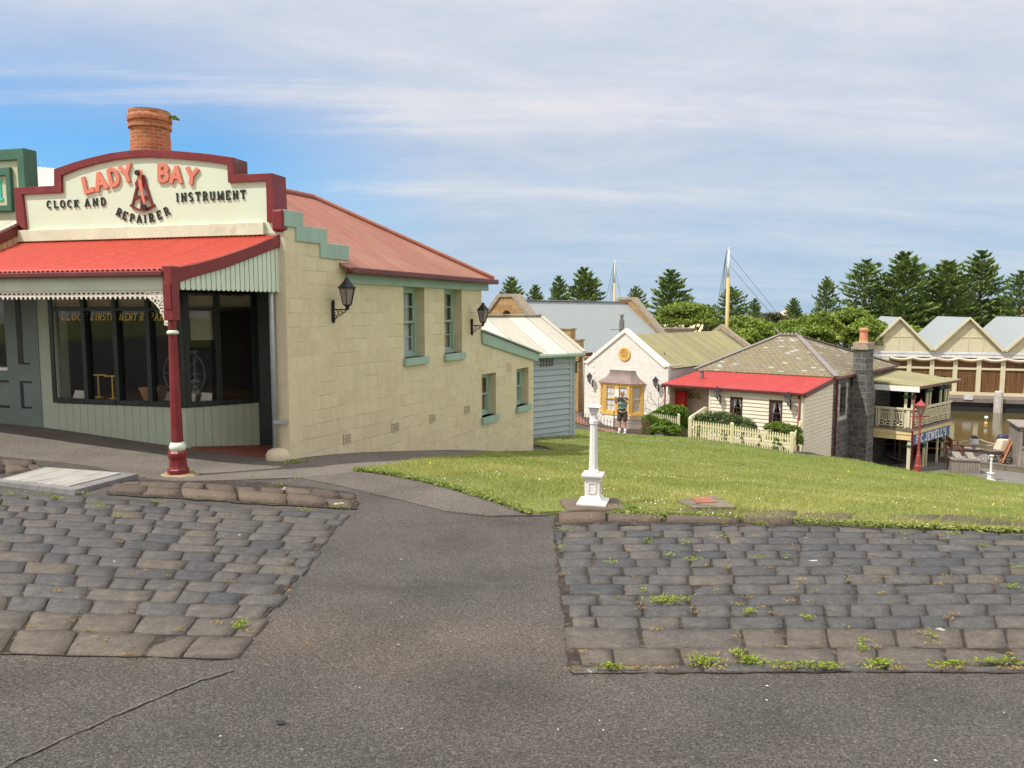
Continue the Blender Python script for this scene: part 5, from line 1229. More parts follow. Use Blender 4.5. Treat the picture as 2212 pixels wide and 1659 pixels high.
# its roof and side walls
lg = 11.5; zr_ = apz-.22; pitch = (apz-.2-zsh)/(W2)
def gpt(s_, z, back): return GH.pt(s_, z, -back)
mb = MB(); mb.slab([gpt(mid_, zr_, .3), gpt(.1, zsh-.12, .3), gpt(.1, zsh-.12, lg), gpt(mid_, zr_, lg)], .05); mb.slab([gpt(s0-.1, zsh-.12, .3), gpt(mid_, zr_, .3), gpt(mid_, zr_, lg), gpt(s0-.1, zsh-.12, lg)], .05)
mb.build('roof', M['olive'], gh)
mb = MB(); B2 = VP(GH.pt(0, 0, -lg).xy, XD.xy); rib(mb, B2, [(s0-.1, zsh-.05), (mid_, apz+.05), (.25, zsh-.1)], .26, .26, -.3, .1); mb.build('gable_coping', M['coping'], gh)
mb = MB(); mb.prism(B2, [(s0, gbase), (0, gbase), (0, zsh-.1), (mid_, apz), (s0, zsh-.1)], -.3, -.02); mb.box(GH, s0, s0+.25, gbase, zsh-.2, -lg+.1, -.3); mb.build('rear_wall', M['whitebrick'], gh)
mb = MB(); CSd = VP(GH.pt(0, 0, 0).xy, YD.xy)
mb.prism(CSd, [(.001, gbase), (lg-.2, gbase), (lg-.2, zsh-.3), (3.8, zsh-.3), (3.8, zsh-.16), (2.9, zsh-.16), (2.9, zsh-.08), (1.5, zsh-.08), (1.5, zsh), (.001, zsh)], -.25, -.001); mb.build('side_wall', M['mauve'], gh)
mb = MB(); mb.tube([GH.pt(s0-.12, zsh+.2, -.1), GH.pt(s0-.12, gbase, -.1)], .045, 8); mb.build('downpipe', M['steel'], gh, smooth=True)
# flue with stay
q = P(1343, 715, 44); fl = gh; mb = MB(); zt0 = P(1342, 692, 44).z; mb.tube([(q.x, q.y, q.z-1.5), (q.x, q.y, zt0)], .15, 10); mb.tube([(q.x, q.y, zt0), (q.x, q.y, P(1342, 682, 44).z)], .09, 10); mb.lathe([(.0, 0), (.14, .0), (.12, .08), (0, .1)], 10, (q.x, q.y, P(1342, 682, 44).z)); mb.tube([(q.x, q.y-.1, zt0-.5), tuple(P(1319, 712, 43.6))], .02, 5); mb.build('flue_pipe', M['steel'], gh, smooth=False)
mb = MB(); q = GH.pt(-.9, zsh-.15+.9*pitch*.9, -1.2); mb.tube([q, q+Vector((0,0,.28))], .035, 6); mb.build('vent_pipe', M['steel'], gh)
# canted bay window
sD = GH.hit(1391, 840)[0]; o_ = .6
for _ in range(20): o_ = sD - GH.off(o_).hit(1361, 840)[0]
BF = GH.off(o_); sCc = sD - o_; sBc = BF.hit(1303.5, 840)[0]; sAc = sBc - o_
zsill = BF.hit(1361, ZP(0, 795)[1])[1]; zfas = BF.hit(1361, ZP(0, 205)[1])[1]; zftop = BF.hit(1361, ZP(0, 172)[1])[1]; zrt = GH.hit(1345, 799.5)[1]
A_, B_, C_, D_ = GH.pt(sAc, 0), BF.pt(sBc, 0), BF.pt(sCc, 0), GH.pt(sD, 0)
def lid(mb, pts, z0, z1, grow=0., top=None):
    c = sum((Vector((q.x, q.y, 0)) for q in pts), Vector())/len(pts); lo = []
    for q in pts: v_ = Vector((q.x, q.y, 0))-c; v_ = v_*(1+grow/max(.1, v_.length)); lo.append(c+v_)
    m_ = len(pts); vs = [(q.x, q.y, z0) for q in lo] + [(q.x, q.y, z1) for q in (top or lo)]
    fs_ = [tuple(range(m_))[::-1], tuple(range(m_, 2*m_))] + [(i, (i+1) % m_, (i+1) % m_+m_, i+m_) for i in range(m_)]
    mb.add(vs, fs_)
foot = [A_, B_, C_, D_]
mb = MB(); lid(mb, foot, gbase, zsill-.12, -.05); bayw = mb.build('bay_plinth', M['limewash'], gh)
mb = MB(); lid(mb, foot, zsill-.12, zsill, .07); lid(mb, foot, zfas, zftop, .12)
for q in foot: pass
RP = VP(C_.xy, (D_-C_).xy); LPn = VP(A_.xy, (B_-A_).xy); lenR = (D_-C_).length
def post_at(pl, s_, w_=.07): mb.box(pl, s_-w_/2, s_+w_/2, zsill, zfas, -.1, .02)
Lf_ = sCc - sBc; FPb = VP(B_.xy, (C_-B_).xy)
for s_ in (.05, Lf_/2, Lf_-.06): post_at(FPb, s_, .08)
for s_ in (.06, lenR-.07): post_at(RP, s_, .08)
for s_ in (.06, lenR-.07): post_at(LPn, s_, .08)
bay = mb.build('bay_window', M['yellow'], gh)
for pl, a, b in ((FPb, .085, Lf_/2-.035), (FPb, Lf_/2+.035, Lf_-.095), (RP, .095, lenR-.105), (LPn, .095, lenR-.105)):
    sash(pl, (a, b, zsill, zfas), bay, M['yellow'], None, ORG(gh), .0, 2, curtain=('full', M['curt']), rows=2, cname='sash_frame')
for ch_ in list(bay.children):      # keep the window pieces one level below the bay
    for g_ in list(ch_.children): g_.parent = bay
mb = MB(); n_ = 6; prev = None
ctr_ = (A_+D_)/2
topq = [GH.pt(sAc+.65, 0, .0), GH.pt(sAc+.72, 0, .22), GH.pt(sD-.72, 0, .22), GH.pt(sD-.5, 0, .0)]
ring = []
for i in range(n_+1):
    t_ = i/n_; kk = 1-(1-t_)**2.0; zz_ = zftop + (zrt-zftop)*t_; ww_ = (1-t_)**1.9; row = []
    for q, tq in zip(foot, topq):
        c_ = (A_+D_)/2; v_ = Vector((q.x-c_.x, q.y-c_.y, 0)); v_ = v_*(1+.16/v_.length) + Vector((c_.x, c_.y, 0)); r__ = Vector((tq.x, tq.y, 0)).lerp(v_, ww_); row.append((r__.x, r__.y, zz_))
    ring.append(row)
vs = [q for r__ in ring for q in r__]; fs_ = [(i*4+j, i*4+(j+1) % 4, (i+1)*4+(j+1) % 4, (i+1)*4+j) for i in range(n_) for j in range(4)] + [(3,2,1,0), tuple(n_*4+j for j in range(4))]
mb.add(vs, fs_); mb.build('bay_roof', M['copper'], gh)
# ------------------------------------------------------------------ bluestone house with its cottage lean-to
pR = P(1735, 900, 32); CF = VP(pR.xy, XD.xy); CSP = VP(pR.xy, YD.xy); sL_ = CF.hit(1437, 850)[0]; dp_ = 3.75
zE = CF.off(.15).hit(1735, 849)[1]; cot = thing('weatherboard_cottage', 'cream weatherboard cottage with bright red iron lean-to roof behind the picket fence', 'cottage', (pR.x, pR.y, -4.5))
Rb = pR + YD*dp_; zT = P(1795, 815, (Rb.y)).z; sDoor = CF.hit(1533, 850)[0]
wq = []
for (xa, xb, ya, yb) in ((770, 890, 856, 1040), (1135, 1262, 886, 1112)):
    a, zt_ = CF.hit(*Z5(xa, (ya)));  b, zt2 = CF.hit(*Z5(xb, ya+8)); zb_ = CF.hit(*Z5((xa+xb)/2, yb))[1]; wq.append((a, b, zb_-.12, (zt_+zt2)/2))
clap(CF, [(sDoor, -6.3), (0, -6.3), (0, zE-.02), (sDoor, zE-.02)], .165, .035, M['wboard'], 'front_boards', cot, holes=wq)
mb = MB(); mb.box(CF, -.10, .0, -6.3, zE-.05, .0, .035); mb.box(CF, sDoor-.02, sDoor+.07, -6.3, zE-.05, -.1, .035); mb.box(CSP, .0, .08, -6.3, zE-.05, .0, .035); mb.build('corner_board', M['wboard'], cot)
clap(CSP, [(.08, -6.6), (dp_, -6.6), (dp_, zT-.06), (.08, zE-.04)], .165, .035, M['wboard'], 'side_boards', cot)
for r_ in wq:
    M['umber'] = M.get('umber') or paint('umber_window_frame', (.09, .04, .03), .5, .1, 4, 0)
    sash(CF, r_, cot, M['umber'], M['umber'], ORG(cot), .02, 2, curtain=('tied', M['curt']), rows=2, sillh=.05)
mb = MB(); pbk = CF.off(-1.5); clap(pbk, [(sL_, -5.6), (sDoor+.1, -5.6), (sDoor+.1, zE+.05), (sL_, zE+.05)], .165, .02, M['wboard'], 'porch_wall', cot)
mb = MB(); mb.box(CF, sDoor+.0, sDoor+.06, -6, zE, -1.5, -.06); mb.box(CF, sL_+.02, sL_+.1, -6, zE, -1.5, -.3); mb.build('porch_side', M['wboard'], cot)
mb = MB(); q = CF.pt(sL_+.16, 0, -.02); mb.box(CF, sL_+.13, sL_+.21, -5.8, zE-.1, -.1, -.02); mb.build('porch_post', M['wboard'], cot)
for s_, nm in ((sL_+.03, 'downpipe'), (-.16, 'downpipe')):
    mb = MB(); q = CF.pt(s_, 0, .09); mb.tube([(q.x, q.y, -6.2), (q.x, q.y, zE-.05)], .045, 8); mb.build(nm, M['oxide'], cot, smooth=True)
e0, e1 = CF.pt(sL_-.1, zE, .18), CF.pt(.1, zE, .18); t0, t1 = CF.pt(sL_-.1, zT, -dp_), CF.pt(.1, zT, -dp_)
mb = MB(); mb.slab([e0, e1, t1, t0], .04); crf = mb.build('roof', M['redroof2'], cot)
mb = MB(); mb.bar(e0-Vector((0,0,.06)), e1-Vector((0,0,.06)), .12, .12); mb.build('gutter', M['maroon'], crf, org=ORG(cot), bevel=.02)
mb = MB(); mb.bar(e1+XD*.0-Vector((0,0,.1)), t1-Vector((0,0,.1)), .05, .22); mb.build('barge_board', M['maroon'], crf, org=ORG(cot)); mb = MB(); mb.bar(e0-Vector((0,0,.1)), t0-Vector((0,0,.1)), .05, .18); mb.build('barge_board', M['maroon'], crf, org=ORG(cot))
mb = MB(); q = P(*Z5(505, 672), 36.7); q0_ = Vector((q.x, q.y, q.z-.15)); mb.tube([q0_, q0_+Vector((0,0,.42))], .10, 10); mb.lathe([(.0,.0),(.15,.0),(.15,.04),(.05,.14),(0,.15)], 10, (q.x, q.y, q.z+.27)); mb.build('roof_vent', M['copper'], cot)
# red post box and reading room board in the porch
def onp(pl, x, y): return pl.hit(*Z5(x, y))
a, zt_ = onp(pbk, 265, 828); b, _ = onp(pbk, 332, 828); pq_ = pbk.off(.75); q = pq_.pt(pq_.hit(*Z5(303, 826))[0], 0); zt_ = pq_.hit(*Z5(300, 826))[1]
mbx = thing('post_box', 'tall red post box standing in the cottage porch', 'post box', (q.x, q.y, zt_-1.5)); PBp = VP((q.x, q.y), XD.xy)
hwd = (b-a)/2*1.15; mb = MB(); hwd = .24; mb.box(PBp, -hwd, hwd, zt_-1.5, zt_, -.3, 0); bb = mb.build('box_body', M['mailred'], mbx, bevel=.02); mb = MB(); mb.prism(PBp, [(-hwd-.04, zt_), (hwd+.04, zt_), (hwd, zt_+.09), (-hwd, zt_+.09)], -.34, .04); mb.build('box_cap', M['mailred'], mbx); mb = MB(); mb.box(PBp, .03, .14, zt_-.72, zt_-.62, .0, .012); mb.build('notice_plate', M['card'], mbx)
a, zt_ = onp(pbk, 372, 812); b, zb_ = onp(pbk, 515, 895)
sg = thing('porch_sign', 'cream board reading Institute Reading Room on the porch wall', 'sign', tuple(pbk.pt(a, zb_, .03)))
mb = MB(); mb.box(pbk, a, b, zb_, zt_, .024, .05); mb.build('sign_board', M['balcy'], sg); mb = MB(); zc1 = zt_-(zt_-zb_)*.35; zc2 = zt_-(zt_-zb_)*.68; mg = (b-a)*.12
word(mb, pbk, 'INSTITUTE', (a+mg, zc1), (b-mg, zc1), .13, .16, .05, .056); word(mb, pbk, 'READING ROOM', (a+mg*.7, zc2), (b-mg*.7, zc2), .10, .16, .05, .056); mb.build('sign_lettering', M['umber'], sg)
# bluestone body
bh = thing('bluestone_house', 'bluestone house with mixed slate hip roof, tall stone chimney and cream balcony', 'house', (Rb.x, Rb.y, ZR))
BSd = VP(Rb.xy, YD.xy); BFr = VP(Rb.xy, XD.xy); zev = zT+.03; Wb = 6.6; Db = 10.2
wa_, wt_ = BSd.hit(*Z8(712, 762)); wb_, _ = BSd.hit(*Z8(780, 762)); wzb = BSd.hit(*Z8(745, 1040))[1]; wzt = BSd.hit(*Z8(745, 758))[1]
mb = MB(); mb.prism(BSd, [(.0, ZR-.2), (Db, ZR-.2), (Db, zev), (.0, zev)], -.4, 0, [[(wa_, wzb), (wb_, wzb), (wb_, wzt), (wa_, wzt)]])
mb.box(BFr, -Wb, -.401, ZR-.2, zev, -.4, -.05); mb.box(BFr, -Wb, -.401, ZR-.2, zev, -Db, -Db+.4); mb.build('stone_wall', M['bstone'], bh)
mb = MB(); mb.box(BSd, wa_+.003, wb_-.003, wzb+.003, wzt-.003, -.3, -.26); shn = mb.build('window', M['umber'], bh)
mb = MB(); i = 0; z = wzb-.12
while z < wzt:
    k_ = .2 if i % 2 else .12; mb.box(BSd, wa_-k_-.05, wa_, z, z+.25, -.02, .025); mb.box(BSd, wb_, wb_+k_+.05, z, z+.25, -.02, .025); z += .26; i += 1
mb.box(BSd, wa_-.2, wb_+.2, wzb-.32, wzb-.13, -.02, .03); mb.build('window_quoin', M['quoin'], shn, org=ORG(bh), bevel=.02)
oh = .2
c00 = BFr.pt(-Wb-oh, zev, oh); c10 = BFr.pt(oh, zev, oh); c11 = BFr.pt(oh, zev, -Db-oh); c01 = BFr.pt(-Wb-oh, zev, -Db-oh)
rb = P(1724, 725.5, 40.2); ra = P(1689, 724, 40.2); ra = rb - XD*1.0; ra.z = rb.z
mb = MB()
for pl in ([c00, c10, rb, ra], [c10, c11, rb], [c11, c01, ra, rb], [c01, c00, ra]): mb.slab(pl, .05)
brf = mb.build('slate_roof', M['slate'], bh)
mb = MB(); up3 = Vector((0, 0, .04))
for a, b in ((c10, rb), (c00, ra), (c11, rb), (c01, ra), (ra, rb)): mb.bar(a+up3, b+up3, .24, .05)
mb.build('hip_flashing', M['lead'], brf, org=ORG(bh))
mb = MB()
for a, s_ in ((ra, -1), (rb, 1)): mb.tube([a+up3, a+Vector((0,0,.22))+XD*s_*.05, a+Vector((0,0,.30))+XD*s_*.2, a+Vector((0,0,.2))+XD*s_*.28], .05, 6, r1=.02)
for i in range(5): q = ra.lerp(rb, (i+.5)/5); mb.lathe([(.09, 0), (.08, .1), (.03, .16), (0, .17)], 8, tuple(q))
mb.build('ridge_cresting', M['lead'], brf, org=ORG(bh))
mb = MB(); mb.bar(c10-Vector((0,0,.07)), c11-Vector((0,0,.07)), .12, .12); mb.build('gutter', M['maroon'], brf, org=ORG(bh), bevel=.02)
mb = MB(); q = BSd.pt(.28, 0, .09); mb.tube([(q.x, q.y, ZR), (q.x, q.y, zev-.2), tuple(BSd.pt(.28, zev-.1, .2))], .045, 8); mb.build('downpipe', M['oxide'], bh, smooth=True)
# chimney and its breast
sBr = BSd.hit(1834, 900)[0]; BR = VP(BSd.pt(sBr, 0).xy, XD.xy); wBr = BR.hit(1873.5, 900)[0]; dBr = 1.2
zcap0 = BR.hit(1856, 755)[1]; zcap1 = BR.hit(1856, 742)[1]; zsh0 = BR.hit(1850, 835)[1]; sc0 = BR.hit(1843, 780)[0]; sc1 = BR.hit(1871, 780)[0]
mb = MB(); mb.prism(BR, [(-.2, ZR-.3), (wBr, ZR-.3), (wBr, zsh0-.4), (sc1, zsh0+.6), (sc1, zcap0), (sc0, zcap0), (sc0, zsh0), (-.2, zsh0-.2)], -dBr, 0)
chy = mb.build('chimney', M['bstone'], bh)
mb = MB(); mb.box(BR, sc0-.1, sc1+.1, zcap0, zcap0+.13, -dBr-.1, .1); mb.box(BR, sc0-.04, sc1+.04, zcap0+.131, zcap1+.05, -dBr-.0, .04); mb.build('chimney_cap', M['coping'], chy, org=ORG(bh), bevel=.02)
q = BR.pt((sc0+sc1)/2, zcap1+.05, -.5); k = q.y/F; hp = (742-711)*k
mb = MB(); mb.lathe([(.24, 0), (.20, .1), (.18, hp*.75), (.22, hp*.78), (.23, hp*.9), (.19, hp*.92), (.16, hp), (.0, hp)], 16, tuple(q)); mb.build('chimney_pot', M['terra'], chy, org=ORG(bh), smooth=False)
# balcony
K = P(1970.5, 928, 37.0); BL = VP(K.xy, XD.xy); BRt = VP(K.xy, (.74, .67)); zd = K.z; kz = lambda v: P(1970.5, v, 37.0).z
Lb = BRt.hit(2056, 900)[0]; lb_ = -2.25; zrf = kz(836)
bal = thing('balcony', 'two-storey cream balcony with fretwork panels and green capitals over the quay', 'balcony', (K.x, K.y, ZR))
mb = MB(); kA = BL.pt(lb_, zd, 0); kB = K; kC = BRt.pt(Lb, zd, 0); kD = kC + (kA-K)*1.35; kA2 = kA
mb.slab([Vector((q.x, q.y, zd+.03)) for q in (kA, BL.pt(.08, 0, .08), BRt.pt(Lb+.08, 0, .08), kD)], .09); mb.build('deck', M['deckw'], bal)
mb = MB(); mb.box(BL, lb_, .0, zd-.28, zd-.065, -.1, .0); mb.box(BL, lb_, -.05, zd-.55, zd-.285, -.14, -.03); mb.box(BRt, .001, Lb, zd-.28, zd-.065, -.1, .0); mb.build('floor_beam', M['balcy'], bal)
mb = MB(); sgx0, sgx1 = BRt.hit(1973.5, 950)[0], BRt.hit(2051, 930)[0]; sz1 = zd-.29; sz0 = zd-.82
mb.box(BRt, sgx0, sgx1, sz0, sz1, -.05, -.005); sgn = mb.build('shop_sign', M['signblue'], bal, bevel=.005)
mb = MB(); a = BRt.hit(*Z9(832, 905)); b = BRt.hit(*Z9(1222, 800)); zc_ = (sz0+sz1)/2; word(mb, BRt, "F.C.JEWELL'S", (a[0], zc_), (b[0], zc_), .36, .22, -.004, .006, True, 0, .06); mb.build('sign_lettering', M['signwhite'], sgn, org=ORG(bal))
# roof of the balcony
ze1 = kz(833); RLb = .28
e0 = BL.pt(lb_-.2, ze1+.02, RLb); e1 = BL.pt(.3, ze1, RLb); e2 = BRt.pt(Lb+.3, ze1, RLb); e3 = e2 + (BL.pt(lb_, 0)-K)*1.5; e3.z = ze1+.35; e0b = Vector((e0.x, e0.y, ze1+.2))
mb = MB(); mb.add([e0, e1, e2, e3, e0b]+[x-Vector((0,0,.06)) for x in (e0, e1, e2, e3, e0b)], [(0,1,4), (1,2,3,4), (9,6,5), (9,8,7,6), (1,0,5,6), (2,1,6,7), (3,2,7,8), (4,3,8,9), (0,4,9,5)]); mb.build('roof', M['olive2'] if 'olive2' in M else M['olive'], bal)
mb = MB(); mb.bar(e0-Vector((0,0,.16)), e1-Vector((0,0,.16)), .06, .26); mb.build('fascia', M['white'], bal)
mb = MB(); mb.bar(e1-Vector((0,0,.07)), e2-Vector((0,0,.07)), .08, .12); mb.build('gutter', M['maroon'], bal)
def bpost(pl, s_, z0, z1, w_=.12, cap=True, d=-.1, mat='balc'):
    mb = MB(); mb.box(pl, s_-w_/2, s_+w_/2, z0, z1, d-w_, d); o = mb.build('post', M[mat], bal, bevel=.008)
    if cap: mb = MB(); c_ = pl.pt(s_, 0, d-w_/2); zc_ = z1-.42; mb.lathe([(.07, 0), (.08, .06), (.15, .12), (.15, .17), (.07, .2)], 8, (c_.x, c_.y, zc_)); mb.build('capital', M['grn'], o, org=ORG(bal))
zt_ = ze1-.08
for u in (1954.5,): bpost(BL, BL.hit(u, 880)[0], zd+.03, zt_-.2)
bpost(BL, -.07, zd+.03, zt_-.2)
for u in (2008, 2014.5, 2037, 2047, 2053): bpost(BRt, BRt.hit(u, 880)[0], zd+.03, zt_, .10)
mb = MB(); q = BL.pt(.03, 0, .03); mb.tube([(q.x, q.y, ZR), (q.x, q.y, zt_)], .045, 8); mb.build('downpipe', M['oxide'], bal, smooth=True)
bpost(BL, BL.hit(1962.5, 960)[0], ZR, zd-.56, .16)
for u in (2002, 2008, 2031, 2041, 2045): bpost(BRt, BRt.hit(u, 980)[0], ZR, sz0+.1, .09, u in (2002, 2041), -.12)
for u, Y in ((1930, 40.5), (1941, 39.6)):
    a = P(u, 1000, Y); mb = MB(); mb.tube([(a.x, a.y, ZR+.1), (a.x, a.y, zd)], .07, 8); mb.lathe([(.18, 0), (.16, .12), (.08, .2)], 8, (a.x, a.y, ZR)); mb.build('iron_column', M['umber'], bal)
def panel(pl, s0_, s1_, k_):
    mb = MB(); z0_, z1_ = zd+.1, zd+.92; w_ = .035
    mb.prism(pl, [(s0_, z0_), (s1_, z0_), (s1_, z1_), (s0_, z1_)], -.06, -.02, [[(s0_+w_, z0_+w_), (s1_-w_, z0_+w_), (s1_-w_, z1_-w_), (s0_+w_, z1_-w_)]])
    zm = z0_+.3; mb.box(pl, s0_+w_, s1_-w_, zm-.02, zm+.02, -.055, -.024); mb.box(pl, s0_+w_, s1_-w_, z1_-.14, z1_-.11, -.055, -.024)
    for i in range(5): x = s0_+w_+(s1_-s0_-2*w_)*(i+.5)/5; mb.box(pl, x-.018, x+.018, zm+.02, z1_-.14, -.05, -.026)
    cx = (s0_+s1_)/2; cz_ = z0_+.16; mb.prism(pl, [(cx+.11*math.cos(a), cz_+.11*math.sin(a)) for a in np.linspace(0, 2*PI, 13)[:-1]], -.052, -.025, [[(cx+.06*math.cos(a), cz_+.06*math.sin(a)) for a in np.linspace(0, 2*PI, 13)[:-1]]])
    mb.box(pl, s0_+w_, cx-.11, cz_-.015, cz_+.015, -.05, -.027); mb.box(pl, cx+.11, s1_-w_, cz_-.015, cz_+.015, -.05, -.027)
    mb.build('balustrade_panel', M['balc'], bal)
mb = MB(); mb.box(BL, lb_+.1, -.08, zd+.94, zd+1.02, -.1, .0); mb.box(BRt, .0, Lb, zd+.94, zd+1.02, -.1, .0); mb.box(BL, BL.hit(1955,880)[0]+.07, -.14, zd+.08, zd+.93, -.07, -.03); mb.build('handrail', M['balc'], bal)
a0, a1 = BL.hit(1899, 900)[0], BL.hit(1923, 900)[0]; panel(BL, a0, a1, 0); a2, a3 = BL.hit(1928, 900)[0], BL.hit(1951, 900)[0]; panel(BL, a2, a3, 0)
npn = 7
for i in range(npn): w_ = (Lb-.3)/npn; panel(BRt, .15+i*w_+.05, .15+(i+1)*w_-.05, 1)
mb = MB()
for s_ in [BL.hit(u, 900)[0] for u in (1892.5, 1897, 1925.5)]: mb.box(BL, s_-.03, s_+.03, zd+.03, zd+.94, -.09, -.02)
mb.build('baluster_post', M['balc'], bal)
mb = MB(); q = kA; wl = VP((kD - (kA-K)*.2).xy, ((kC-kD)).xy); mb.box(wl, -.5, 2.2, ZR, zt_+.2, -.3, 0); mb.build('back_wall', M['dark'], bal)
# ------------------------------------------------------------------ boathouse
p = P(2014.6, 756.6, 69); BO = VP(p.xy, (.94, -.34)); boat = thing('boathouse', 'cream boathouse with a row of pale blue gables and brown shutters across the harbour', 'boathouse', (p.x, p.y, ZW))
zv = p.z; per = BO.hit(2168.5, 760)[0]; zpk = BO.hit(*Z6(945, 505))[1]
zb0 = BO.hit(2014, Z6(0, 720)[1])[1]; zdk = BO.hit(2100, Z6(0, 1000)[1])[1]; zbb = BO.hit(2100, Z6(0, 985)[1])[1]
x0 = -per; nG = 4
mb = MB(); Lr_ = 16
for i in range(-1, nG):
    s0_ = i*per; sm = s0_+per/2; s1_ = s0_+per
    for a, b in ((s0_, sm), (s1_, sm)):
        A0, B0 = BO.pt(a, zv+.1, .35), BO.pt(b, zpk+.12, .35); mb.slab([A0, B0, BO.pt(b, zpk+.12, -Lr_), BO.pt(a, zv+.1, -Lr_)], .08)
brf = mb.build('roof', M['bluesteel'], boat)
mb = MB()
for i in range(-1, nG):
    s0_ = i*per; sm = s0_+per/2; mb.prism(BO, [(s0_+.02, zv-.1), (s0_+per-.02, zv-.1), (sm, zpk-.02)], -.12, 0)
gbd = mb.build('gable_end', M['boatc'], boat)
mb = MB()
for i in range(-1, nG):
    s0_ = i*per; sm = s0_+per/2; s1_ = s0_+per
    rib(mb, BO, [(s0_+.05, zv+.02), (sm, zpk+.06), (s1_-.05, zv+.02)], .22, .22, .2, .36)
    hm = zv+(zpk-zv)*.42
    mb.box(BO, s0_+per*.2, s1_-per*.2, hm-.03, hm+.03, .0, .04); mb.box(BO, sm-.03, sm+.03, zv, hm+1.6, .0, .035); mb.box(BO, sm-1.2, sm-1.14, zv, hm, .0, .035); mb.box(BO, sm+1.14, sm+1.2, zv, hm, .0, .035)
mb.build('gable_trim', M['boatc'], gbd, org=ORG(boat))
# boarded band, canvas, posts and shutters
zs1 = BO.hit(2100, Z6(0, 728)[1])[1]; zs2 = BO.hit(2100, Z6(0, 762)[1])[1]; zc1 = BO.hit(2100, Z6(0, 790)[1])[1]
clap(BO, [(-per, zs2), (nG*per, zs2), (nG*per, zv-.1), (-per, zv-.1)], .28, .04, M['wboard_old'], 'board_band', boat)
mb = MB(); s_ = -per*.62
while s_ < nG*per:
    pts = [BO.pt(s_+per/3*k/6, (zs2+zc1)/2+.12-.16*math.sin(PI*k/6), .2) for k in range(7)]; mb.tube(pts, .13, 7); s_ += per/3
mb.build('rolled_canvas', M['canvas'], boat)
pw = per/3; s_a = BO.hit(Z6(545, 0)[0], 800)[0]; s_a -= 1*pw
zr2 = BO.hit(2100, Z6(0, 832)[1])[1]
mb = MB(); mb.box(BO, -per*.66, nG*per, zbb-.28, zbb+.0, -.3, .1)
fr_ = mb.build('sill_beam', M['boatc'], boat)
i = 0
while s_a + i*pw < nG*per:
    s_ = s_a+i*pw
    mb = MB(); mb.box(BO, s_-.18, s_+.18, zbb, zs2, -.25, .08); mb.build('post', M['boatc'], boat)
    mb = MB(); mb.box(BO, s_+.18, s_+pw-.18, zr2-.09, zr2+.09, -.2, .05); mb.build('rail', M['boatc'], boat)
    mb = MB(); a = s_+.18; n_ = 12; w_ = (pw-.36)/n_
    for j in range(n_): mb.box(BO, a+j*w_+.01, a+(j+1)*w_-.01, zbb+.001, zs2, -.1, -.06+.012*(j % 2))
    mb.build('shutter', M['shutter'], boat); i += 1
mb = MB(); mb.box(BO, -per, nG*per, zbb-1, zs2, -.6, -.3); mb.box(BO, -per, -per+.3, zbb-1, zv, -Lr_, -.6); mb.box(BO, -per, nG*per, ZW, zv, -Lr_, -Lr_+.3); mb.build('inner_wall', M['dark'], boat)
clap(BO, [(-per*.99, zbb-.3), (s_a-.19, zbb-.3), (s_a-.19, zs2-.002), (-per*.99, zs2-.002)], .25, .03, M['wboard_old'], 'end_boards', boat)
mb = MB(); z1_ = zbb-.3; mb.box(BO, -per*1.2, nG*per, z1_-.35, z1_, -1, 2.6); mb.build('jetty_deck', M['deckw'], boat)
mb = MB(); mb.box(BO, -per*1.2, nG*per, ZW-.2, z1_-.36, 1.6, 2.3); mb.box(BO, -per*1.2, nG*per, ZW-.2, ZW+.35, 2.31, 2.6); mb.build('jetty_fender', M['black'], boat)
def pile(u, v0, v1, w_, label, d=2.75):
    q = BO.off(d).hit(u, v1); c = BO.off(d).pt(q[0], 0); zt_ = BO.off(d).hit(u, v0)[1]
    mb = MB(); n_ = 10; mb.lathe([(w_, ZW-1), (w_*1.02, (ZW+zt_)/2), (w_*.95, zt_-.1), (w_*.8, zt_), (0, zt_+.02)], n_, (0, 0, 0)); o = mb.build('mooring_pile', M['pile']); o.location = (c.x, c.y, 0); tag(o, label, 'mooring pile')
pile(2028, Z6(0, 965)[1], 880, .36, 'pale timber mooring pile seen behind the balcony posts')
pile(Z6(1127, 0)[0], Z6(0, 978)[1], 882, .34, 'pale timber mooring pile standing clear in the water before the shutters')
q = BO.off(2.62).hit(*Z6(905, 1000)); q2 = BO.off(2.62).hit(*Z6(962, 1035)); o = MB(); o.box(BO.off(2.62), q[0], q2[0], q2[1], q[1], 0, .06); o = o.build('notice_board', M['wboard_old']); tag(o, 'small pale blank notice board on the edge of the boathouse jetty', 'notice board')
# house lanterns --------------------------------------------------------------
rG = math.atan2(XD.y, XD.x); gl = 'small lanterns on the village houses'
for (u, v, pln, lab) in ((ZP(285,0)[0], ZP(0,150)[1], GH, 'small black lantern on the white gable house left of the bay window'), (ZP(1650,0)[0], ZP(0,245)[1], GH, 'small black lantern on the white gable house right of the bay window'),
                    (Z5(677,0)[0], Z5(0,880)[1], CF.off(.03), 'small black lantern on the cream boards left of both cottage windows'), (Z5(1335,0)[0], Z5(0,935)[1], CF.off(.03), 'small black lantern at the right corner of the cottage front')):
    s_, z_ = pln.hit(u, v); lantern(lab, pln.pt(s_, z_, 0), rG, 1.15, group=gl)
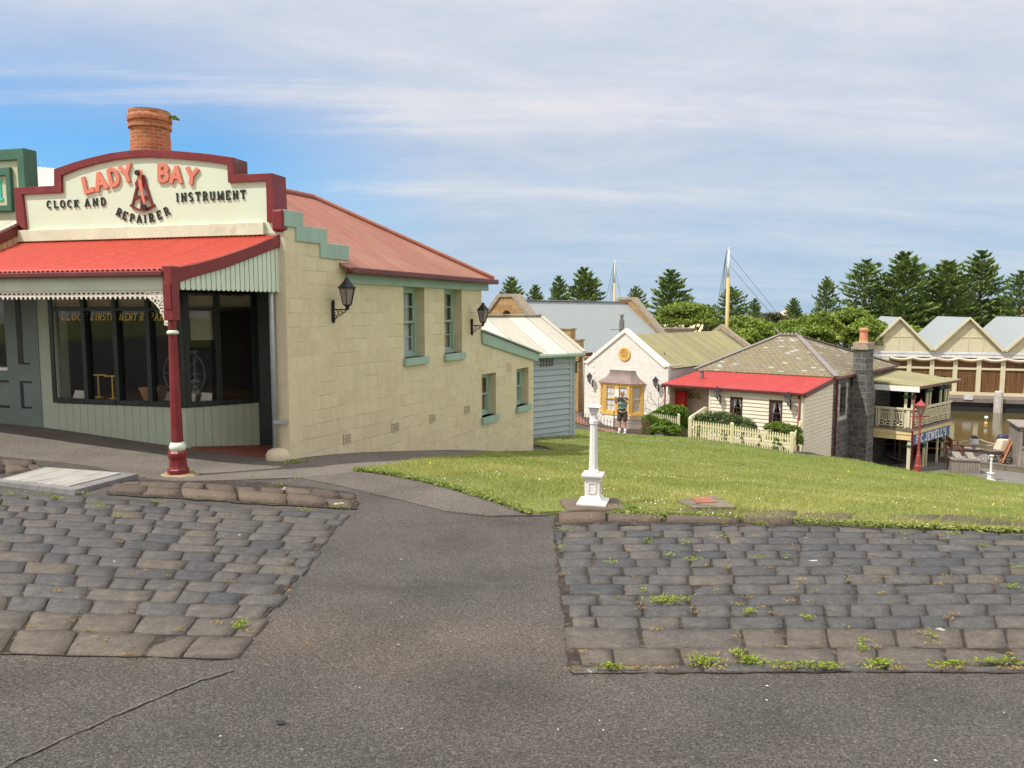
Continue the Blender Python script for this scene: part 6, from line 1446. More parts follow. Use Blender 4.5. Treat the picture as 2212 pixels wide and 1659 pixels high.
# ------------------------------------------------------------------ vegetation
M['pineleaf'] = leafm('norfolk_pine_needles', (.040, .080, .022), (.21, .285, .07), .6, .5, .08)
M['gumleaf'] = leafm('broadleaf_foliage', (.045, .09, .013), (.27, .35, .055), .6, .4, .15)
M['olivleaf'] = leafm('dull_olive_foliage', (.05, .055, .025), (.12, .125, .05), .7, .4, .12)
M['bark'] = wood('grey_bark', (.20, .165, .13), .9, .3, (1, 1, .2), 6, .01)
M['ivy'] = leafm('ivy_leaves', (.022, .06, .010), (.19, .31, .035), .5, 3., .2)
M['hedge'] = leafm('grey_green_hedge', (.035, .06, .02), (.14, .20, .07), .6, 2.5, .15)
M['hedge2'] = leafm('fresh_green_hedge', (.04, .08, .015), (.20, .28, .05), .6, 2.5, .2)
M['rampd'] = wood('grey_ramp_edge', (.21, .20, .195), .85, .2)
M['weed'] = leafm('weed_leaves', (.10, .15, .02), (.32, .40, .05), .6, 2., .25)
M['grass'] = leafm('grass_blades', (.10, .205, .024), (.60, .55, .20), .6, .35, .3)
def quads(cen, ax, bx, name, mat, parent=None, tones=None, loc=(0, 0, 0), tri=False):
    """leaf-sized faces: centre, half length vector, half width vector"""
    n = len(cen)
    if tri: co = np.stack([cen-bx, cen+bx, cen+ax*2], 1).reshape(-1, 3); k = 3
    else: co = np.stack([cen-ax, cen-bx*.9+ax*.1, cen+ax, cen+bx*.9+ax*.1], 1).reshape(-1, 3); k = 4
    return rawmesh(name, mat, co, np.arange(n*k).reshape(n, k), k, parent, tones, loc)
def rvec(n):
    v = rng.normal(size=(n, 3)); return v/np.linalg.norm(v, axis=1)[:, None]
def ortho(a):
    r = rvec(len(a)); b = np.cross(a, r); return b/np.maximum(np.linalg.norm(b, axis=1), 1e-6)[:, None]
def pine_proto(H, Rr, seed, sparse=1.):
    rs = random.Random(seed); o = lthing('norfolk_pine', 'norfolk pine', 'tree', (0, 0, 0))
    mb = MB(); mb.tube([(0, 0, -.5), (0, 0, H*.4), (.05, 0, H*.98)], .32, 8, r1=.05)
    C, A, B, Tn = [], [], [], []; z = H*.12; ph = 0
    while z < H-.1:
        t = z/H; rr = Rr*(min(1, 1-t)**.5)*(.8+.2*min(1, t*4)) ; nb = rs.choice((7, 8, 9)) if t < .9 else 6; ph += rs.uniform(.2, .7)
        for k in range(nb):
            if rs.random() < .08: continue
            a = ph + 2*PI*k/nb + rs.uniform(-.18, .18); ln = rr*rs.uniform(.66, 1.12); rise = rs.uniform(.04, .2) + .35*t
            d = np.array([math.cos(a), math.sin(a), rise]); tip = np.array([0, 0, z])+d*ln
            if rs.random() < .5: mb.tube([(0, 0, z), tuple(np.array([0, 0, z])+d*ln*.9)], .05, 4, r1=.02, cap=False)
            m_ = int((10+ln*13)*sparse); u_ = np.array([rs.random() for _ in range(m_)])**.65*.86+.16
            side = np.cross(d, [0, 0, 1]); side /= np.linalg.norm(side)
            sp = (1-np.abs(u_-.6))*ln*.20
            c = np.array([0, 0, z])+d*ln*u_[:, None]+side*(rng.normal(size=m_)*sp)[:, None]+np.array([0, 0, 1])*(rng.normal(size=m_)*.05+.16*u_**2)[:, None]
            dd = d*.6+side*(rng.normal(size=m_)*.5)[:, None]+np.array([0, 0, 1])*(.45+.3*rng.random(m_))[:, None]; dd /= np.linalg.norm(dd, axis=1)[:, None]
            C.append(c); A.append(dd*(.24+.18*rng.random(m_))[:, None]); Tn.append(np.full(m_, rs.uniform(.15, .8)) + rng.normal(size=m_)*.12)
        z += H*.046*rs.uniform(.8, 1.2)*(1.15-.4*t)
    C = np.concatenate(C); A = np.concatenate(A); B = ortho(A)*(.07+.05*rng.random(len(A)))[:, None]
    mb.build('trunk', M['bark'], o); quads(C, A, B, 'crown', M['pineleaf'], o, np.clip(np.concatenate(Tn), 0, 1)); return o
protos = [pine_proto(15, 3.9, 3, 1.15), pine_proto(15, 3.6, 11, .85), pine_proto(15, 4.2, 23, .7)]
GP_ = 'norfolk pines along the shore'
pines = [(1105,603,66,100,0,'dense rounded norfolk pine above the arched stone gable at the left end of the row'),(1157,620,58,101,1,'low norfolk pine, second from the left behind the blue warehouse roof'),(1207,601,58,98,1,'slim norfolk pine third from the left behind the blue warehouse roof'),
 (1263,583,92,95,0,'broad norfolk pine just left of the shorter ship mast'),(1375,622,64,105,2,'small norfolk pine beside the right gable of the stone warehouse'),(1449,588,108,92,1,'tall spreading norfolk pine above the rounded bushy tree'),
 (1583,624,92,100,2,'norfolk pine directly behind the taller yellow mast'),(1631,648,40,125,1,'tiny distant norfolk pine just right of the taller mast'),(1715,647,44,120,0,'tiny distant norfolk pine over the slate roof ridge'),
 (1787,602,64,108,2,'slim norfolk pine standing alone left of the big right-hand group'),(1873,567,128,98,2,'leftmost tree of the big norfolk pine group, with an open crown'),(1957,550,124,95,0,'tall domed norfolk pine above the first boathouse gable'),
 (2048,568,128,96,0,'broad dark norfolk pine between the first two boathouse gables'),(2122,547,108,100,1,'tallest narrow norfolk pine right of the second boathouse gable'),(2207,590,100,94,2,'open-branched norfolk pine cut off by the right edge'),
 (1915,628,110,99,1,'lower norfolk pine filling the gap between the two leftmost of the big group'),(2003,640,110,100,1,'half-hidden norfolk pine behind the slope of the first boathouse gable'),(2085,640,110,104,1,'half-hidden norfolk pine behind the second boathouse gable peak'),(2165,650,100,102,0,'low norfolk pine filling the valley before the third boathouse gable')]
used = set()
for u, v, wd, Y, k, lab in pines:
    q = P(u, v, Y); H_ = q.z + 6.4; s_ = H_/15; sxy = (wd/2*Y/F)/({0: 3.9, 1: 3.6, 2: 4.2}[k])*1.62; o = protos[k]
    if k in used: o = dup(o, (0, 0, 0), 0)
    used.add(k); o.location = (q.x, q.y, -6.35); o.rotation_euler = (0, 0, random.uniform(0, 6)); o.scale = (sxy, sxy, s_); o['label'] = lab; o['group'] = GP_; o['category'] = 'pine tree'
def leafy(name, label, cat, lobes, n, size, mat, loc, group=None, trunk=None, core=.55, flat=1.):
    """foliage lobes (x,y,z,rx,ry,rz) relative to loc, many small leaves over and inside each lobe"""
    o = lthing(name, label, cat, loc, 0, group); C, Tn = [], []
    w_ = np.array([l[3]*l[5] for l in lobes]); w_ = w_/w_.sum()
    for l, k in zip(lobes, w_):
        m_ = max(20, int(n*k)); d = rvec(m_); d[:, 2] = np.where(d[:, 2] < -.3, -d[:, 2]*.6, d[:, 2]); rad = core+(1-core)*rng.random(m_)**.5
        rad *= 1+.16*np.sin(d[:, 0]*5+l[0]*3)*np.sin(d[:, 1]*6+l[1])+.1*rng.normal(size=m_)*.6
        C.append(np.array(l[:3])+d*rad[:, None]*np.array(l[3:])); Tn.append(np.clip(random.uniform(.3, .6)+.35*(rng.random(m_)-.5)+.15*d[:, 2], 0, 1))
    C = np.concatenate(C); A = rvec(len(C)); A[:, 2] *= flat; A *= (size*(.6+.8*rng.random(len(C))))[:, None]*.5; B = ortho(A)*(size*.32*(.7+.6*rng.random(len(C))))[:, None]
    if trunk:
        mb = MB()
        for pts, r0, r1 in trunk: mb.tube(pts, r0, 7, r1=r1)
        mb.build('trunk', M['bark'], o)
    quads(C, A, B, 'crown' if trunk else 'foliage', mat, o, np.concatenate(Tn)); return o
bl = [(1483,655,130,722,74,'gumleaf','rounded dark green bushy tree behind the right gable of the warehouse'),(1612,682,115,760,72,'gumleaf','bright bushy tree with a pale trunk behind the far gable of the olive roof'),
 (1556,684,60,745,84,'olivleaf','brownish olive shrub just left of the taller mast base'),(1672,676,90,735,96,'olivleaf','grey olive tree over the left end of the slate roof'),(1712,690,105,765,75,'gumleaf','green bushy tree directly behind the slate roof ridge'),
 (1772,676,100,755,73,'gumleaf','bright green spreading tree behind the right slope of the slate roof'),(1832,668,110,760,78,'gumleaf','large green tree left of the stone chimney'),(1880,690,90,765,72,'gumleaf','yellow-green rounded tree just behind the stone chimney pot'),
 (1745,702,110,765,70,'gumleaf','low broad tree filling the gap right behind the slate ridge cresting'),(1588,706,90,760,68,'gumleaf','low bushy tree just right of the taller mast foot'),
 (1935,700,110,765,88,'gumleaf','leafy tree behind the left slope of the first boathouse gable'),(1650,700,80,765,80,'gumleaf','low leafy tree between the olive roof and the slate roof')]
for j, (u, v, wd, vb, Y, mt, lab) in enumerate(bl):
    k = Y/F; q = P(u, v, Y); r_ = wd*k/2*1.12; zt_ = q.z; zb_ = P(u, vb, Y).z; rz = (zt_-zb_)/2; cz_ = (zt_+zb_)/2; lobes = []; rs = random.Random(j+5)
    for i in range(34):
        a = rs.uniform(0, 2*PI); e = rs.uniform(-.5, 1); rr_ = math.sqrt(max(0, 1-e*e)) ; f_ = rs.uniform(.45, .8)
        s_ = rs.uniform(.30, .50); lobes.append((math.cos(a)*rr_*f_*r_, math.sin(a)*rr_*f_*r_, cz_+6.3+e*rz*.72, r_*s_, r_*s_, min(r_, rz)*s_*.9))
    tr = [([(0, 0, -.3), (.15, 0, (cz_+6.3)*.5), (0, .1, cz_+6.3)], .22, .12)] + [([(0, 0, (cz_+6.3)*.55), (math.cos(a)*r_*.6, math.sin(a)*r_*.6, cz_+6.3+rz*.3)], .1, .04) for a in (0, 1.3, 2.6, 3.9, 5.2)]
    leafy('bushy_tree', lab, 'tree', lobes, 9000, .30, M[mt], (q.x, q.y, -6.3), 'bushy trees behind the village roofs', tr, .5)
# ivy bush, hedges -----------------------------------------------------------
def px_lobes(base, lst):
    out = []
    for u, v, Y, ru, rv in lst: q = P(u, v, Y)-Vector(base); k = Y/F; out.append((q.x, q.y, q.z, ru*k, ru*k*.8, rv*k))
    return out
b_ = G(1440, 938)
leafy('ivy_bush', 'tall ivy covered bush beside the porch steps and short picket run', 'bush', px_lobes(b_, [(1412,920,33.0,22,20),(1398,912,33.4,12,16),(1440,905,34,26,24),(1462,900,34.4,20,22),(1470,918,34,18,22),(1435,925,32.8,28,14),(1455,928,33,22,12),(1425,898,34.2,18,14),(1405,928,32.6,20,10),(1478,895,34.6,10,14),(1420,930,32.2,24,14),(1450,932,32.2,22,12),(1400,936,32.4,14,9),(1432,915,32.6,18,10),(1405,912,32.6,14,18),(1445,890,33.6,24,16),(1468,892,33.8,16,16)]), 17000, .13, M['ivy'], b_, None, None, .5)
b_ = G(1560, 957)
leafy('hedge', 'grey green clipped hedge below the left cottage window', 'hedge', px_lobes(b_, [(1515,908,30.6,18,14),(1535,903,30.6,20,14),(1560,904,30.6,22,16),(1585,910,30.4,22,16),(1608,917,30.3,20,15),(1624,925,30.1,12,14),(1560,925,30.4,60,18),(1600,935,30.2,40,16)]), 11000, .075, M['hedge'], b_, None, None, .6)
b_ = G(1690, 978)
leafy('hedge', 'fresh green bush behind the right corner of the picket fence', 'hedge', px_lobes(b_, [(1664,925,29.8,14,12),(1680,922,29.8,18,12),(1700,928,29.6,18,13),(1718,935,29.4,14,16),(1726,955,29.2,9,20),(1690,945,29.7,34,18)]), 8000, .075, M['hedge2'], b_, None, None, .6)
# vines creeping through the pickets
b_ = G(1600, 960); tw_ = []
for u in (1512, 1560, 1568, 1606, 1640, 1672, 1680, 1690): 
    for i in range(4): tw_.append((u+random.uniform(-4, 4), 920+(u-1500)*.17+i*9, 29.0-.0047*(u-1490)+.02, 4, 6))
leafy('fence_vine', 'thin green vine straggling through the long picket fence', 'vine', px_lobes(b_, tw_), 2200, .06, M['ivy'], b_, None, None, .3)
b_ = P(374, 254, 14.0)
leafy('chimney_plant', 'small green plant sprouting from the top of the round brick chimney', 'plant', [(0, 0, 0, .07, .05, .04), (.05, 0, -.03, .06, .04, .03)], 130, .045, M['weed'], b_)
# bare vine on the gable house
mb = MB(); GHo = GH.off(.012); rs = random.Random(4)
def vine(s_, z_, a, ln, r_, dep):
    pts = [GHo.pt(s_, z_)]
    for i in range(7): a += rs.uniform(-.35, .35); s_ += math.cos(a)*ln/7; z_ += math.sin(a)*ln/7; pts.append(GHo.pt(s_, z_))
    mb.tube(pts, r_, 4, r1=r_*.5, cap=False)
    if dep:
        for k in range(3): vine(s_-math.cos(a)*ln*.15*k, z_-math.sin(a)*ln*.15*k, a+rs.uniform(-.9, .9), ln*.6, r_*.6, dep-1)
s_, z_ = GH.hit(1425, 900)
for k in range(5): vine(s_-.2+k*.12, z_-.3, 1.1+k*.3, 1.1, .011, 2)
o = mb.build('bare_vine', M['bark']); tag(o, 'bare brown vine climbing the white gable wall right of the bay window', 'vine')
# ------------------------------------------------------------------ fences
def picket(label, pts, h, pitch=.088, w_=.052, posts=None, group='cream picket fences', dip=None):
    a0 = Vector(pts[0]); o = thing('picket_fence', label, 'fence', tuple(a0), 0, group); mb = MB(); mr = MB()
    for a, b in zip(pts[:-1], pts[1:]):
        a, b = Vector(a), Vector(b); d = Vector((b.x-a.x, b.y-a.y)); ln = d.length; pl = VP(a.xy, d); n_ = int(ln/pitch)
        for i in range(n_):
            s_ = (i+.5)*ln/n_; zz_ = a.z+(b.z-a.z)*s_/ln; hh = h*(1+random.uniform(-.015, .015))
            mb.prism(pl, [(s_-w_/2, zz_+.04), (s_+w_/2, zz_+.04), (s_+w_/2, zz_+hh-.06), (s_, zz_+hh), (s_-w_/2, zz_+hh-.06)], 0, .018)
        for k in (.22, .75): mr.bar(pl.pt(0, a.z+h*k, -.02), pl.pt(ln, b.z+h*k, -.02), .035, .06)
    mb.build('picket_panel', M['fence'], o); mr.build('rail', M['fence'], o)
    for q in (posts or [pts[0], pts[-1]]):
        mb = MB(); mb.lathe([(.055, -.2), (.055, h+.05), (0, h+.10)], 4, tuple(q), PI/4*0, True); mb.build('post', M['fence'], o)
    return o
f0, f1 = P(1490, 946, 29), P(1709, 981, 28); f2 = CF.pt(-.02, 0, .25); f2 = Vector((f2.x, f2.y, f1.z-.15)); fm = f0.lerp(f1, .42)
for q in (f0, fm, f1): q.z = gz(q.x, q.y)
picket('long cream picket fence in front of the two cottage hedges', [f0, fm, f1], .74, posts=[f0, fm, f1])
picket('short picket return from the fence corner back to the cottage wall', [f1+Vector((.12, .12, 0)), f2], .76, posts=[f2])
i0, i1 = P(1408, 936, 33.2), P(1465, 936, 33.3); i0.z = P(1408, 892, 33.2).z-.78; i1.z = P(1465, 898, 33.3).z-.78
i0.z += .0; picket('ivy-swallowed picket run left of the porch path', [i0, i1], .78, posts=[i1])
rail = thing('porch_handrail', 'cream yellow sloping handrail rising from the fence corner to the porch', 'handrail', tuple(f0))
e1 = CF.pt(sDoor-.15, 0, .1); e1 = Vector((e1.x, e1.y, P(1528, 882, e1.y).z)); a = f0+Vector((.0, .05, .76))
mb = MB(); mb.bar(a, e1, .07, .14); mb.bar(a-Vector((0,0,.45)), e1-Vector((0,0,.45)), .05, .08); mb.build('rail', M['fence'], rail)
mb = MB(); mb.bar((e1.x, e1.y, e1.z-1.4), (e1.x, e1.y, e1.z+.06), .14, .14, (0, 1, 0)); mb.build('post', M['fence'], rail)
mb = MB(); a_, b__ = G(1400, 941), G(1492, 946); mb.slab([Vector((a_.x+.6, a_.y+.2, a_.z+.06)), b__+Vector((0, .05, .06)), e1+Vector((.1, 0, -1.35)), CF.pt(sL_+.4, e1.z-1.38, .3)], .06); o = mb.build('porch_path', M['path']); kind(o, 'structure')
# hooped wire fence
w0, w1, w2 = G(1232, 912), G(1326, 929), G(1404, 941); wf = thing('wire_fence', 'low rusty hooped wire fence in front of the white gable house', 'fence', tuple(w0))
M['rust'] = paint('rusty_wire', (.12, .06, .035), .8, .2, 10, 0)
mb = MB()
for a, b in ((w0, w1), (w1, w2)):
    d = (b-a); ln = d.length; n_ = int(ln/.17)
    for i in range(n_):
        p0, p1 = a+d*(i/n_), a+d*((i+.85)/n_); pm = (p0+p1)/2; hh = .52
        mb.tube([p0, p0+Vector((0,0,hh)), pm+Vector((0,0,hh+.09)), p1+Vector((0,0,hh)), p1], .007, 4, cap=False)
    for z in (.08, .4): mb.tube([a+Vector((0,0,z)), b+Vector((0,0,z))], .008, 4)
mb.build('wire_hoops', M['rust'], wf); mb = MB(); mb.tube([w1-Vector((0,0,.1)), w1+Vector((0,0,1.0))], .025, 6); mb.build('post', M['black'], wf)
M['redgravel'] = paint('reddish_garden_bed', (.24, .13, .08), .95, .3, 3, .01, (.1, .07, .04), .5)
bedp = [w0.xy, w1.xy, w2.xy, (w2.x-.2, w2.y+1.5), (3.6, 42.5), (1.2, 42.8)]
kind(region('garden_bed', [tuple(q) for q in bedp], M['redgravel'], .03, .5), 'structure')
# ------------------------------------------------------------------ posts and lamps
M['footst'] = paint('worn_brown_stone', (.13, .10, .075), .9, .25, 8, .006, (.2,.14,.08), .4)
wp = P(1281, 1105, 7.5); gzw = gz(wp.x, wp.y); wp.z = gzw
mb = MB(); mb.lathe([(.24, -.1), (.24, .055), (.225, .07), (0, .07)], 4, (0, 0, 0), 0, True); plb = mb.build('stone_footing', M['footst'], None, bevel=.012)
plb.location = wp; plb.rotation_euler = (0, 0, R(6)); plb.scale = (1.25, .9, 1); tag(plb, 'worn dark stone block under the white post by the cobbles', 'stone block')
def white_post(label, loc, rz, s_=1.):
    o = lthing('white_post', label, 'post', loc, rz, 'white cast iron posts'); k = .000806
    h = lambda y: (1380-y)*k
    mb = MB(); mb.lathe([(.145, h(1380)), (.145, h(1352)), (.098, h(1330)), (.09, h(1312)), (.080, h(1290)), (.074, h(1270)), (.074, h(1075)), (.082, h(1060)), (.0, h(1059))], 4, (0,0,0), 0, True); bs = mb.build('base', M['wpost'], o, bevel=.004)
    mb = MB()
    for a in range(4):
        c_, s__ = math.cos(a*PI/2), math.sin(a*PI/2); q = lambda x, z: (c_*.074*1.015 - s__*x, s__*.074*1.015 + c_*x, z)
        fr_o = [(-.04, h(1245)), (.025, h(1245)), (.04, h(1215)), (.04, h(1105)), (-.04, h(1105))]; n0 = Vector((c_, s__, 0)); vs = [Vector(q(x, z)) for x, z in fr_o]; vi = [Vector(q(x*.72, h(1175)+(z-h(1175))*.84)) for x, z in fr_o]
        for i in range(5): j = (i+1) % 5; mb.add([vs[i], vs[j], vi[j], vi[i], vs[i]+n0*.006, vs[j]+n0*.006, vi[j]+n0*.006, vi[i]+n0*.006], [(4,5,6,7), (0,1,5,4), (1,2,6,5), (2,3,7,6), (3,0,4,7)])
    mb.build('base_panel', M['wpost'], bs)
    mb = MB(); mb.lathe([(.08, h(1058)), (.104, h(1035)), (.104, h(1005)), (.06, h(1000)), (0, h(999))], 4, (0,0,0), 0, True); mb.build('base_cap', M['wpost'], bs, bevel=.004)
    mb = MB(); mb.lathe([(.062, h(999)), (.058, h(975)), (.045, h(955)), (.037, h(395)), (.034, h(265)), (0, h(264))], 8, (0,0,0)); mb.build('shaft', M['wpost'], o)
    mb = MB(); mb.lathe([(.036, h(400)), (.046, h(393)), (.046, h(348)), (.036, h(340))], 8, (0,0,0), PI/8, False); mb.build('collar', M['wpost'], o)
    mb = MB(); mb.lathe([(.038, h(265)), (.043, h(262)), (.043, h(250)), (.038, h(245)), (.046, h(235)), (.05, h(225)), (.046, h(220)), (.055, h(205)), (.058, h(193)), (.0, h(192))], 16, (0,0,0)); cp_ = mb.build('capital', M['wpost'], o, smooth=False)
    mb = MB(); mb.lathe([(.055, h(194)), (.070, h(188)), (.070, h(180)), (.03, h(160)), (0, h(148))], 4, (0,0,0), 0, True); mb.build('cap', M['wpost'], cp_, bevel=.003)
    o.scale = (s_, s_, s_); return o
M['wpost'] = paint('chalky_white_post_paint', (.74, .73, .71), .5, .03, 9, .0008, (.45, .28, .16), .22)
white_post('white cast iron post standing beside the cobbles at the edge of the lawn', (wp.x, wp.y, wp.z+.07), R(-14), 1.0)
q = PZ(2139, 1038, ZR); white_post('distant white post on the quay in front of the wheelbarrow', tuple(q), R(20), 1.24)
# red street lamp
lb0 = G(1982, 1022.5); k = lb0.y/F*1.01; lp = lthing('street_lamp', 'dull red cast iron street lamp in front of the balcony sign', 'street lamp', tuple(lb0)); hz2 = lambda y: (1350-y)*.16914*k; wz = lambda x: x*.16914*k
mb = MB(); mb.lathe([(wz(44), -.1), (wz(44), hz2(1255)), (wz(38), hz2(1240)), (wz(34), hz2(1235)), (wz(30), hz2(1160)), (wz(24), hz2(1110)), (wz(16), hz2(1095)), (wz(22), hz2(1085)), (wz(15), hz2(1060)), (0, hz2(1059))], 8, (0,0,0)); mb.build('base', M['lampred'], lp)
mb = MB(); mb.lathe([(wz(15), hz2(1062)), (wz(14), hz2(890)), (wz(19), hz2(885)), (wz(13), hz2(870)), (wz(11), hz2(660)), (wz(18), hz2(650)), (wz(14), hz2(620)), (wz(20), hz2(595)), (0, hz2(594))], 10, (0,0,0)); po_ = mb.build('shaft', M['lampred'], lp)
mb = MB(); mb.tube([(-wz(125), 0, hz2(612)), (wz(125), 0, hz2(612))], wz(7), 6); mb.tube([(-wz(60), 0, hz2(612)), (0, 0, hz2(660))], wz(4), 5); mb.tube([(wz(60), 0, hz2(612)), (0, 0, hz2(660))], wz(4), 5); mb.build('ladder_bar', M['lampred'], po_)
mb = MB(); mb.lathe([(wz(20), hz2(594)), (wz(24), hz2(585)), (0, hz2(584))], 6, (0,0,0)); mb.lathe([(wz(74), hz2(476)), (wz(74), hz2(470)), (wz(40), hz2(440)), (wz(14), hz2(415)), (wz(8), hz2(405)), (0, hz2(375))], 6, (0,0,0))
for a in range(6): t_ = 2*PI*(a+.5)/6; mb.tube([(wz(24)*math.cos(t_), wz(24)*math.sin(t_), hz2(585)), (wz(58)*math.cos(t_), wz(58)*math.sin(t_), hz2(476))], wz(4), 4)
lh = mb.build('lantern_head', M['lampred'], lp); mb = MB(); mb.lathe([(wz(21), hz2(583)), (wz(52), hz2(478))], 6, (0,0,0)); mb.build('lantern_glass', M['lampglass2'] if 'lampglass2' in M else M['lampglass'], lh)
# ------------------------------------------------------------------ ship masts
M['mastw'] = paint('white_mast_paint', (.78, .76, .72), .5, .04, 1, 0); M['masty'] = paint('yellow_mast_paint', (.52, .38, .15), .5, .08, 1, 0); M['rope'] = paint('tarred_rigging', (.10, .10, .11), .8, .1, 5, 0)
def mast(label, u, vt, vm, vb, Y, w_, stays):
    b0 = P(u, vb, Y); o = thing('ship_mast', label, 'mast', (b0.x, b0.y, ZR)); zt_, zm_ = P(u, vt, Y).z, P(u, vm, Y).z
    mb = MB(); mb.tube([(b0.x, b0.y, ZR-1), (b0.x, b0.y, zm_)], w_*1.1, 10, r1=w_); mb.build('lower_mast', M['masty'], o, smooth=True)
    mb = MB(); mb.tube([(b0.x, b0.y, zm_+.001), (b0.x, b0.y, zt_)], w_*.8, 10, r1=w_*.45); mb.lathe([(.02, 0), (.14, .05), (.02, .12)], 8, (b0.x, b0.y, zt_)); mb.build('topmast', M['mastw'], o, smooth=True)
    for uu, v0, v1, dY in stays:
        mb = MB(); a = P(u, v0, Y); b = P(uu, v1, Y+dY); mb.tube([a, b], .022, 4); mb.build('stay', M['rope'], o)
mast('shorter ship mast with white top and yellow foot over the warehouse roof', 1327, 562, 612, 652, 85, .14, [(1308, 565, 652, 0), (1317, 565, 652, 2), (1342, 565, 652, -2), (1322, 566, 652, 4)])
mast('taller yellow ship mast with white top and long stays to the right', 1569.5, 538, 600, 735, 70, .16, [(1545, 542, 690, 0), (1551, 542, 690, 2), (1557, 542, 690, 3), (1562, 575, 690, 3), (1690, 541, 690, 10), (1676, 566, 690, 8), (1586, 600, 630, 2)])
# ------------------------------------------------------------------ person holding up a sheet
pf = G(1344, 936.5); pz_ = pf.z
M['skin'] = paint('skin', (.52, .26, .17), .55, .06, 8, 0); M['hair'] = paint('grey_hair', (.45, .43, .41), .8, .15, 20, 0)
M['shorts'] = paint('brown_shorts', (.075, .055, .045), .9, .15, 12, .002); M['shoe'] = paint('white_trainers', (.80, .80, .80), .6, .04, 10, 0)
m, t, b = newmat('striped_polo'); sp_ = t.nodes.new('ShaderNodeSeparateXYZ'); t.links.new(coords(t), sp_.inputs[0])
c = ramp(t, mth(t, 'DIVIDE', sp_.outputs[2], 1.7), [(0, (.02,.02,.025)), (.575, (.02,.02,.025)), (.58, (.22,.34,.33)), (.60, (.02,.02,.025)), (.612, (.5,.55,.52)), (.622, (.02,.02,.025)), (.636, (.22,.34,.33)), (.66, (.02,.02,.025)), (.668, (.22,.34,.33)), (.74, (.22,.34,.33)), (.745, (.03,.03,.035)), (1, (.03,.03,.035))], 'CONSTANT')
t.links.new(c, b.inputs['Base Color']); b.inputs['Roughness'].default_value = .9; M['polo'] = m
def skinned(name, verts, edges, rads, mat, parent, sub=2, root=0):
    me = bpy.data.meshes.new(name); me.from_pydata(verts, edges, []); me.materials.append(mat)
    o = bpy.data.objects.new(name, me); sc.collection.objects.link(o); o.parent = parent
    md = o.modifiers.new('skin', 'SKIN'); md.use_smooth_shade = True
    if not me.skin_vertices: me.attributes
    for i, r_ in enumerate(rads):
        sv_ = me.skin_vertices[0].data[i]; sv_.radius = r_ if isinstance(r_, tuple) else (r_, r_); sv_.use_root = (i == root)
    s_ = o.modifiers.new('sub', 'SUBSURF'); s_.levels = sub; s_.render_levels = sub
    return o
per = lthing('person', 'person in brown shorts and striped polo holding a sheet up to the face', 'person', (pf.x, pf.y, pz_), R(-22))
V_ = []; E_ = []; Rd = []
def vv(x, y, z, r_, prev=None):
    V_.append((x, y, z)); Rd.append(r_); i = len(V_)-1
    if prev is not None: E_.append((prev, i))
    return i
pel = vv(0, 0, .92, (.11, .085)); wai = vv(0, .01, 1.05, (.115, .09), pel); chs = vv(0, .02, 1.26, (.165, .12), wai); nk0 = vv(0, .02, 1.42, (.07, .07), chs); nk = vv(0, 0, 1.48, .055, nk0)
hd = vv(0, -.015, 1.56, (.072, .082), nk); h2_ = vv(0, -.01, 1.65, (.078, .09), hd); vv(0, 0, 1.715, (.05, .055), h2_)
for s_ in (-1, 1):
    hp = vv(s_*.09, 0, .86, .095, pel); kn_ = vv(s_*.105, -.015, .48, .058, hp); cf = vv(s_*.11, .015, .34, .055, kn_); an = vv(s_*.115, .02, .09, .036, cf); vv(s_*.125, -.12, .045, .035, an)
# arms raised: hands before the face, sheet held high on the viewer's left
hands = []
for s_, el, wr in ((-1, (-.25, -.10, 1.20), (-.20, -.30, 1.50)), (1, (.24, -.14, 1.22), (.02, -.28, 1.56))):
    sh0 = vv(s_*.17, .01, 1.36, .062, chs); e_ = vv(*el, .042, sh0); w__ = vv(*wr, .028, e_); pm = vv(wr[0]-s_*.01, wr[1]-.01, wr[2]+.07, (.036, .02), w__); hands.append(pm)
    for j in range(4): a = vv(wr[0]-.03+.02*j, wr[1]-.02, wr[2]+.11+.006*(1.5-abs(j-1.5)), .009, pm); vv(wr[0]-.03+.02*j, wr[1]-.05, wr[2]+.14, .008, a)
    a = vv(wr[0]-s_*.045, wr[1]-.02, wr[2]+.06, .011, pm); vv(wr[0]-s_*.05, wr[1]-.05, wr[2]+.085, .009, a)
skinned('body', V_, E_, Rd, M['skin'], per)
def part_from(name, spec, edges, mat, sub=1): return skinned(name, [q[:3] for q in spec], edges, [q[3] for q in spec], mat, per, sub)
part_from('polo_shirt', [(0, 0, .85, (.175, .145)), (0, .01, 1.08, (.175, .15)), (0, .02, 1.26, (.185, .14)), (0, .02, 1.405, (.09, .085)), (-.175, .01, 1.36, .082), (-.225, -.06, 1.26, .07), (.175, .01, 1.36, .082), (.22, -.08, 1.27, .07)], [(0,1), (1,2), (2,3), (2,4), (4,5), (2,6), (6,7)], M['polo'], 2)
part_from('shorts', [(0, 0, 1.0, (.17, .14)), (-.095, 0, .84, .118), (-.12, -.01, .46, .11), (.095, 0, .84, .118), (.12, -.01, .46, .11)], [(0,1), (1,2), (0,3), (3,4)], M['shorts'], 2)
for s_ in (-1, 1):
    part_from('shoe', [(s_*.115, .06, .045, .042), (s_*.12, -.05, .045, .05), (s_*.128, -.17, .035, .038)], [(0,1), (1,2)], M['shoe']); mb = MB(); mb.tube([(s_*.114, .02, .05), (s_*.113, .02, .2)], .048, 10); mb.build('sock', M['shoe'], per, smooth=True)
part_from('hair', [(0, .03, 1.60, .075), (0, .03, 1.68, (.088, .095)), (0, .01, 1.735, .05)], [(0,1), (1,2)], M['hair'])
mb = MB()
for s_ in (-1, 1): mb.lathe([(0, -.02), (.016, 0), (0, .02)], 6, (s_*.082, 0, 1.60))
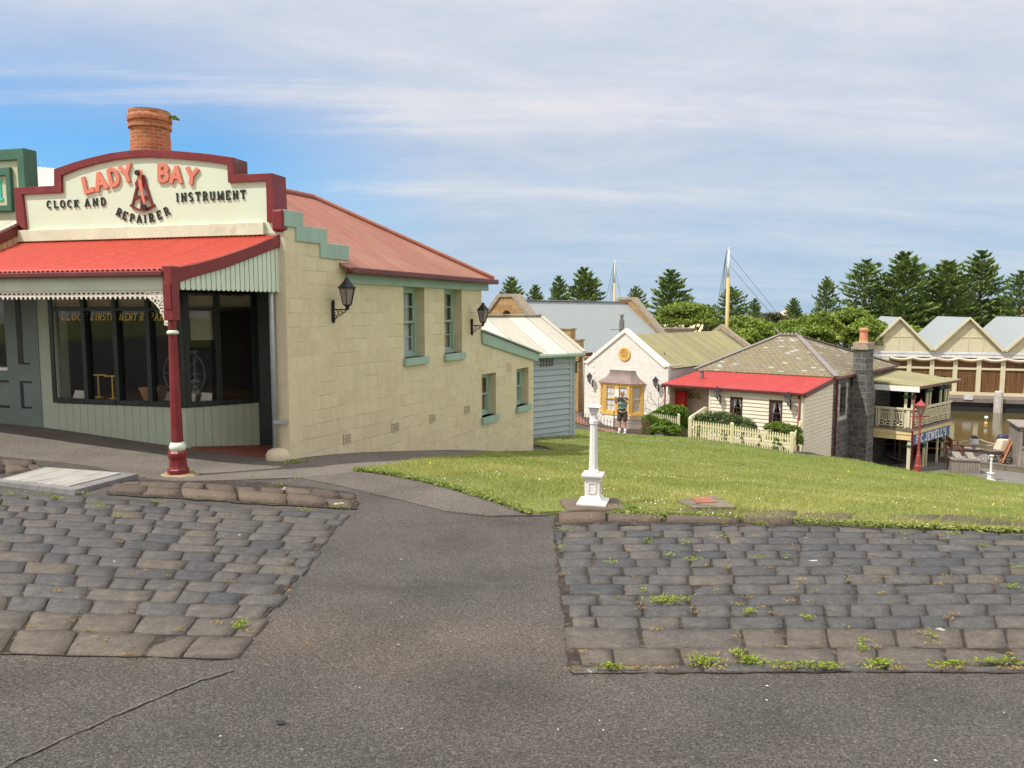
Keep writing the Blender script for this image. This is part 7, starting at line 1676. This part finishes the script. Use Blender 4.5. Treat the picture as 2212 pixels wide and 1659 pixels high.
mb.lathe([(0, -.02), (.014, -.01), (.01, .03), (0, .035)], 6, (0, -.11, 1.60)); mb.build('ear', M['skin'], per)
sh_ = lthing('paper_sheet', 'white folded sheet held up in front of the person', 'paper', (pf.x, pf.y, pz_), R(-22)); mb = MB(); mb.add([(-.24,-.36,1.50),(-.07,-.38,1.50),(-.09,-.36,1.80),(-.22,-.33,1.78),(-.24,-.355,1.50),(-.07,-.375,1.50),(-.09,-.355,1.80),(-.22,-.325,1.78)], [(0,1,2,3),(7,6,5,4),(0,4,5,1),(1,5,6,2),(2,6,7,3),(3,7,4,0)]); o = mb.build('paper', M['shoe'], sh_)
# ------------------------------------------------------------------ timber mat, lawn pit
A_, B_, C_, D_ = (G(*q) for q in ((-14, 1046), (97, 1017), (300, 1036), (163, 1070)))
mat_ = thing('timber_ramp', 'grey weathered timber board ramp lying on the cobbles at the left', 'ramp', tuple(A_)); up = Vector((0, 0, .075))
zm = max(q.z for q in (A_, B_, C_, D_))*.5 + min(q.z for q in (A_, B_, C_, D_))*.5
mb = MB(); mb.slab([A_+up*.55, D_+up*.75, C_+up*.95, B_+up*.65], .12); mb.build('frame', M['rampd'], mat_, bevel=.006)
mb = MB(); n_ = 4
for i in range(n_):
    a, b = .07+.80*i/n_, .07+.80*(i+1)/n_-.008; lf = lambda t_, s_: (A_.lerp(D_, t_)).lerp(B_.lerp(C_, t_), s_)+up*(.55+.2*t_+.1*s_+.1*t_*s_)+Vector((0, 0, .012))
    mb.slab([lf(a, .08), lf(b, .08), lf(b, .92), lf(a, .92)], .02)
mb.build('tread_board', M['tread'], mat_, bevel=.003)
pc = G(1512, 1096); pit = thing('access_cover', 'rusty cover set in a bluestone frame in the lawn', 'access cover', tuple(pc)); fr = [G(*q) for q in ((1462, 1094), (1500, 1111), (1590, 1110), (1545, 1083))]; ci = [G(*q) for q in ((1492, 1093), (1508, 1103), (1548, 1101), (1530, 1088))]
lift = Vector((0, 0, .075)); mb = MB(); mb.slab([q+lift for q in fr], .08); mb.build('stone_frame', M['kerbst'], pit, bevel=.012)
M['rustp'] = paint('rusty_orange_plate', (.30, .12, .07), .8, .3, 8, .003); mb = MB(); mb.slab([q+lift+Vector((0,0,.008)) for q in ci], .02); mb.build('cover_plate', M['rustp'], pit)
# ------------------------------------------------------------------ quay furniture
M['teak'] = wood('orange_brown_timber', (.30, .13, .06), .6, .25, (1, 1, .3), 6); M['greyw'] = wood('silver_grey_timber', (.27, .235, .20), .85, .3, (3, 3, .2), 4, .004); M['navyp'] = paint('navy_paint', (.03, .04, .075), .5, .1, 4, 0)
def q0(x, y, z=ZQ): return PZ(*Z0(x, y), z)
b_ = q0(745, 690); sb = b_.y/F*.0992
o = lthing('bollard_light', 'white bollard with a domed navy top on the quay edge', 'bollard', tuple(b_)); mb = MB(); mb.lathe([(sb*75, 0), (sb*75, sb*20), (sb*45, sb*60), (sb*50, sb*95), (sb*78, sb*110), (sb*80, sb*275), (0, sb*276)], 20, (0,0,0)); mb.build('body', M['white'], o, smooth=False); mb = MB(); mb.lathe([(sb*72, sb*277), (sb*72, sb*290), (sb*60, sb*325), (sb*30, sb*345), (0, sb*350)], 20, (0,0,0)); mb.build('cap', M['navyp'], o, smooth=True)
def bench(label, loc, rz, s_=1.):
    o = lthing('park_bench', label, 'bench', loc, rz, 'timber benches on the quay')
    mb = MB(); [mb.lb(-.75, .75, -.25+i*.1, -.18+i*.1, .42, .45) for i in range(5)]; mb.build('seat', M['teak'], o)
    mb = MB(); [mb.lb(-.72+i*.085, -.68+i*.085, .26, .29, .47, .85) for i in range(18)]; mb.lb(-.75, .75, .25, .30, .85, .93); mb.lb(-.75, .75, .25, .30, .46, .5); mb.build('backrest', M['teak'], o)
    for x in (-.75, .69):
        for y, h in ((-.26, .65), (.25, .9)): mb = MB(); mb.lb(x, x+.06, y, y+.06, 0, h); mb.build('leg', M['teak'], o)
        mb = MB(); mb.lb(x, x+.06, -.28, .28, .65, .69); mb.build('armrest', M['teak'], o)
    o.scale = (s_, s_, s_); return o
bench('slatted timber bench seen from its end on the quay right of the sign', tuple(q0(330, 800)), R(70), 1.05)
bq = q0(960, 715); o = lthing('plank_bench', 'long plain grey plank bench in front of the navy topped bollard', 'bench', tuple(bq), R(-14)); mb = MB(); mb.lb(-1.7, 1.7, -.16, .16, .34, .39); mb.build('seat', M['greyw'], o)
for x in (-1.15, 1.1): mb = MB(); mb.lb(x-.1, x+.1, -.12, .12, 0, .34); mb.build('leg', M['teak'], o)
mb = MB(); mb.lb(-1.05, 1.0, -.04, .04, .03, .10); mb.build('stretcher', M['teak'], o)
wq_ = q0(1125, 925); o = lthing('wheelbarrow', 'dark timber luggage barrow on pale wheels on the quay', 'barrow', tuple(wq_), R(5)); mb = MB(); mb.lathe([(.42, .62), (.55, .95), (.50, .95), (.38, .66), (0, .66)], 4, (0, 0, 0), 0, True); mb.build('tray', M['deckw'], o)
for x in (-.42, .42): mb = MB(); mb.tube([(x, .28*math.cos(a), .28+.28*math.sin(a)) for a in np.linspace(0, 2*PI, 17)], .03, 5, cap=False); [mb.tube([(x, 0, .28), (x, .27*math.cos(a), .28+.27*math.sin(a))], .015, 4) for a in np.linspace(0, 2*PI, 7)[:-1]]; mb.build('wheel', M['pile'], o)
mb = MB(); [mb.bar((x, -.1, .3), (x, .1, .64), .07, .07) for x in (-.3, .3)]; mb.bar((-.42, 0, .28), (.42, 0, .28), .05, .05); mb.build('axle_frame', M['deckw'], o); o.scale = (.7, .7, .62)
a, b = q0(1400, 968), None; t_ = a.y/F*.0992
o = thing('sack_trolley', 'red timber sack trolley leaning back beside the canvas heap', 'trolley', tuple(a)); mb = MB(); tip = a+Vector((t_*345, .5, t_*560)); st0 = a+Vector((-t_*60, -.1, .02))
for dx in (0, .32): mb.bar(st0+Vector((dx*.2, dx, 0)), tip+Vector((dx*.2, dx, 0)), .10, .12)
for k_ in (.15, .4, .65, .9): q = st0.lerp(tip, k_); mb.bar(q, q+Vector((.06, .32, 0)), .06, .08)
mb.build('frame', M['teak'], o); mb = MB(); mb.tube([(a.x+.1+.17*math.cos(g), a.y-.2, a.z+.17+.17*math.sin(g)) for g in np.linspace(0, 2*PI, 13)], .035, 5, cap=False); mb.tube([(a.x+.1, a.y-.2, a.z+.17), (a.x+.1, a.y+.5, a.z+.17)], .03, 5); mb.build('wheel', M['black'], o)
mb = MB(); ca = q0(1540, 850); mb.add(*(lambda vs: (vs, [(0,1,2,3),(7,6,5,4),(0,4,5,1),(1,5,6,2),(2,6,7,3),(3,7,4,0)]))([(-.75,-.4,0),(.5,-.4,0),(.5,.5,0),(-.7,.5,0),(-.25,-.3,1.25),(.55,-.3,1.2),(.5,.4,1.15),(-.3,.4,1.2)])); o = mb.build('canvas_heap', M['canvas'], None, bevel=.12); o.location = ca+Vector((0, .6, 0)); o.scale = (.72, .72, .75); tag(o, 'beige canvas draped over a stack behind the red trolley', 'canvas')
ba = q0(1585, 895); o = lthing('barrel', 'dark timber barrel half hidden behind the red trolley', 'barrel', tuple(ba+Vector((.1, -.0, 0)))); mb = MB(); mb.lathe([(.26, 0), (.33, .3), (.34, .42), (.33, .54), (.27, .84), (.24, .84), (.24, .8), (0, .8)], 20, (0,0,0)); mb.build('staves', M['deckw'], o, smooth=False)
for z, r_ in ((.12, .305), (.72, .305)): mb = MB(); mb.tube([(r_*math.cos(g), r_*math.sin(g), z) for g in np.linspace(0, 2*PI, 25)], .012, 4, cap=False); mb.build('hoop', M['black'], o)
na = q0(1375, 735); mb = MB(); mb.lathe([(.0, .1), (.22, .3), (.36, .8), (.3, 1.0), (0, 1.02)], 12, (0, 0, 0)); o = mb.build('navy_tarp_bundle', M['navyp'], None, smooth=True); o.location = na; o.scale = (1, .7, 1); tag(o, 'navy cloth bundle against the pale canvas heap', 'bundle')
# ticket hut at the right edge
ha = q0(1690, 1050); hb = thing('timber_hut', 'silver grey timber hut cut off by the right edge', 'hut', tuple(ha)); HP = VP(ha.xy, (.93, -.37)); HS = VP((ha.xy - Vector((-.0, 0))), (-.37*-1*-1, -.93)) ; hh = ha.y/F*(1050-140)*.0992
mb = MB(); n_ = 8; [mb.box(HP, .01+i*.3, .3+i*.3-.01, ZQ, ZQ+.95, -.04, .0) for i in range(n_)]; mb.box(HP, 0, .14, ZQ, ZQ+hh, -.1, .03); mb.box(HP, 0, 2.5, ZQ+hh-.2, ZQ+hh, -.1, .035); mb.box(HP, .14, 2.5, ZQ+.95, ZQ+1.05, -.1, .06); mb.box(HP, .6, .68, ZQ+1.05, ZQ+hh-.2, -.08, .0); mb.build('board_wall', M['greyw'], hb)
mb = MB(); mb.box(HP, .0, .1, ZQ, ZQ+hh, -2.2, -.101); mb.box(HP, .14, 2.5, ZQ+1.0, ZQ+hh, -.5, -.4); mb.build('side_wall', M['greyw'], hb); mb = MB(); mb.slab([HP.pt(-.12, ZQ+hh+.02, .15), HP.pt(2.6, ZQ+hh+.02, .15), HP.pt(2.6, ZQ+hh+.06, -2.3), HP.pt(-.12, ZQ+hh+.06, -2.3)], .06); mb.build('roof', M['greyw'], hb)
# slatted bin enclosure
ba = PZ(2056, 1026, ZR-.1); BP = VP(ba.xy, (.97, -.24)); bn = thing('bin_enclosure', 'weathered timber bin box with two sloping lids below the lawn', 'bin box', (ba.x, ba.y, ZR)); bw = BP.hit(2117, 1020)[0]; bz = BP.hit(2085, 995)[1]
mb = MB(); n_ = 11; [mb.box(BP, bw*i/n_+.006, bw*(i+1)/n_-.006, ZR, bz, -.03, .004*(i % 3)) for i in range(n_)]; bs_ = mb.build('board_front', M['greyw'], bn); mb = MB(); mb.box(BP, .0, .05, ZR, bz, -.9, -.031); mb.box(BP, bw-.05, bw, ZR, bz, -.9, -.031); mb.build('side_panel', M['greyw'], bn); mb = MB(); mb.box(BP, -.05, bw+.05, bz, bz+.05, -.95, .05); mb.build('top_board', M['greyw'], bn)
for k_ in (.12, .60): mb = MB(); x = bw*k_; mb.slab([BP.pt(x, bz+.08, -.05), BP.pt(x+bw*.28, bz+.08, -.05), BP.pt(x+bw*.28, bz+.30, -.75), BP.pt(x, bz+.30, -.75)], .05); mb.box(BP, x+.02, x+bw*.28-.02, bz+.051, bz+.2, -.74, -.6); mb.build('lid', M['greyw'], bn)
# picnic tables and stone pier seen under the balcony
def q9(x, y, z=ZQ): return PZ(*Z9(x, y), z)
def picnic(label, loc, rz):
    o = lthing('picnic_table', label, 'table', loc, rz, 'timber picnic tables by the water'); mb = MB(); [mb.lb(-.95, .95, -.36+i*.15, -.23+i*.15, .72, .76) for i in range(5)]; mb.build('tabletop', M['teak'], o)
    for y in (-.72, .58): mb = MB(); mb.lb(-.95, .95, y, y+.24, .42, .46); mb.build('bench_seat', M['teak'], o)
    for x in (-.7, .7):
        for s_ in (-1, 1): mb = MB(); mb.bar((x, s_*.2, .72), (x, s_*.6, 0), .09, .09, (1, 0, 0)); mb.build('leg', M['teak'], o)
        mb = MB(); mb.lb(x-.04, x+.04, -.7, .7, .36, .42); mb.build('cross_rail', M['teak'], o)
picnic('brown picnic table under the blue shop sign', tuple(q9(1010, 1100)), R(-20)); picnic('brown picnic table in the shade at the left under the balcony', tuple(q9(520, 1040)), R(-25))
sa = q9(680, 1075); SPp = VP(sa.xy, XD.xy); mb = MB(); mb.box(SPp, -.35, .35, ZR, ZQ+1.3, -.7, 0); mb.box(SPp, -.4, .4, ZQ+1.301, ZQ+1.4, -.75, .05); o = mb.build('stone_pier', M['bstone']); tag(o, 'square bluestone pier on the quay seen under the balcony', 'pier')
an = q9(510, 1240, ZR); o = lthing('ship_anchor', 'black iron anchor on the ground in the dark under the balcony', 'anchor', tuple(an), R(20)); mb = MB(); mb.tube([(-.2, 0, .5), (.9, 0, .12)], .05, 7); mb.tube([(.6+.0, -.45, .35), (.85, -.25, .15), (.92, 0, .1), (.85, .25, .15), (.6, .45, .35)], .045, 7); mb.tube([(-.12, -.4, .3), (-.12, .4, .6)], .035, 6); mb.tube([(-.28+.09*math.cos(g), 0, .52+.09*math.sin(g)) for g in np.linspace(0, 2*PI, 13)], .02, 5, cap=False); mb.build('anchor_body', M['black'], o)
for (xa, ya, xb, yb, lab) in ((870, 440, 1500, 520, 'pale rope sagging right from the bollard along the quay edge'), (0, 490, 665, 450, 'pale rope running left from the bollard toward the balcony')):
    a, b = q0(xa, ya+240), q0(xb, yb+230); hA, hB = a.y/F*.0992*240, b.y/F*.0992*230; mb = MB(); mb.tube([a.lerp(b, k_)+Vector((0, 0, hA+(hB-hA)*k_-.22*math.sin(PI*k_)*(.6 if xa else .3))) for k_ in np.linspace(0, 1, 12)], .022, 5); o = mb.build('mooring_rope', M['canvas'], None, smooth=True); tag(o, lab, 'rope')
bu = PZ(2030+1005*.0992, 905+110*.0992, ZW); o = lthing('buoy', 'small white and orange buoy floating in the harbour', 'buoy', tuple(bu)); mb = MB(); mb.lathe([(0, -.1), (.13, 0), (.1, .15), (0, .16)], 10, (0,0,0)); mb.build('float', M['yellow'], o, smooth=True); mb = MB(); mb.lathe([(.03, .15), (.03, .38), (.13, .42), (.14, .52), (.1, .6), (0, .62)], 10, (0,0,0)); mb.build('top_mark', M['white'], o, smooth=True)
# ------------------------------------------------------------------ grass, flowers and weeds
Lp = [q for q in LAWN]; NB = 330000
def sample(n, poly, y0=6.3, y1=36, xpad=.72):
    X_, Y_ = [], []; tot = 0
    while tot < n:
        y = y0*(y1/y0)**rng.random(n*2); x = (rng.random(n*2)*2-1)*xpad*y; ok = inpoly(x, y, poly); X_.append(x[ok]); Y_.append(y[ok]); tot += ok.sum()
    return np.concatenate(X_)[:n], np.concatenate(Y_)[:n]
x, y = sample(NB, Lp); z = GZ(x, y)+.03
def wob(x, y, f, s=0): return np.sin(x*f+s)*np.cos(y*f*1.3+s*2)+.6*np.sin(x*f*2.3+y*f*1.7+s*3)+.4*np.cos(x*f*4.1-y*f*3.3+s)
sc_ = .75+y/22; hgt = (.018+.016*rng.random(NB)+.008*np.clip(wob(x, y, 2.2), -1, 2))*sc_; hgt *= 1+(rng.random(NB) < .03)*.9
lean = rvec(NB); lean[:, 2] = 0; tip = np.stack([lean[:, 0]*.5, lean[:, 1]*.5, np.ones(NB)], 1)*hgt[:, None]
sd_ = rng.random(NB)*PI; bx = np.stack([np.cos(sd_), np.sin(sd_), np.zeros(NB)], 1)*(.0035*sc_*1.25*(.7+.6*rng.random(NB)))[:, None]
near = np.clip((20-y)/12, 0, 1); tn = .20+.17*rng.random(NB)+(.24*near+.06)*np.clip(wob(x, y, 1.1, 2)*.5+.4, 0, 1.4)+(rng.random(NB) < .10+.16*near)*.38*rng.random(NB)
tn -= .10*np.clip((y-20)/8, 0, 1)
o = quads(np.stack([x, y, z], 1), tip*.5, bx, 'grass', M['grass'], None, np.clip(tn, 0, 1), tri=True); kind(o, 'stuff')
M['clover'] = paint('clover_flowers', (.75, .72, .55), .8, .1, 20, 0)
n = 2600; x, y = sample(n*3, Lp, 6.6, 30); pk = wob(x, y, 1.5, 5)+.5*wob(x, y, 4, 1) > .25+.8*rng.random(len(x)); x, y = x[pk][:n], y[pk][:n]; z = GZ(x, y)+.05+.015*rng.random(len(x)); n = len(x); s_ = (.005+.004*rng.random(n))*(.8+y/26)
A = rvec(n); A[:, 2] *= .4; quads(np.stack([x, y, z], 1), A*s_[:, None], ortho(A)*s_[:, None], 'clover_flowers', M['clover'], None, None)['kind'] = 'stuff'
M['dandy'] = paint('yellow_flowers', (.8, .62, .03), .8, .1, 20, 0)
x, y = sample(34, Lp, 6.8, 24); z = GZ(x, y)+.08; n = len(x); A = rvec(n); A[:, 2] *= .3; s_ = .011*(.7+y/18); quads(np.stack([x, y, z], 1), A*s_[:, None], ortho(A)*s_[:, None], 'yellow_flowers', M['dandy'], None, None)['kind'] = 'stuff'
def tufts(name, spots, mat, size, n_per, spread, hgt_, tn0=.4, tn1=.9):
    C, A, B = [], [], []
    for (u, v, ru, rv, k_) in spots:
        m_ = max(6, int(n_per*k_)); uu = u+rng.normal(size=m_)*ru*.5; vv_ = v+rng.normal(size=m_)*rv*.5
        c0 = G(u, v); kx = c0.y/F; kk = (c0.y**2)/(F*1.95); xx = c0.x+(uu-u)*kx; yy = c0.y-(vv_-v)*kk
        zz_ = GZ(xx, yy)+.02+rng.random(m_)*hgt_; C.append(np.stack([xx, yy, zz_], 1)); a = rvec(m_); a[:, 2] = np.abs(a[:, 2])*.7; A.append(a*size*(.5+rng.random(m_))[:, None]); 
    C = np.concatenate(C); A = np.concatenate(A); B = ortho(A)*size*.4
    o = quads(C, A, B, name, mat, None, rng.uniform(tn0, tn1, len(C))); kind(o, 'stuff'); return o
W1 = [(1440,1304,50,8,3.2),(1320,1452,28,6,1.2),(1520,1440,40,14,2.6),(1620,1438,30,6,1.4),(1480,1180,10,3,.3),(1700,1448,60,4,1.6),(1780,1450,40,5,1.2),(1900,1444,40,6,1.6),(2050,1446,50,4,1.4),(2170,1440,50,5,1.6),(1595,1422,18,8,.9),(1745,1345,14,6,.5),(1620,1330,14,6,.5),(1320,1220,12,6,.3),
      (2200,1232,20,4,.5),(2190,1275,20,4,.5),(2120,1185,14,3,.4),(1830,1262,10,3,.2),(1390,1282,18,4,.4),(1500,1215,22,4,.5),(1450,1205,20,3,.4),(1400,1175,14,3,.3),(2010,1380,12,10,.5),(1860,1395,12,8,.4),(1860,1410,14,4,.4),(1640,1210,14,3,.3),(1700,1212,10,3,.2),(1560,1165,16,3,.3),(1950,1160,20,3,.4),(2060,1160,20,3,.4),
      (520,1360,14,9,1.1),(215,1098,20,4,.7),(125,1082,16,3,.5),(20,1072,20,3,.6),(255,1120,10,3,.3),(600,1052,16,4,.6),(660,1106,20,3,.6),(735,1100,24,4,.8),(550,1035,20,3,.5),(640,1040,16,4,.5),(180,1070,18,3,.5),(105,1072,14,3,.4),(340,1090,14,2,.3),(1210,1190,12,4,.3),(1225,1150,16,3,.5),(1375,1118,26,4,.9),(1420,1126,20,4,.6),(1640,1136,24,4,.7),(1560,1130,20,4,.5)]
tufts('weeds', W1, M['weed'], .012, 85, .1, .03)
M['moss'] = leafm('rusty_moss', (.20, .12, .035), (.42, .30, .08), .9, 3, .05)
W2 = [(rng.uniform(1210, 2200), rng.uniform(1150, 1440), 14, 2.5, .35) for _ in range(60)]+[(rng.uniform(0, 700), rng.uniform(1075, 1400), 12, 2.5, .3) for _ in range(26)]+[(rng.uniform(1240, 2200), 1452, 24, 2.5, .5) for _ in range(16)]+[(280, 1424, 14, 3, .6), (600, 1066, 30, 4, .8), (700, 1070, 20, 3, .7), (770, 1085, 14, 4, .5), (340, 1052, 40, 3, .8)]
tufts('moss', W2, M['moss'], .008, 60, .1, .012, .1, .9)
n_ = 60; edge = [(770+i*6.4, 1019+(i/58.)**1.5*92) for i in range(59)]
tufts('edge_grass', [(u, v, 7, 3, 1.2) for u, v in edge]+[(1330+i*13, 1112+i*.62, 10, 3, 1.0) for i in range(68)]+[(640, 1001, 30, 2.5, .8)], M['edge'] if 'edge' in M else M['grass'], .028, 70, .1, .03, .1, .5)
# broad-leaved patch by the white post, fallen scraps
tufts('ground_ivy', [(1345, 1104, 26, 7, 2.5), (1365, 1110, 20, 5, 1.5), (1310, 1092, 16, 5, 1.0)], M['ivy'], .018, 110, .1, .05, .4, .95)
sp = []
for _ in range(45): sp.append((rng.uniform(300, 2200), rng.uniform(1120, 1650)))
cc = np.array([tuple(G(u, v)+Vector((0, 0, .006))) for u, v in sp if not (1200 < u and v < 1440)]); A = rvec(len(cc)); A[:, 2] *= .1
quads(cc, A*(.004+.006*rng.random(len(cc)))[:, None], ortho(A)*(.003+.004*rng.random(len(cc)))[:, None]*np.array([1, 1, .1]), 'pale_grit', M['clover'], None, None)['kind'] = 'stuff'

# the street bank and trees behind the viewer, mirrored in the shop windows
mb = MB(); mb.slab([(-60, -40, 2.5), (40, -40, 2.5), (40, -3.45, .02), (-60, -3.45, .02)], .5); mb.slab([(-60, -3.45, .02), (-24, -3.45, .02), (-24.0, 30, -.5), (-60, 30, -.5)], .5); kind(mb.build('hill', M['turf']), 'structure')
C, Tn = [], []
for i in range(46):
    c0 = np.array([-34+i*1.5+rng.normal(), -24+rng.normal()*2, 3.2+rng.random()*3.5]); m_ = 420; dd = rvec(m_); C.append(c0+dd*np.array([2.2, 2, 2.2])*(.6+.4*rng.random(m_))[:, None]); Tn.append(rng.random(m_)*.7)
C = np.concatenate(C); A = rvec(len(C))*.28; o = quads(C, A, ortho(A)*.13, 'woodland', M['gumleaf'], None, np.concatenate(Tn)); kind(o, 'stuff')
